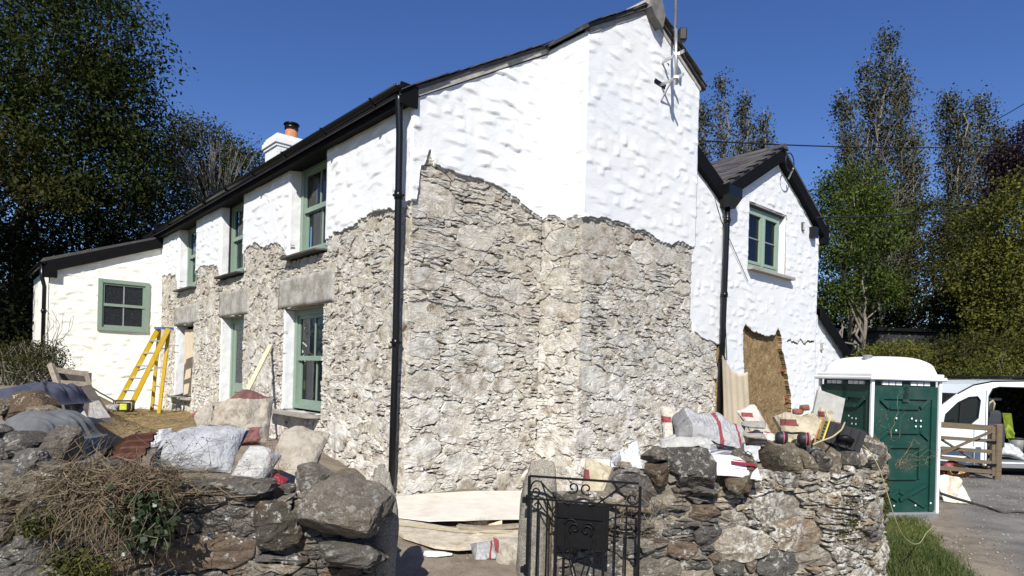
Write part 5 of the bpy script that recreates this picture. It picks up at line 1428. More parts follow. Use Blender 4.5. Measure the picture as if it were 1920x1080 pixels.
def drape(name, label, cat, u0, v0, u1, v1, d, dep, mat, seed, ang=.3, nfold=7, amp=.045):
    """cloth dropped in a heap: long soft folds over a mound"""
    g = np.random.default_rng(seed); w, h = pxs(u1-u0, d), pxs(v1-v0, d); p = np.array(at((u0+u1)/2, v1, d)); n = 90
    a, b = np.meshgrid(np.linspace(-1, 1, n), np.linspace(-1, 1, n), indexing='ij')
    ra = .9 + .4*fbm(np.arctan2(b, a)*1.2, a*0, 1.3, seed, 3); rr_ = np.hypot(a, b)/ra; mk = sstep(1.0, .72, rr_)
    z = h*.36*sstep(1.05, .3, rr_)*(1 + .8*fbm(a, b, 1.4, seed, 2))
    fz = np.zeros_like(a)
    for k in range(nfold):
        t = ang + g.normal(0, .35); q = a*math.cos(t) + b*math.sin(t); s_ = -a*math.sin(t) + b*math.cos(t); c0 = g.uniform(-.8, .8); wd = g.uniform(.05, .12)
        qq = (s_ - c0 + .25*fbm(q, s_, 1.2, seed + k, 2)*2)/wd; l0, l1 = sorted(g.uniform(-1, 1, 2)); ln = sstep(l0-.5, l0, q)*sstep(l1+.7, l1+.2, q)
        fz = np.maximum(fz, amp*g.uniform(.4, 1.5)*np.exp(-np.abs(qq)**1.5)*ln)
    z = (z + fz)*mk + .02*mk - .03*(1-mk)
    V = np.stack([a*w/2, b*dep, z], -1).reshape(-1, 3); i = np.arange(n*n).reshape(n, n)
    Q = np.stack([i[:-1, :-1], i[1:, :-1], i[1:, 1:], i[:-1, 1:]], -1)[(rr_[:-1, :-1] < 1.02)]
    used = np.unique(Q); re_ = np.full(n*n, -1); re_[used] = np.arange(len(used))
    o = obj(name, V[used], re_[Q], M[mat], None, True); o.location = p + np.array([0, dep*.7, 0]); return tag(o, label, cat)
drape('fleece_blanket', 'grey fleece blanket bunched over the stones at the far left wall end', 'blanket', -70, 736, 134, 818, 4.95, .42, 'cloth', 17, .1, 26, .045)
drape('work_trousers', 'navy grey work trousers dropped on the rubble above the fleece blanket', 'trousers', -60, 694, 116, 752, 5.9, .5, 'clothb', 19, -.15, 30, .045)
m = MB()
for q_ in ((15, 735, 100, 792, 5.45, .4, 61), (-30, 742, 30, 780, 5.4, .4, 62), (60, 760, 118, 800, 5.3, .35, 63)):
    c_ = MB(); rockpx(c_, *q_[:5], q_[5], q_[6], 12, .07)
    solo('loose_rock', {61: 'craggy grey rock between the trousers and the fleece blanket', 62: 'rock at the left edge of the photo under the trousers', 63: 'dark rock beside the right end of the fleece blanket'}[q_[6]], 'rock', c_.V, c_.F, M['coping'], False, 'loose rocks at the left wall end')
# planks, sheet, crate
def plate(name, label, cat, P, th, mat, group=None, wob=.0, nu=14, nv=6, seed=1):
    """four corners in order; a slightly uneven sheet"""
    P = [np.array(p, float) for p in P]; V = []; F = []
    nrm = np.cross(P[1]-P[0], P[3]-P[0]); nrm /= np.linalg.norm(nrm)
    if nrm[2] < 0: nrm = -nrm
    for k in (0, 1):
        for i in range(nu):
            for j in range(nv):
                a, b = i/(nu-1), j/(nv-1)
                q = (P[0]*(1-a)+P[1]*a)*(1-b) + (P[3]*(1-a)+P[2]*a)*b
                q = q + nrm*(wob*2*float(fbm(np.array([a*3]), np.array([b*3]), 1.5, seed, 3)[0]) - k*th)
                V.append(q)
    N = nu*nv
    for i in range(nu-1):
        for j in range(nv-1):
            q = (i*nv+j, (i+1)*nv+j, (i+1)*nv+j+1, i*nv+j+1); F += [q, tuple(N+x for x in q[::-1])]
    for i in range(nu-1):
        for j in (0, nv-1): F.append((i*nv+j, (i+1)*nv+j, N+(i+1)*nv+j, N+i*nv+j))
    for j in range(nv-1):
        for i in (0, nu-1): F.append((i*nv+j, i*nv+j+1, N+i*nv+j+1, N+i*nv+j))
    return solo(name, label, cat, V, F, M[mat], False, group)
plate('metal_sheet', 'long dented strip of shiny metal sheet sloping down the rubble bank', 'sheet', [at(118, 752, 6.7), at(145, 742, 6.7), at(190, 842, 5.45), at(150, 866, 5.35)], .004, 'sheet', None, .03, 8, 22)
plate('old_board', 'dark weathered board propped behind the metal strip', 'board', [at(125, 740, 7.7), at(168, 718, 8.0), at(204, 770, 7.3), at(160, 790, 7.0)], .03, 'darkwood', None, .01)
plate('plaster_slab', 'broken pale slab of plaster at the foot of the dark board', 'slab', [at(168, 752, 7.4), at(186, 750, 7.5), at(208, 782, 7.1), at(164, 786, 6.9)], .05, 'cement', None, .02)
m = MB(); m.bar(at(95, 683, 7.15), at(118, 748, 7.0), .055, .045, up=(0, 1, 0)); m.solo('wooden_stake', 'short timber stake with a sawn pale top leaning on the rubble bank', 'stake', M['oldwood'])
cr_ = thing('broken_crate', 'broken wooden crate standing on the rubble bank beside the stake', 'crate', at(142, 745, 7.9), .5)
for k, (a, b, c, d_) in enumerate((((-.2, 0, 0), (-.22, 0, .36), .05, .03), ((.17, 0, .02), (.1, 0, .3), .05, .03), ((-.22, 0, .33), (.12, 0, .29), .06, .025), ((-.21, 0, .18), (.15, 0, .16), .06, .02), ((-.2, 0, .02), (.18, 0, .03), .06, .02), ((-.2, .25, .02), (-.22, .25, .34), .05, .03), ((-.22, 0, .34), (-.22, .27, .34), .06, .02))):
    m = MB(); m.bar(a, b, c, d_, up=(0, 1, 0)); m.build('slat', M['oldwood'], cr_, False, True)
m = MB(); m.box(-.2, .14, .22, .24, 0, .3); m.build('back_panel', M['darkwood'], cr_, False, True)
m = MB(); m.tube([at(154, 714, 9), at(185, 735, 9.4), at(216, 752, 9.8)], .012, 6); m.solo('metal_rod', 'thin green metal rod lying from the crate to the ladder foot', 'rod', M['greenpvc'])
# brown glazed channel, a fan with stepped mouldings
m = MB(); p0 = np.array(at(180, 866, 5.45)); ex = np.array(at(264, 866, 5.4)) - p0; ez = np.array([0, .22, .22])*1.05
prof = [(0, 0, .0), (.12, .1, .005), (.2, .16, .03), (.45, .2, .02), (.55, .24, .045), (1., .25, .04)]
V = []; N_ = 16
for i in range(N_):
    a = i/(N_-1); hgt = min(1., .04 + 2.1*a) if a < .42 else .92 + .08*(a-.42)/.58
    for j in range(14):
        b = j/13; rid = .022*(abs((b*4.2) % 1 - .5) < .2)
        V.append(p0 + ex*a + ez*hgt*b + np.array([0, -rid, rid]))
F = [(i*14+j, (i+1)*14+j, (i+1)*14+j+1, i*14+j+1) for i in range(N_-1) for j in range(13)]
V2 = [v + np.array([0, .02, -.012]) for v in V]; F += [tuple(q + len(V) for q in f[::-1]) for f in F]
solo('ridge_tile', 'broken dark red brown moulded tile leaning behind the brambles', 'tile', V + V2, F, M['brownplastic'])
# step ladder
bl, br_ = at(222, 768, 15.2), at(292, 780, 14.9); tp = at(307, 615, 15.0)
ld = thing('step_ladder', 'yellow fibreglass step ladder opened by the corner of the white side wing', 'ladder', (bl[0], bl[1], bl[2]))
def V3(p): return Vector(p)
fl = [V3(at(214, 770, 15.3)), V3(at(240, 772, 14.75))]; ft = [V3(at(297, 616, 15.1)), V3(at(316, 616, 14.75))]
bk = [V3(at(284, 776, 15.4)), V3(at(297, 783, 14.85))]; bt = [V3(at(299, 618, 15.25)), V3(at(317, 618, 14.9))]
for a, b in zip(fl, ft): MB().bar(a, b, .05, .10, up=(1, .2, 0)).build('front_rail', M['yellow'], ld)
for a, b in zip(bk, bt): MB().bar(a, b, .05, .07, up=(1, .2, 0)).build('rear_rail', M['yellow'], ld)
for k in range(6):
    f = .1 + .15*k; MB().bar(fl[0].lerp(ft[0], f), fl[1].lerp(ft[1], f), .09, .03).build('tread', M['alu'], ld)
for k in range(4):
    f = .12 + .22*k; MB().bar(bk[0].lerp(bt[0], f), bk[1].lerp(bt[1], f), .03, .03).build('rear_brace', M['alu'], ld)
for a, b, c, d_ in zip(fl, ft, bk, bt): MB().bar(a.lerp(b, .48), c.lerp(d_, .58), .012, .03).build('spreader', M['alu'], ld)
MB().bar((ft[0]+bt[0])/2 + Vector((0, 0, .02)), (ft[1]+bt[1])/2 + Vector((0, 0, .02)), .22, .05).build('top_cap', M['bluecap'], ld)
for p in fl + bk: MB().box(p.x-.045, p.x+.045, p.y-.06, p.y+.06, p.z-.03, p.z+.07, .01).build('foot', M['rubber'], ld)
# site radio by the ladder
p = at(232, 772, 14.2); r_ = thing('site_radio', 'black and yellow caged site radio on the straw by the ladder foot', 'radio', p, .4)
m = MB(); m.box(-.13, .13, -.08, .08, .03, .2, .02); m.build('body', M['rubber'], r_, False, True)
m = MB(); m.box(-.07, .07, -.095, -.075, .04, .18, .01); m.build('face', simple('lime plastic', (.5, .55, .05), .5), r_, False, True)
for sx in (-.18, .18):
    for sy in (-.11, .11): MB().tube([(sx, sy, 0), (sx, sy, .24)], .014, 7).build('guard_bar', M['rubber'], r_, True, True)
for z in (.01, .24): MB().tube([(-.18, -.11, z), (.18, -.11, z), (.18, .11, z), (-.18, .11, z), (-.18, -.11, z)], .014, 7).build('guard_bar', M['rubber'], r_, True, True)
sack('dust_sheet', 'small grey heap of dust sheet left of the site radio', 'sheet', 186, 758, 214, 772, 13.5, .3, 'sk_grey', 23, 0, None, crease=.12)
# batten leaning on the front wall
m = MB(); m.bar(hw(4.44, -.05, 2.18), at(432, 795, 9.6), .07, .025, up=(0, 0, 1)); m.solo('timber_batten', 'pale timber batten leaning against the front wall left of the ground floor window', 'batten', M['palewood'])

# ---- boards lying on the path
pb = [at(742, 937, 8.25), at(1000, 918, 8.9), at(1000, 975, 7.1), at(830, 982, 6.75)]
def gboard(name, label, poly, z, th, mat, warp):
    """flat board from plan points with a curl"""
    P = np.array(poly); c = P.mean(0); nr = 18; V = []; F = []
    per = []
    for i in range(len(P)):
        for k in range(8): per.append(P[i] + (P[(i+1) % len(P)] - P[i])*k/8)
    per = np.array(per); n_ = len(per)
    for s_ in (1., .92, .75, .5, .25):
        q = c + (per - c)*s_; V += [(x, y, z + warp(x, y)) for x, y in q]
    V.append((c[0], c[1], z + warp(*c)))
    for r in range(4):
        for i in range(n_): F.append((r*n_+i, r*n_+(i+1) % n_, (r+1)*n_+(i+1) % n_, (r+1)*n_+i))
    for i in range(n_): F.append((4*n_+i, 4*n_+(i+1) % n_, 5*n_))
    N0 = len(V); V += [(x, y, z - th + warp(x, y)) for x, y in per]
    for i in range(n_): F.append((i, N0+i, N0+(i+1) % n_, (i+1) % n_))
    return solo(name, label, 'board', V, F, M[mat])
gboard('white_board', 'large dusty white board lying on the path along the foot of the gable', [(-1.45, 7.05), (-.82, 6.72), (-.45, 6.78), (.1, 7.02), (.55, 7.2), (.62, 8.9), (-.4, 8.62), (-1.5, 8.0)], .22, .012, 'whiteboard', lambda x, y: .02*math.sin((x+1.4)*2.2)*(y < 7.6) + .01*math.cos(x*2+y))
gboard('sandy_board', 'sand covered board lying across the path between the gate posts', [(-1.4, 6.95), (-1.0, 6.2), (-.66, 5.95), (-.45, 5.93), (.1, 6.12), (.4, 6.3), (.45, 6.62), (-.5, 6.66)], .2, .03, 'sandboard', lambda x, y: .015*math.sin(x*4) + .02*(x > -.3))
gboard('timber_strip', 'curved strip of brown timber on the sandy board', [(-.52, 6.55), (-.1, 6.52), (.35, 6.45), (.4, 6.52), (-.1, 6.62), (-.5, 6.63)], .26, .03, 'oldwood', lambda x, y: .03*math.sin(x*5))
plate('offcut', 'small pale offcut standing under the edge of the white board', 'offcut', [(-.2, 6.7, .15), (-.06, 6.72, .16), (-.06, 6.76, .26), (-.2, 6.74, .22)], .01, 'palewood')
m = MB(); m.tube([(-1.4, 6.6, .24), (-.8, 6.5, .225), (-.2, 6.38, .225), (.3, 6.32, .225)], .006, 6); m.solo('hose', 'thin yellow hose lying straight across the sandy board', 'hose', M['rope'])
sack('mat', 'grey brown cloth bunched under the sandy board by the right gate post', 'cloth', 925, 1018, 1000, 1066, 5.75, .4, 'sk_tan', 31, .2, None, e=.7, crease=.1, sag=.2)
sack('rag', 'grey printed rag under the front edge of the sandy board', 'rag', 882, 1024, 940, 1056, 5.85, .3, 'sk_grey', 33, .2, None, e=.7, crease=.1, sag=.3)
for k, (x, y, s_, l) in enumerate(((-.66, 5.92, .16, 'flat white plaster flake at the left end of the sandy board'), (-1.2, 5.62, .13, 'white plaster flake on the gravel beside the left gate post'))):
    rr = random.Random(k); P = [(x + s_*math.cos(t)*rr.uniform(.5, 1.1), y + s_*.6*math.sin(t)*rr.uniform(.5, 1.1), G(x, y) + .012) for t in np.linspace(0, 6.0, 12)]
    m = MB(); m.poly(P, (0, 0, .012)); m.solo('plaster_flake', l, 'debris', M['render'], False, 'plaster flakes on the path')
# behind the gate
sack('rubble_sack', 'cream sack with red corners standing behind the open iron gate', 'sack', 1082, 868, 1156, 962, 5.62, .3, 'sk_cream', 35, .1, GR, [(.2, .04, .3)], e=.6, crease=.07)
m = MB(); m.bar(at(1090, 866, 6.0), at(1192, 868, 5.9), .12, .05); m.solo('white_plank', 'short white plank across the top of the cream sack behind the gate', 'plank', M['whiteboard'])
sack('plastic_film', 'white plastic film blown against the end of the right wall behind the gate', 'film', 1146, 848, 1210, 902, 5.75, .25, 'sk_film', 37, 0, None, [(.85, .35, .25)], e=.7, crease=.14, film=True)

# ---- on the right wall
sack('rubble_sack', 'white sack with red stripe leftmost on the right wall, behind the grey sack', 'sack', 1236, 772, 1296, 850, 5.85, .35, 'sk_redwhite', 41, .2, GR, [(.5, .12, .3)], e=.8, crease=.08)
sack('plaster_sack', 'plump grey and white plaster sack with red stripe lying on top of the right wall', 'sack', 1264, 768, 1396, 846, 5.6, .5, 'sk_grey', 43, .1, GR, lean=.45, turn=-.25)
sack('plaster_sack', 'crumpled grey sack sheet tucked under the plump plaster sack', 'sack', 1345, 796, 1402, 840, 5.65, .35, 'sk_grey', 45, -.4, GR, e=.7, crease=.12)
sack('rubble_sack', 'flattened white sack under the plump plaster sack', 'sack', 1240, 815, 1352, 846, 5.5, .35, 'sk_white2', 47, 0, GR, lean=.15)
sack('rubble_sack', 'white and red sack behind the two thin stone slabs', 'sack', 1396, 766, 1448, 830, 6.0, .3, 'sk_redwhite', 49, .3, GR, [(.7, .1, .3)], e=.7, crease=.09)
sack('rubble_sack', 'empty red banded sack crumpled below the two thin stone slabs', 'sack', 1404, 808, 1470, 838, 5.75, .35, 'sk_redwhite', 51, -.2, GR, lean=.2)
sack('rubble_sack', 'half full cream sack with dark red print behind the ear defenders', 'sack', 1470, 778, 1562, 838, 6.0, .4, 'sk_cream', 53, .1, GR, [(.25, .05, .3), (.9, .2, .2)], e=.7, crease=.1)
sack('plastic_film', 'torn translucent film flopping over the cream sack towards the portable toilet', 'film', 1536, 768, 1584, 812, 6.15, .3, 'sk_cream', 55, 0, None, [(.5, .2, .3)], e=.7, crease=.15, film=True)
for k, (v0, l) in enumerate(((788, 'upper of two thin rough stone slabs stacked on the right wall'), (808, 'lower of two thin rough stone slabs stacked on the right wall'))):
    m = MB(); m.add(*rock(at(1418 - k*3, v0 + 8, 5.75), (.235, .22, .062), 70 + k, .15, 7, .06, (24, 12), (.05, .06*k))); m.solo('stone_slab', l, 'stone slab', M['slab'], False, 'thin stone slabs on the right wall')
# printed packet
pk = thing('plaster_packet', 'flat white packet with red band and hazard diamond on the edge of the right wall', 'packet', at(1366, 872, 5.22), 0, GR, Matrix.Rotation(-.05, 4, 'Z') @ Matrix.Rotation(.62, 4, 'X') @ Matrix.Rotation(.10, 4, 'Y'))
V, F = pillow(.62, 57, 34, .012, 0, 0.); lo_, hi_ = V.min(0), V.max(0); V = (V - np.array([(lo_[0]+hi_[0])/2, (lo_[1]+hi_[1])/2, lo_[2]]))/(hi_-lo_)*np.array([.47, .30, .088]); obj('bag', V, F, M['sk_pack'], pk, True, True)
def topz(x, y):
    k = np.argmin((V[:, 0]-x)**2 + (V[:, 1]-y)**2 - (V[:, 2] > .05)*.002); return V[k, 2]
def onpk(nm, x0, x1, y0, y1, mat):
    nx = 10; P = []
    for i in range(nx+1):
        x = x0 + (x1-x0)*i/nx
        for y in (y0, y1): P.append((x, y, .092))
    obj(nm, P, [(2*i, 2*i+2, 2*i+3, 2*i+1) for i in range(nx)], mat, pk, False, True)
onpk('red_band', -.02, .18, -.085, -.05, M['redprint'])
for k in range(7): onpk('print_line', -.17 + .004*k, .06 - .02*(k % 3), .02 + .017*k, .027 + .017*k, M['inkprint'])
onpk('print_line', .0, .17, -.035, -.028, M['redprint']); onpk('print_line', .0, .16, -.11, -.105, M['inkprint'])
for s_ in (-1, 1):
    for t_ in (-1, 1):
        m = MB(); m.bar((.15 + s_*.028, .06, .0925), (.15, .06 + t_*.028, .0925), .008, .002); m.build('hazard_diamond', M['inkprint'], pk, False, True)
# ear defenders
ed = thing('ear_defenders', 'black ear defenders with pink rings lying on the right wall', 'ear defenders', at(1494, 834, 5.55), -.2)
for x0, n_ in ((-.13, 1), (.05, 2)):
    m = MB(); P = [(x0 + q, 0, .055) for q in (-.045, -.03, .0, .03, .05)]; m.tube(P, [.03, .05, .056, .054, .04], 18); m.build('ear_cup', M['rubber'], ed, True, True)
    for r in range(n_):
        m = MB(); m.tube([(x0 + .012 + r*.024, 0, .055), (x0 + .02 + r*.024, 0, .055)], .0575, 18); m.build('ring', M['pink'], ed, True, True)
m = MB(); m.tube([(-.13, .0, .1), (-.1, .06, .1), (-.02, .1, .09), (.05, .06, .1), (.06, 0, .1)], .01, 8); m.build('headband', M['rubber'], ed, True, True)
# tool case
tc = thing('tool_case', 'open black plastic tool case with a yellow ribbed side tipped over on the right wall', 'tool case', at(1572, 836, 5.75), 0, None, Matrix.Rotation(-.25, 4, 'Z') @ Matrix.Rotation(.28, 4, 'Y'))
for a in (((-.15, .15, -.12, -.105, 0, .19)), ((-.15, .15, .105, .12, 0, .19)), ((.135, .15, -.105, .105, 0, .19)), ((-.135, .135, -.105, .105, 0, .015))): MB().box(*a, .004).build('case_wall', M['rubber'], tc, False, True)
for k in range(4): MB().box(-.1 + .065*k, -.085 + .065*k, -.132, -.121, .01, .18, .003).build('rib', M['rubber'], tc, False, True)
ye = simple('yellow plastic', (.62, .52, .12), .5)
MB().box(-.165, -.152, -.11, .11, .0, .19, .003).build('yellow_side', ye, tc, False, True)
for k in range(6): MB().box(-.172, -.1655, -.09, -.02, .015 + .029*k, .03 + .029*k, .002).build('slot', M['rubber'], tc, False, True)
MB().tube([(-.06, -.14, .06), (0, -.15, .09), (.06, -.14, .07)], .03, 10).build('motor', M['iron'], tc, True, True)
def hose(name, label, cat, pts, r, mat, n=40):
    P = np.array(pts); t = np.r_[0, np.cumsum(np.linalg.norm(np.diff(P, axis=0), axis=1))]; tt = np.linspace(0, t[-1], n)
    q = np.stack([np.interp(tt, t, P[:, k]) for k in range(3)], 1)
    for _ in range(6): q[1:-1] = q[1:-1]*.5 + (q[2:]+q[:-2])*.25
    m = MB(); m.tube([tuple(x) for x in q], r, 8); return m.solo(name, label, cat, M[mat], True)
hose('hose', 'short pale yellow hose looped over the tool case', 'hose', [at(1584, 792, 5.6), at(1578, 806, 5.5), at(1560, 820, 5.45), at(1536, 828, 5.45), at(1524, 834, 5.45)], .007, 'rope')
hose('cord', 'thin orange cord stretched up beside the tool case', 'cord', [at(1527, 832, 5.5), at(1531, 815, 5.5), at(1540, 793, 5.62), at(1545, 783, 5.7)], .006, 'orange')
hose('hose', 'pale yellow hose trailing over the end of the right wall down to the grass', 'hose', [at(1600, 826, 5.9), at(1622, 836, 5.62), at(1645, 862, 5.6), at(1656, 900, 5.62), at(1668, 940, 5.66), at(1682, 985, 5.7), at(1696, 1010, 5.9), at(1712, 1022, 6.0), at(1726, 1018, 6.3), at(1736, 1000, 6.8), at(1752, 985, 7.4)], .004, 'rope', 60)
m = MB(); p = at(1553, 776, 6.3); m.box(p[0]-.14, p[0]+.14, p[1]-.02, p[1]+.02, p[2]-.06, p[2]+.2, .004, Matrix.Rotation(.3, 3, 'Y') @ Matrix.Rotation(-.25, 3, 'X')); m.solo('paving_slab', 'square grey concrete slab tilted up behind the film', 'paving slab', M['paving'])
for k, (u, v, l) in enumerate(((1510, 764, 'broken red brick on top of the cream sack'), (1496, 772, 'red brick end between the cream sack and the cob patch'))):
    m = MB(); m.add(*rock(at(u, v, 6.25), (.11, .08, .06), 90 + k, .4, 5, .04, (16, 10))); m.solo('brick', l, 'brick', M['brickred'], False, 'broken bricks on the right wall')
# canvas sheet against the wall
V = []; nu, nv = 40, 24
for i in range(nu):
    for j in range(nv):
        a, b = i/(nu-1), j/(nv-1); t = 7.05 + 1.02*a; top_ = 2.26 - .36*a + .16*(a-.35)**2 - .14*math.sin(math.pi*a); z = .5 + (top_-.5)*b
        V.append(hw(-.28 - .12*(1-b) - .012*math.sin(a*9 + b*2)*(1-b*.5) - .006*math.sin(a*27 + b), t, z))
F = [(i*nv+j, (i+1)*nv+j, (i+1)*nv+j+1, i*nv+j+1) for i in range(nu-1) for j in range(nv-1)]
n_ = len(V); off = np.array([A[0], A[1], 0])*.012; V2 = [tuple(np.array(v) + off) for v in V]; F += [tuple(q + n_ for q in f[::-1]) for f in F]
for i in range(nu-1): F += [(i*nv, i*nv+n_, (i+1)*nv+n_, (i+1)*nv), (i*nv+nv-1, (i+1)*nv+nv-1, (i+1)*nv+nv-1+n_, i*nv+nv-1+n_)]
solo('canvas_sheet', 'pale canvas sheet hung in folds between the rear downpipe and the cob patch', 'sheet', V + V2, F, M['ply2'], True)

# ---- aerial mast on the gable
am = thing('aerial_mast', 'steel aerial mast on two wall brackets at the right edge of the gable', 'mast', hw(-P_BR - .33, 4.02, 6.4))
m = MB(); m.tube([hw(-P_BR - .33, 4.02, 6.36), hw(-P_BR - .33, 3.97, 7.2)], .028, 12); m.build('lower_tube', M['zinc'], am, True)
m = MB(); m.tube([hw(-P_BR - .33, 3.97, 7.1), hw(-P_BR - .33, 3.86, 8.9)], .02, 10); m.build('upper_tube', M['zinc'], am, True)
for z in (6.82, 6.46):
    m = MB(); m.bar(hw(-P_BR - .02, 4.02, z - .02), hw(-P_BR - .46, 4.02, z + .02), .02, .045); m.build('arm', M['zinc'], am)
    m = MB(); m.bar(hw(-P_BR - .03, 3.84, z), hw(-P_BR - .03, 4.22, z - .02), .03, .09); m.build('wall_plate', M['iron'], am)
    m = MB(); m.box(*[f(q) for q in (hw(-P_BR-.33, 4.01, 0)[0],) for f in (lambda x: x-.045, lambda x: x+.045)], hw(-P_BR-.33, 4.01, 0)[1]-.04, hw(-P_BR-.33, 4.01, 0)[1]+.04, z-.02, z+.02); m.build('clamp', M['zinc'], am)
m = MB(); m.bar(hw(-P_BR - .03, 4.02, 6.44), hw(-P_BR - .03, 4.02, 6.1), .025, .025); m.bar(hw(-P_BR - .03, 4.02, 6.16), hw(-P_BR - .25, 4.02, 6.46), .02, .02); m.build('strut', M['zinc'], am)
bx_ = hw(-P_BR - .33, 4.1, 7.16); m = MB(); m.box(bx_[0]-.035, bx_[0]+.09, bx_[1]-.06, bx_[1]+.06, bx_[2]-.1, bx_[2]+.1, .02); m.build('amplifier_box', M['rubber'], am)
# cable ring on the rear gable
cc = Vector(at(1481, 304, 14.4)); P = [tuple(cc + Vector((B[0]*.2*math.cos(t), B[1]*.2*math.cos(t), .2*math.sin(t)))) for t in np.linspace(0, 2*math.pi, 30)]
rg_ = thing('cable_coil', 'loop of black cable hung from a bracket on the rear gable', 'cable', hw(-.15, 10.0, 6.3))
MB().tube(P, .012, 6).build('loop', M['wire'], rg_, True); MB().bar(hw(-.12, 9.95, 6.42), tuple(cc + Vector((.1, .05, -.12))), .03, .03).build('bracket', M['zinc'], rg_)
def wire(label, p, q, sag, r=.012):
    p, q = np.array(p), np.array(q); m = MB(); m.tube([tuple(p + (q-p)*t - np.array([0, 0, sag*4*t*(1-t)])) for t in np.linspace(0, 1, 24)], r, 6)
    return m.solo('overhead_wire', label, 'wire', M['wire'], True, 'overhead wires')
wire('long overhead wire running level from the right edge of the gable across the poplars', at(1290, 262, 19), at(1990, 266, 30), .25, .022)
wire('overhead wire rising right from the rear gable eave across the green trees', at(1524, 408, 15.6), at(1990, 350, 26), .3, .018)
wire('lower thin overhead wire from the eave of the rear gable', at(1526, 412, 15.7), at(1990, 368, 27), .5, .012)
wire('short diagonal wire in the sky at the right edge above the poplars', at(1862, 228, 30), at(1990, 150, 26), .05, .02)
for k, (a, b, l) in enumerate((((7.3, 5.3), (8.6, 3.9), 'x'), ((8.3, 5.0), (8.5, 4.7), 'y'))): pass
m = MB(); m.tube([hw(-.06, 7.4, 4.6), hw(-.07, 7.5, 3.0), hw(-.06, 7.62, 2.2)], .008, 5); m.build('cable', M['wire'], CT, True)
m = MB(); m.tube([hw(-.05, 7.0, 5.4), hw(-.06, 7.25, 5.0), hw(-.05, 8.4, 3.9)], .007, 5); m.build('cable', M['wire'], CT, True)
# ---------------------------------------------------------------- portable toilet
M['loo'] = simple('dark green plastic', (.005, .042, .031), .5, .2, 3, bump=.002, bf=50, dirt=((.05, .075, .06), .45))
M['loowhite'] = simple('white translucent plastic', (.74, .75, .75), .45, .05, 3)
M['loogrey'] = simple('grey plastic', (.17, .175, .18), .5)
lo_ = thing('portable_toilet', 'dark green portable toilet with white domed roof behind the end of the right wall', 'portable toilet', (5.03, 9.0, -.13), rad(11))
S_ = 1.10; HT = 1.98
def lb(nm, mat, *boxes):
    m = MB()
    for b in boxes: m.box(*b)
    return m.build(nm, M[mat], lo_, False, True)
lb('base', 'loogrey', (-.03, S_+.03, -.03, S_+.03, 0, .12, .02))
m = MB(); m.box(.03, S_-.03, .03, S_-.03, .12, HT, .01); m.build('shell', M['loo'], lo_, False, True)
for x, y in ((0, 0), (S_, 0), (S_, S_), (0, S_)): lb('corner_strip', 'loowhite', (x-.022, x+.022, y-.022, y+.022, .1, HT, .006))
def face(f):
    """moulded wall panel: f(x, z, out) to local space"""
    def rib(nm, pts, w=.05, out=.03):
        m = MB()
        for a, b in zip(pts[:-1], pts[1:]):
            dx, dz = b[0]-a[0], b[1]-a[1]; L = math.hypot(dx, dz); nx, nz = -dz/L*w/2, dx/L*w/2
            q = [(a[0]+nx, a[1]+nz), (b[0]+nx, b[1]+nz), (b[0]-nx, b[1]-nz), (a[0]-nx, a[1]-nz)]
            V = [f(x, z, 0) for x, z in q] + [f(a[0]+(x-a[0])*.9+nx*0, z, out) for x, z in q]
            m.add(V, [(4, 5, 6, 7), (0, 1, 5, 4), (1, 2, 6, 5), (2, 3, 7, 6), (3, 0, 4, 7)])
        m.build(nm, M['loo'], lo_, False, True)
    for x0, x1, z0, z1 in ((.03, .12, .14, 1.9), (S_-.12, S_-.03, .14, 1.9), (.12, S_-.12, 1.72, 1.9), (.5, .6, 1.68, 1.95)):
        m = MB(); V = [f(x, z, o) for o in (0, .028) for x, z in ((x0, z0), (x1, z0), (x1, z1), (x0, z1))]
        m.add(V, [(4, 5, 6, 7), (0, 1, 5, 4), (1, 2, 6, 5), (2, 3, 7, 6), (3, 0, 4, 7)]); m.build('moulded_frame', M['loo'], lo_, False, True)
    rib('moulded_rib', [(.14, 1.72), (.3, 1.6), (.8, 1.6), (.96, 1.72)]); rib('moulded_rib', [(.14, 1.16), (.28, 1.26), (.82, 1.26), (.96, 1.16)])
    rib('moulded_rib', [(.3, 1.05), (.3, .6), (.8, .6), (.8, 1.05), (.3, 1.05)], .035); rib('moulded_rib', [(.14, .5), (.5, .3), (.96, .5)], .06); rib('moulded_rib', [(.14, .2), (.5, .42), (.96, .2)], .05, .022)
    for x0 in (.16, .62):                      # vents under the roof
        for k in range(3):
            m = MB(); a = x0 + .11*k; V = [f(x, z, o) for o in (.0, .034) for x, z in ((a, 1.915), (a+.09, 1.915), (a+.09, 1.965), (a, 1.965))]
            m.add(V, [(4, 5, 6, 7), (0, 1, 5, 4), (1, 2, 6, 5), (2, 3, 7, 6), (3, 0, 4, 7)]); m.build('vent', M['loowhite'], lo_, False, True)
    for x, z in ((.06, .25), (.4, .22), (.75, .22), (1.0, .25), (.4, 1.45), (.4, 1.28), (.72, 1.42), (.8, 1.42), (.72, 1.34), (.8, 1.34), (.65, 1.45)):
        m = MB(); V = [f(x + .014*math.cos(t), z + .014*math.sin(t), .032) for t in np.linspace(0, 5.6, 8)]; m.add(V, [tuple(range(8))]); m.build('rivet', M['loowhite'], lo_, False, True)
face(lambda x, z, o: (x, .03 - o, z)); face(lambda x, z, o: (.03 - o, S_ - x, z))
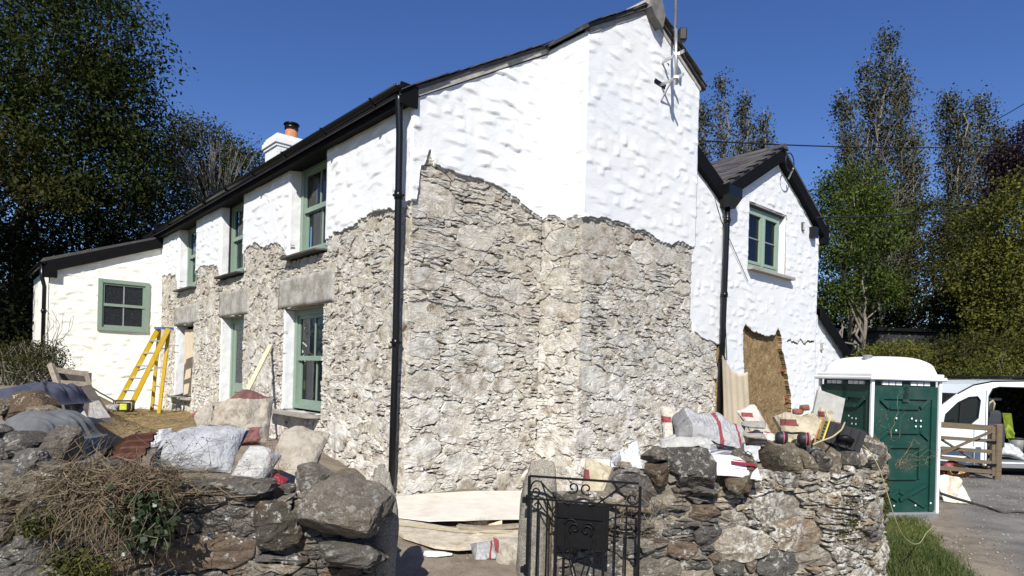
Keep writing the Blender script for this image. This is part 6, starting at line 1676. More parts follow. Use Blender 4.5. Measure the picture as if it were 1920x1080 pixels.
# domed roof: skirt, lip, barrel
m = MB(); m.box(-.07, S_+.07, -.07, S_+.07, HT, HT+.055, .015); m.box(-.04, S_+.04, -.04, S_+.04, HT+.055, HT+.1, .012); m.build('roof_lip', M['loowhite'], lo_, False, True)
V = []; n1, n2 = 25, 17
for i in range(n1):
    for j in range(n2):
        a, b = i/(n1-1)*2-1, j/(n2-1)*2-1; hx = (1-abs(a)**3.4); hy = (1-abs(b)**5)
        V.append((S_/2 + a*(S_/2+.0), S_/2 + b*(S_/2+.0), HT + .1 + .25*hx**.42*hy**.3))
F = [(i*n2+j, (i+1)*n2+j, (i+1)*n2+j+1, i*n2+j+1) for i in range(n1-1) for j in range(n2-1)]
obj('roof_dome', V, F, M['loowhite'], lo_, True, True)
m = MB(); m.tube([(.16, .3, HT + .1), (.16, .3, HT + .36)], .062, 16); m.build('vent_pipe', M['loogrey'], lo_, True, True)

# ---------------------------------------------------------------- timber field gate and post
gd = 13.2
fg = thing('field_gate', 'weathered five bar timber gate swung open in front of the white van', 'gate', at(1800, 890, gd))
def L2(u, v, d=gd): return at(u, v, d)
for a, b, w in (((1700, 792), (1862, 803), .115), ((1700, 816), (1862, 827), .07), ((1700, 836), (1862, 847), .07), ((1700, 851), (1862, 868), .075), ((1700, 872), (1862, 885), .08)):
    MB().bar(L2(*a), L2(*b), .05, w).build('bar', M['gatewood'], fg)
MB().bar(L2(1740, 862, gd-.05), L2(1861, 808, gd-.05), .03, .085, up=(0, 1, 0)).build('brace', M['gatewood'], fg); MB().bar(L2(1740, 808, gd+.05), L2(1860, 884, gd+.05), .03, .085, up=(0, 1, 0)).build('brace', M['gatewood'], fg)
MB().bar(L2(1861, 800), L2(1861, 892), .07, .07).build('stile', M['gatewood'], fg)
for v in (829, 872): MB().bar(L2(1850, v, gd-.06), L2(1868, v, gd-.06), .02, .045).build('hinge', M['iron'], fg)
p = at(1869, 900, gd); m = MB(); m.box(p[0]-.062, p[0]+.062, p[1]-.06, p[1]+.06, p[2]-.2, at(1869, 795, gd)[2], .02); m.solo('gate_post', 'square timber post that the open field gate hangs on', 'gate post', M['gatewood'])
ro = thing('rope_coil', 'coil of red and yellow rope hung behind the field gate', 'rope', at(1790, 884, 13.45))
c_ = Vector(at(1790, 882, 13.45)); rr = random.Random(4)
for k in range(9):
    r = .10 + .012*k; P = [tuple(c_ + Vector((r*1.1*math.cos(t), -.03*rr.random() - .012*k, r*math.sin(t) - .02*k*.3))) for t in np.linspace(0, 2*math.pi, 22)]
    MB().tube(P, .018, 7).build('turn', M['orange'] if k % 3 else M['rope'], ro, True)
MB().tube([tuple(c_ + Vector((0, .06, 0))), tuple(c_ + Vector((0, .12, 0)))], .2, 18).build('drum', M['redprint'], ro, True)
sack('builders_bag', 'crumpled cream cloth bag on the gravel track right of the portable toilet', 'bag', 1768, 902, 1822, 946, 10.4, .4, 'cream_sheet', 61, 0, None, [(.5, .25, .25)], film=True)
m = MB(); m.tube([at(1752, 921, 10.2), at(1790, 934, 10.15), at(1826, 944, 10.1)], .022, 8); m.solo('black_pipe', 'black pipe lying across the cream cloth bag on the track', 'pipe', M['rubber'])
hose('hose', 'dark hose snaking over the track from the black pipe to the right edge', 'hose', [at(1826, 944, 10.1), at(1850, 950, 9.9), at(1880, 962, 9.5), at(1905, 958, 9.6), at(1960, 965, 9.4)], .018, 'darkwood')

# ---------------------------------------------------------------- white van
M['van'] = simple('white van paint', (.66, .72, .76), .25, .03, 2, spec=.5)
M['vandark'] = simple('van interior', (.012, .012, .013), .8)
M['seat'] = simple('dark grey seat cloth', (.035, .037, .045), .9, .2, 20)
n = NT('van glass'); n.set((.012, .016, .016), .06, 0., .6); M['vglass'] = n.m
VY, VZ = 13.9, -.16
vn_ = thing('delivery_van', 'white panel van with its side door slid open, seen behind the field gate', 'van', (10.6, VY, VZ))
def vp(x, z, y=0.): return (x, VY + y, z)
out_ = [(7.75, .25), (7.7, .75), (7.9, .98), (8.75, 1.16), (9.25, 1.36), (9.6, 1.64), (9.95, 1.84), (10.35, 1.93), (11.2, 1.965), (13.1, 1.94), (13.2, 1.8), (13.25, .2), (12.9, .1), (12.85, .3), (12.6, .42), (12.3, .42), (12.05, .3), (12.0, .1), (9.1, .1), (9.05, .3), (8.8, .44), (8.5, .44), (8.25, .3), (8.2, .1)]
out_ = out_[::-1]
cabw = [(9.33, .99), (9.36, 1.18), (9.62, 1.44), (9.85, 1.56), (10.04, 1.58), (10.1, 1.5), (10.06, 1.12), (9.9, .985)]
door = [(10.28, .18), (10.28, 1.6), (10.36, 1.76), (10.5, 1.8), (11.45, 1.8), (11.5, 1.7), (11.5, .18)]
m = MB(); m.holed(out_, [cabw, door], lambda x, z: vp(x, z), (0, .045, 0)); m.build('near_side', M['van'], vn_)
m = MB(); m.holed(out_, [], lambda x, z: vp(x, z, 1.85), (0, .04, 0)); m.build('far_side', M['vandark'], vn_)
m = MB(); top_ = [(7.75, .25), (7.7, .75), (7.9, .98), (8.75, 1.16)]
for a, b in zip(top_[:-1], top_[1:]): m.add([vp(*a), vp(*b), vp(*b, 1.89), vp(*a, 1.89)], [(0, 1, 2, 3)])
m.build('bonnet', M['van'], vn_)
m = MB(); top_ = [(9.6, 1.64), (9.95, 1.84), (10.35, 1.93), (11.2, 1.965), (13.1, 1.94), (13.2, 1.8), (13.25, .2)]
for a, b in zip(top_[:-1], top_[1:]): m.poly([vp(*a), vp(*b), vp(*b, 1.89), vp(*a, 1.89)], (0, 0, -.03))
m.build('roof', M['van'], vn_)
m = MB(); m.add([vp(8.75, 1.16), vp(9.25, 1.36), vp(9.6, 1.64), vp(9.6, 1.64, 1.89), vp(9.25, 1.36, 1.89), vp(8.75, 1.16, 1.89)], [(0, 1, 4, 5), (1, 2, 3, 4)]); m.build('windscreen', M['vglass'], vn_)
m = MB(); m.add([vp(x, z, .02) for x, z in cabw], [tuple(range(len(cabw)))]); cwn = m.build('cab_window', M['vglass'], vn_)
m = MB(); m.tube([vp(x, z, -.004) for x, z in cabw + cabw[:1]], .014, 6); m.bar(vp(9.66, .99, -.004), vp(9.68, 1.47, -.004), .02, .02); m.build('window_seal', M['vandark'], cwn)
m = MB(); m.tube([vp(x, z, -.003) for x, z in door[:6]] + [vp(11.5, .2, -.003)], .012, 6); m.build('door_seal', M['vandark'], vn_)
m = MB(); m.box(10.2, 13, VY + .05, VY + 1.8, .12, .2); m.build('floor', M['loogrey'], vn_)
m = MB(); m.box(10.28, 12.0, VY - .03, VY + .06, .06, .16, .01); m.build('sill_step', M['zinc'], vn_)
m = MB(); m.box(8.9, 12.9, VY + .12, VY + 1.7, -.02, .1); m.build('underside', M['vandark'], vn_)
m = MB(); m.tube([vp(10.22, .1, -.006), vp(10.22, 1.72, -.006)], .006, 5); m.tube([vp(9.98, .1, -.006), vp(9.98, .95, -.006)], .006, 5); m.build('panel_gap', M['vandark'], vn_)
m = MB(); m.box(9.3, 10.2, VY - .03, VY + .0, .42, .5, .01); m.build('side_moulding', M['van'], vn_)
for x in (8.65, 12.45):
    wl = MB().tube([vp(x, .32, -.005), vp(x, .32, .2)], .33, 26).build('wheel', M['rubber'], vn_); MB().tube([vp(x, .32, -.012), vp(x, .32, .0)], .2, 20).build('rim', M['zinc'], wl)
for x in (10.3, ):
    st_ = MB().box(x+.06, x+.5, VY + .25, VY + .7, .95, 1.28, .06).box(x+.02, x+.54, VY + .2, VY + .75, .45, 1.0, .05).build('seat', M['seat'], vn_)
    MB().box(x+.14, x+.4, VY + .33, VY + .62, 1.24, 1.5, .05).build('headrest', M['seat'], st_)
MB().tube([vp(10.34, 1.22, .12), vp(10.36, 1.44, .1), vp(10.44, 1.5, .1), vp(10.48, 1.44, .1), vp(10.46, 1.26, .12)], .022, 8).build('grab_handle', M['rope'], vn_, True)
MB().tube([vp(10.62, 1.3, 1.0), vp(10.8, 1.45, 1.0), vp(11.0, 1.5, 1.0), vp(11.3, 1.52, 1.0)], .03, 8).build('painted_light_strip', M['van'], vn_, True)  # white tube standing in for a strip of window light
MB().bar(vp(10.3, 2.03, .3), vp(12.6, 2.03, .3), .06, .03).bar(vp(10.3, 2.03, 1.5), vp(12.6, 2.03, 1.5), .06, .03).bar(vp(10.6, 2.0, .1), vp(10.6, 2.0, 1.8), .05, .04).bar(vp(12.2, 2.0, .1), vp(12.2, 2.0, 1.8), .05, .04).build('roof_rack', M['iron'], vn_)
M['hivis'] = simple('hi vis yellow cloth', (.19, .25, .02), .8, .2, 9, bump=.006, bf=20); M['hivdark'] = simple('dark green cloth', (.03, .05, .02), .9)
V, F = pillow(1.5, 71, 26, .003, 3, .3); V = V @ np.array(Matrix.Rotation(1.4, 3, 'X')).T; lo, hi = V.min(0), V.max(0); V = (V-(lo+hi)/2)/(hi-lo)*np.array([.2, .2, .56]) + np.array([0, 0, .3]); o = obj('hi_vis_jacket', V, F, M['hivis'], None, True); o.location = at(1893, 824, VY + .35); tag(o, 'yellow hi vis jacket hanging on the seat inside the open van', 'jacket')
sack('dust_sheet', 'white dust sheet bundled on the van floor behind the timber gate post', 'sheet', 1872, 832, 1925, 862, VY + .3, .5, 'sk_film', 73, 0, None, [(.1, .4, .2)], e=.8, crease=.13, sag=.4)
p = at(1906, 850, VY + .8); bk_ = thing('bucket', 'dark grey plastic bucket on the van floor below the hi vis jacket', 'bucket', p)
MB().tube([(0, 0, 0), (0, 0, .34)], [.13, .17], 20).build('pail', M['loogrey'], bk_, True, True); MB().tube([(0, 0, .33), (0, 0, .36)], .18, 20).build('rim', M['rubber'], bk_, True, True)

# ---------------------------------------------------------------- dark clad building behind the trees
M['navy'] = simple('dark navy boards', (.012, .014, .022), .7, .3, 6)
sh = thing('timber_shed', 'low dark navy boarded shed half hidden by the trees above the portable toilet', 'shed', (15.5, 24, .3))
MB().box(13.65, 18.2, 24.05, 28, .2, 3.75).build('wall', M['navy'], sh)
for k in range(26):
    x = 13.62 + .176*k; MB().box(x, x + .166, 24.0, 24.048, .2, 3.74, .006).build('cladding_board', M['navy'], sh)
MB().box(13.45, 18.4, 23.85, 28.2, 3.76, 3.88).build('roof', M['blackwood'], sh)
MB().box(15.9, 16.25, 23.97, 23.998, 2.45, 2.75).build('window', M['paving'], sh)
# ---------------------------------------------------------------- trees and plants
def leaves(C, size, rng, droop=.3, asp=.5):
    """one diamond leaf at each point"""
    n = len(C); d = rng.normal(size=(n, 3)); d[:, 2] -= droop; d /= np.linalg.norm(d, axis=1)[:, None]
    u = np.cross(d, rng.normal(size=(n, 3))); u /= np.linalg.norm(u, axis=1)[:, None]
    s = (size*rng.uniform(.55, 1.25, n))[:, None]
    V = np.stack([C, C + d*s*.5 + u*s*asp*.5, C + d*s, C + d*s*.5 - u*s*asp*.5], 1)
    return V.reshape(-1, 3), np.arange(n*4).reshape(n, 4)
def clump_pts(clumps, rng, per=26, spread=.32, shell=.55):
    out = []
    for (x, y, z, rx, ry, rz_, nt) in clumps:
        d = rng.normal(size=(nt, 3)); d /= np.linalg.norm(d, axis=1)[:, None]
        r = rng.uniform(shell**3, 1, nt)**(1/3)
        r *= 1 + .28*fbm(d[:, 0]*2 + d[:, 2], d[:, 1]*2 - d[:, 2], 1.6, int(abs(x*7+z*3)), 3)*2
        tw = np.array([x, y, z]) + d*r[:, None]*np.array([rx, ry, rz_])
        k = rng.integers(per//2, per*3//2, nt)
        c = np.repeat(tw, k, 0) + rng.normal(0, spread, (k.sum(), 3))*np.array([1, 1, .7])
        out.append(c)
    return np.vstack(out)
def limb(m, p, q, r0, r1, rng, wob=.08, n=7):
    p, q = np.array(p, float), np.array(q, float); L = np.linalg.norm(q-p)
    P = [tuple(p + (q-p)*t + rng.normal(0, wob*L*.12, 3)*(0 < t < 1)) for t in np.linspace(0, 1, n)]
    m.tube(P, list(np.linspace(r0, r1, n)), 7); return P
def tree(name, label, cat, base, clumps, lmat, lsize, seed, trunk=.16, bmat='bark', per=26, spread=.32, group=None, stems=1, shell=.55, th=None, bare=0):
    rng = np.random.default_rng(seed); z0 = G(*base)
    t = thing(name, label, cat, (base[0], base[1], z0), 0, group)
    m = MB(); zt = th if th else np.mean([c[2] for c in clumps])
    for s_ in range(stems):
        off = rng.normal(0, .25, 2) if stems > 1 else (0, 0)
        tx, ty = base[0] + off[0]*3, base[1] + off[1]*3
        limb(m, (base[0] + off[0], base[1] + off[1], z0 - .2), (tx, ty, zt), trunk, trunk*.35, rng, .25, 10)
        for c in clumps:
            f = rng.uniform(.3, .8); limb(m, (base[0] + (tx-base[0])*f, base[1] + (ty-base[1])*f, z0 + (zt-z0)*f), c[:3], trunk*.4, trunk*.1, rng, .5)
            for b in range(bare):
                d = rng.normal(size=3); d /= np.linalg.norm(d); e = np.array(c[:3]) + d*np.array(c[3:6])*.95
                limb(m, np.array(c[:3]) + d*np.array(c[3:6])*.2, e, trunk*.12, trunk*.03, rng, .8, 6)
    m.build('trunk', M[bmat], t, True)
    V, F = leaves(clump_pts(clumps, rng, per, spread, shell), lsize, rng)
    obj('crown', V, F, M[lmat], t)
    return t
def cl(u, v, d, rx, rz_, nt, ry=None): return (*at(u, v, d), rx, ry or rx, rz_, nt)
GLT, GRT = 'trees left of the cottage', 'trees right of the cottage'
tree('ash_tree', 'tall dark green ash tree filling the top left corner of the photo', 'tree', (-16.5, 21.5),
     [cl(60, 60, 21, 3.0, 2.6, 210), cl(200, 75, 21, 1.7, 1.9, 110), cl(232, 200, 21, 1.35, 1.6, 90), cl(130, 190, 20.5, 2.1, 2.2, 150), cl(30, 260, 20.5, 2.4, 2.4, 150), cl(-120, 100, 21, 3, 3.5, 150), cl(190, 320, 21, 1.9, 1.6, 110), cl(-60, -80, 22, 3.5, 2.5, 120), cl(120, -60, 22, 2.3, 1.6, 80)], 'ash', .155, 1, .3, per=48, spread=.34, group=GLT, bare=6)
tree('dark_tree', 'dense olive brown tree behind the roof between the ash and the chimney', 'tree', (-14.5, 31),
     [cl(380, 300, 30, 2.0, 1.9, 200), cl(300, 330, 29, 2.2, 2.2, 170), cl(445, 320, 30, 1.35, 1.4, 140), cl(350, 410, 28, 2.6, 1.9, 170), cl(270, 420, 27, 2.2, 1.8, 130)], 'olive', .14, 2, .25, per=46, spread=.3, group=GLT)
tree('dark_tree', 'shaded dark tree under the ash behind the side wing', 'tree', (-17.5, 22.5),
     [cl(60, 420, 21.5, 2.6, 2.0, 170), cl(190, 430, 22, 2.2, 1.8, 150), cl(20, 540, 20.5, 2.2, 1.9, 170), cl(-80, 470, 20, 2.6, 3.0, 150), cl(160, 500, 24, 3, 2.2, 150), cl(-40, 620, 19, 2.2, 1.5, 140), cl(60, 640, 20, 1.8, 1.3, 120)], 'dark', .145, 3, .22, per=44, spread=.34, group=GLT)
tree('sycamore_tree', 'tree with yellowing leaves low at the left edge of the photo', 'tree', (-17.6, 19),
     [cl(20, 260, 18.6, .9, .5, 34), cl(40, 285, 18.5, .5, .35, 16), cl(85, 365, 18.6, 1.0, .4, 34), cl(10, 330, 18.6, .9, .5, 28)], 'olive', .15, 4, .14, per=20, spread=.22, group=GLT)
tree('dark_tree', 'broad dark tree added out of frame left to shade the trees behind', 'tree', (-18.5, 9.5), [(-18.5, 9.5, 9, 3.2, 3.5, 3, 240), (-17.5, 10, 12, 2.6, 3, 2.2, 200), (-19, 8, 6, 3, 3, 2, 160)], 'dark', .22, 5, .3, per=40, spread=.42, group=GLT)  # unseen tree, added to darken the trees on the left
def deadbush(name, label, base, top, n, spread, seed, mat='deadtwig', r=.02, cat='dead tree'):
    rng = np.random.default_rng(seed); m = MB()
    for k in range(n):
        e = np.array(top) + rng.normal(0, 1, 3)*np.array(spread); e[2] = top[2] - abs(e[2]-top[2])
        b = np.array(base) + rng.normal(0, .1, 3); mid = b + (e-b)*.45 + rng.normal(0, .2, 3)*np.array([1, 1, .3])
        P = [tuple((1-t)**2*b + 2*t*(1-t)*mid + t*t*e) for t in np.linspace(0, 1, 7)]; m.tube(P, list(np.linspace(r, r*.25, 7)), 5)
        for q in range(3):
            a = np.array(P[rng.integers(3, 6)]); f = a + (e-b)*.3*rng.uniform(.5, 1) + rng.normal(0, .3, 3)*np.array(spread)*.5; m.tube([tuple(a), tuple(f)], [r*.4, r*.15], 4)
    return m.solo(name, label, cat, M[mat])
deadbush('bare_tree', 'bare grey twiggy tree against the dark foliage left of the chimney', at(405, 420, 25.5), at(395, 262, 25.5), 46, (.8, .6, .9), 7)
P_ = []
def poplar(name, label, leaders, seed, nt, lsz, dens=1.):
    """upright leaders with sparse leaves along fine rising twigs"""
    rng = np.random.default_rng(seed); b = leaders[0][0]; t = thing(name, label, 'tree', (b[0], b[1], G(b[0], b[1])), 0, GRT); m = MB(); C = []
    for p, q, r, wd in leaders:
        p, q = np.array((p[0], p[1], G(p[0], p[1]) - .2)) if len(p) == 2 else np.array(p), np.array(q); L = np.linalg.norm(q-p)
        limb(m, p, q, r, .02, rng, .12, 12)
        for k in range(nt):
            f = rng.uniform(.25, .97); a = p + (q-p)*f; th = rng.uniform(0, 6.28); w = wd*math.sin(min(1., (1-f)*1.5 + .1)*1.5)*rng.uniform(.5, 1.1)
            e = a + np.array([math.cos(th)*w, math.sin(th)*w, w*rng.uniform(1.1, 2.2)]); P = limb(m, a, e, r*.22*(1-f) + .012, .006, rng, .5, 6)
            nl = int(rng.integers(14, 40)*dens); tt = rng.uniform(.15, 1.05, nl)[:, None]; C.append(a + (e-a)*tt + rng.normal(0, .2, (nl, 3)))
    m.build('trunk', M['palebark'], t, True); V, F = leaves(np.vstack(C), lsz, rng, .2, .8); obj('crown', V, F, M['poplar'], t); return t
def top(u, v, d): return at(u, v, d)
def gp(u, d): p = at(u, 700, d); return (p[0], p[1])
poplar('poplar_tree', 'tallest poplar with a pointed sparse crown above the portable toilet', [(gp(1655, 32), top(1662, 58, 32), .17, 2.0), (gp(1640, 32.3), top(1628, 110, 32.3), .1, 1.6), (gp(1672, 31.8), top(1695, 110, 31.8), .1, 1.5), (gp(1630, 32), top(1575, 165, 32), .08, 1.1), (gp(1680, 32), top(1716, 250, 32), .08, 1.1)], 11, 130, .125, 1.7)
poplar('poplar_tree', 'twin topped poplar at the right edge behind the level overhead wire', [(gp(1790, 34), top(1776, 172, 34), .18, 1.7), (gp(1830, 34), top(1842, 175, 34), .16, 1.7), (gp(1800, 33), top(1800, 200, 33), .12, 1.5), (gp(1860, 34), top(1872, 220, 34), .1, 1.4)], 12, 125, .125, 1.8)
poplar('poplar_tree', 'low poplar rising behind the roof valley of the rear gable', [(gp(1352, 34), top(1352, 140, 34), .16, 1.6), (gp(1392, 34), top(1396, 168, 34), .14, 1.3), (gp(1420, 34.4), top(1432, 205, 34.4), .1, 1.1), (gp(1320, 34), top(1316, 190, 34), .1, 1.1)], 13, 100, .125, 1.5)
tree('broadleaf_tree', 'rounded green tree with pale forked trunks just right of the rear gable', 'tree', gp(1600, 24), [cl(1600, 360, 24, 1.15, 1.2, 120), cl(1570, 450, 24, 1.2, 1.2, 120), cl(1640, 430, 24, 1.0, 1.3, 110), cl(1600, 520, 24.5, 1.5, .9, 80), cl(1560, 560, 24.5, .9, .8, 60), cl(1655, 540, 24.5, .8, .8, 50)], 'bush', .13, 21, .13, 'palebark', 34, .22, GRT, 2, th=5.5)
tree('broadleaf_tree', 'olive green tree behind the shed, between the two poplars', 'tree', gp(1755, 27), [cl(1745, 430, 27, 1.3, 1.5, 120), cl(1735, 540, 26.5, 1.1, 1.3, 100), cl(1800, 480, 27, 1.4, 1.7, 130), cl(1775, 590, 26, 1.2, .9, 100)], 'olive', .13, 22, .14, 'palebark', 34, .24, GRT, th=6)
tree('broadleaf_tree', 'yellow green tree at the right edge of the photo above the van', 'tree', gp(1890, 22), [cl(1870, 430, 22, 1.3, 1.1, 120), cl(1930, 400, 22, 1.4, 1.4, 120), cl(1850, 520, 22, 1.1, 1.2, 120), cl(1920, 530, 21.5, 1.4, 1.3, 150), cl(1880, 610, 21.5, 1.3, .9, 130)], 'yellowgreen', .13, 23, .16, 'bark', 36, .24, GRT, th=5)
tree('copper_beech', 'dark purple leaved tree at the right edge below the level wire', 'tree', gp(1920, 30), [cl(1905, 300, 30, 1.1, .9, 110), cl(1945, 270, 30, 1.2, 1.2, 110), cl(1890, 350, 30, 1.0, .8, 90)], 'purple', .16, 24, .15, 'bark', 34, .24, GRT)
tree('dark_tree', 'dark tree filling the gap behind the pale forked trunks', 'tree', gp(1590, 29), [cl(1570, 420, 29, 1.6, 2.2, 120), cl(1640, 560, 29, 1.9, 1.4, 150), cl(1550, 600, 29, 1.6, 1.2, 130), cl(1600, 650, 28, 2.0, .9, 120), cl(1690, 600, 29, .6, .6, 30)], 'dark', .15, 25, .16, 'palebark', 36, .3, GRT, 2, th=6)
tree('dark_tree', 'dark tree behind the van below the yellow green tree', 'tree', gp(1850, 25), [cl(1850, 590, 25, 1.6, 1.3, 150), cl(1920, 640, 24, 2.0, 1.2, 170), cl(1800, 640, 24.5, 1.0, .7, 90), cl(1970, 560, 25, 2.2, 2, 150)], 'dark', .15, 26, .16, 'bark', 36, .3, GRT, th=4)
def shrub(name, label, clumps, mat, lsz, seed, per=30, spread=.14, cat='shrub', twigs=30):
    rng = np.random.default_rng(seed); c0 = clumps[0]; z = G(c0[0], c0[1]); t = thing(name, label, cat, (c0[0], c0[1], z)); m = MB()
    for k in range(twigs):
        c = clumps[k % len(clumps)]; d = rng.normal(size=3); d /= np.linalg.norm(d); d[2] = abs(d[2])
        limb(m, (c[0] + rng.normal(0, .15), c[1], min(z, c[2]-c[5]) ), np.array(c[:3]) + d*np.array(c[3:6]), .012, .004, rng, .5, 5)
    m.build('stems', M['deadtwig'], t); V, F = leaves(clump_pts(clumps, rng, per, spread, .3), lsz, rng); obj('foliage', V, F, M[mat], t); return t
shrub('hedge_bush', 'sunlit green bush showing just above the roof of the portable toilet', [cl(1680, 662, 16, .55, .3, 60), cl(1650, 668, 16, .4, .25, 40), cl(1715, 670, 16, .35, .3, 40), (11.8, 16, 1.6, 1.2, .6, 1.2, 160)], 'yellowgreen', .08, 31)
shrub('hedge_bush', 'overgrown hedge behind the van and the field gate', [cl(1775, 690, 18, .7, .9, 120), cl(1830, 680, 18, 1.0, .8, 150), cl(1890, 680, 18, 1.0, .7, 140), cl(1800, 720, 17.6, 1.0, .8, 140), cl(1880, 730, 17.8, 1.6, .8, 160), cl(1950, 690, 18, 1.2, 1, 120)], 'olive', .09, 32, 34, .16)
shrub('bank_shrub', 'scrubby brown and green shrub on the bank in front of the side wing', [cl(60, 664, 9.3, .32, .2, 60), cl(28, 668, 9.2, .3, .2, 50), cl(95, 672, 9.4, .2, .2, 36), cl(60, 690, 9.1, .42, .14, 60)], 'olive', .035, 33, 30, .07, twigs=120)
m = MB(); rg = np.random.default_rng(8)
for k in range(9):
    p = np.array(at(92 + rg.uniform(-14, 16), 660, 9.6)); e = np.array(at(105 + rg.uniform(-20, 35), 575 + rg.uniform(0, 50), 9.6)); limb(m, p, e, .006, .002, rg, .5, 6)
m.solo('dead_stems', 'few tall dead stems standing in front of the side wing wall', 'dead plant', M['deadtwig'])
# far wooded rise that closes the view
m_ = np.random.default_rng(9); C = []
for k in range(70):
    x = m_.uniform(-75, -8); C.append((x, 46 + m_.uniform(-3, 6), 3 + m_.uniform(0, 4), 3.2, 3, 2.6, 26))
for k in range(60):
    x = m_.uniform(16, 80); C.append((x, 48 + m_.uniform(-3, 6), 2 + m_.uniform(0, 2.5), 3.2, 3, 2.2, 26))
V, F = leaves(clump_pts(C, m_, 26, .8, .5), .5, m_); tag(obj('distant_wood', V, F, M['dark']), kind='stuff')

# dead bramble over the left wall
rg = np.random.default_rng(15); m = MB()
def stem(m, p, q, hump, r, n=9, wob=.04):
    p, q = np.array(p), np.array(q); P = []
    for t in np.linspace(0, 1, n): P.append(tuple(p + (q-p)*t + np.array([0, -.05*math.sin(math.pi*t), hump*math.sin(math.pi*t)]) + rg.normal(0, wob, 3)*(0 < t < 1)))
    m.tube(P, list(np.linspace(r, r*.5, n)), 5, False)
for k in range(300):
    u0 = rg.uniform(100, 320); p = at(u0 + 20, 880 + rg.uniform(-8, 30), 4.35 + rg.uniform(-.1, .1)); a = rg.uniform(-1.1, .3)
    q = at(u0 + rg.uniform(-190, 40), 940 + rg.uniform(-20, 150), 4.16 + rg.uniform(-.12, .12)); stem(m, p, q, rg.uniform(.0, .09), rg.uniform(.0018, .0042))
for k in range(120):
    u0 = rg.uniform(90, 300); q = at(u0 + rg.uniform(40, 190), 880 + rg.uniform(-6, 60), 4.25 + rg.uniform(-.1, .15)); p = at(u0, 890 + rg.uniform(-20, 70), 4.25 + rg.uniform(-.1, .1)); stem(m, p, q, rg.uniform(0, .08), rg.uniform(.0018, .0038))
for k in range(26):
    p = at(rg.uniform(60, 240), 900, 4.3); q = at(rg.uniform(100, 250), rg.uniform(800, 860), 4.35); stem(m, p, q, .0, .003, 6, .02)
tag(m.build('dead_bramble', M['dry']), kind='stuff')
def patch(name, u0, v0, u1, v1, d, n, size, mat, seed, dd=.1, shape=None):
    r = np.random.default_rng(seed); u = r.normal(.5, .22, n*2); v = r.normal(.5, .22, n*2); k = (np.abs(u-.5) < .55) & (np.abs(v-.5) < .55); u, v = u[k][:n], v[k][:n]
    C = np.array([at(u0 + (u1-u0)*a, v0 + (v1-v0)*b, d + r.uniform(-dd, dd*.2)) for a, b in zip(u, v)]); return leaves(C, size, r, .5, .9)
V, F = patch('ivy', 195, 905, 335, 1040, 4.22, 620, .055, 'ivy', 3); solo('ivy', 'patch of dark ivy hanging on the face of the left wall under the brambles', 'ivy', V, F, M['ivy'])
V, F = patch('moss', 80, 1030, 210, 1090, 4.2, 900, .03, 'mossy', 4); tag(obj('moss', V, F, M['mossy']), kind='stuff')
V, F = patch('moss', 20, 960, 130, 1010, 4.25, 500, .028, 'mossy', 6); tag(obj('moss', V, F, M['mossy']), kind='stuff')
def wallmoss(label, us, ws, n, seed):
    r = np.random.default_rng(seed); C = RW(r.normal(us, .09, n), r.normal(ws, .11, n), r.uniform(.0, .035, n)); V, F = leaves(C, .022, r, .3, .7); tag(obj('moss', V, F, M['mossy']), kind='stuff')
wallmoss('upper hanging moss cushion on the pale end of the right wall', 3.38, .74, 800, 1); wallmoss('lower left moss cushion on the right wall below its coping', 2.68, .62, 520, 2); wallmoss('small moss cushion nearest the rounded end of the right wall', 3.55, .5, 380, 3)
def twiggy(name, label, pts, n, sp, seed, mat='redtwig', lmat=None, r=.003, cat='twig'):
    g = np.random.default_rng(seed); t = thing(name, label, cat, pts[0]); m = MB(); L = []
    for k in range(n):
        q = np.array(pts[1]) + g.normal(0, 1, 3)*np.array(sp); P = limb(m, np.array(pts[0]) + g.normal(0, .03, 3), q, r, r*.4, g, .5, 7)
        for b in range(3):
            a = np.array(P[g.integers(2, 6)]); e = a + g.normal(0, .05, 3) + np.array([0, 0, .05]); m.tube([tuple(a), tuple(e)], [r*.5, r*.3], 4); L += [e + g.normal(0, .012, 3) for _ in range(5)]
    m.build('stems', M[mat], t)
    if lmat: V, F = leaves(np.array(L), .016, g); obj('seed_heads', V, F, M[lmat], t)
twiggy('thin_shrub', 'thin shrub of dark twigs reaching over the white sacks', [at(250, 890, 5.1), at(400, 852, 5.1)], 16, (.3, .08, .12), 5, 'deadtwig', 'ivy')
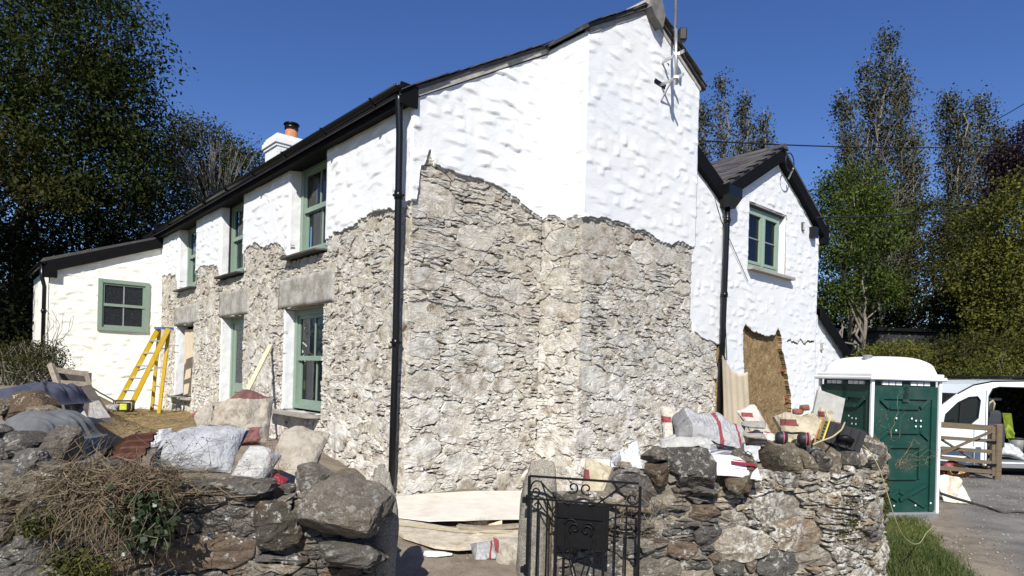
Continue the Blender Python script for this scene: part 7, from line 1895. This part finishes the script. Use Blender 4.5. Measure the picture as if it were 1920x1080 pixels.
twiggy('red_stemmed_weed', 'upright weed with thin red stems in front of the tan sack', [at(519, 905, 5.2), at(520, 848, 5.2)], 9, (.05, .03, .06), 6, 'redtwig', None, .002, 'weed')
def grassplant(label, p, tips, seed):
    g = np.random.default_rng(seed); t = thing('dry_grass', label, 'dry grass', p, 0, 'dry grasses on the end of the right wall'); m = MB(); L = []
    for e in tips:
        P = limb(m, np.array(p) + g.normal(0, .02, 3), e, .0028, .0012, g, .4, 8)
        for k in range(12): a = np.array(P[-1]) + (np.array(P[-3]) - np.array(P[-1]))*g.random(); L.append(a + g.normal(0, .018, 3))
    m.build('stems', M['dry'], t); V, F = leaves(np.array(L), .022, g, .4, .25); obj('seed_heads', V, F, M['dry'], t)
g = np.random.default_rng(4)
grassplant('tall thin dry grass stems in front of the green toilet wall', at(1672, 822, 6.1), [at(1690, 735, 6.1), at(1708, 640+90, 6.1), at(1660, 770, 6.1), at(1726, 780, 6.1), at(1650, 785, 6.0)], 1)
grassplant('drooping feathery dry grass tuft at the end of the right wall', at(1684, 870, 6.05), [tuple(np.array(at(1722, 850, 6.0)) + g.normal(0, .08, 3)) for _ in range(14)], 2)
P = RW(g.uniform(2.6, RW.L - .3, 500), np.full(500, 1.27), g.uniform(-.4, -.05, 500)); V, F = blades(P, .06, .004, 1.1, g); solo('dry_grass', 'short dry grass growing along the top of the right wall end', 'dry grass', V, F, M['dry'])
P = np.stack([g.normal(-.28, .05, 260), g.normal(6.68, .04, 260)], -1); P = np.c_[P, np.full(260, .15)]; V, F = blades(P, .12, .004, 1.2, g); solo('dry_grass_tuft', 'small tuft of dead grass between the two boards on the path', 'dry grass', V, F, M['dry'])
m = MB()
for k in range(16):
    p = RW(np.array([g.uniform(.55, 1.05)]), np.array([g.uniform(.75, 1.02)]), np.array([.06]))[0]; q = p + np.array([g.normal(0, .08), -.03, -g.uniform(.1, .35)]); stem(m, p, q, .0, .0025, 7, .02)
m.solo('vine_roots', 'pale dead vine roots clinging to the end of the right wall behind the gate', 'vine', M['dry'])
scene.render.engine = 'CYCLES'
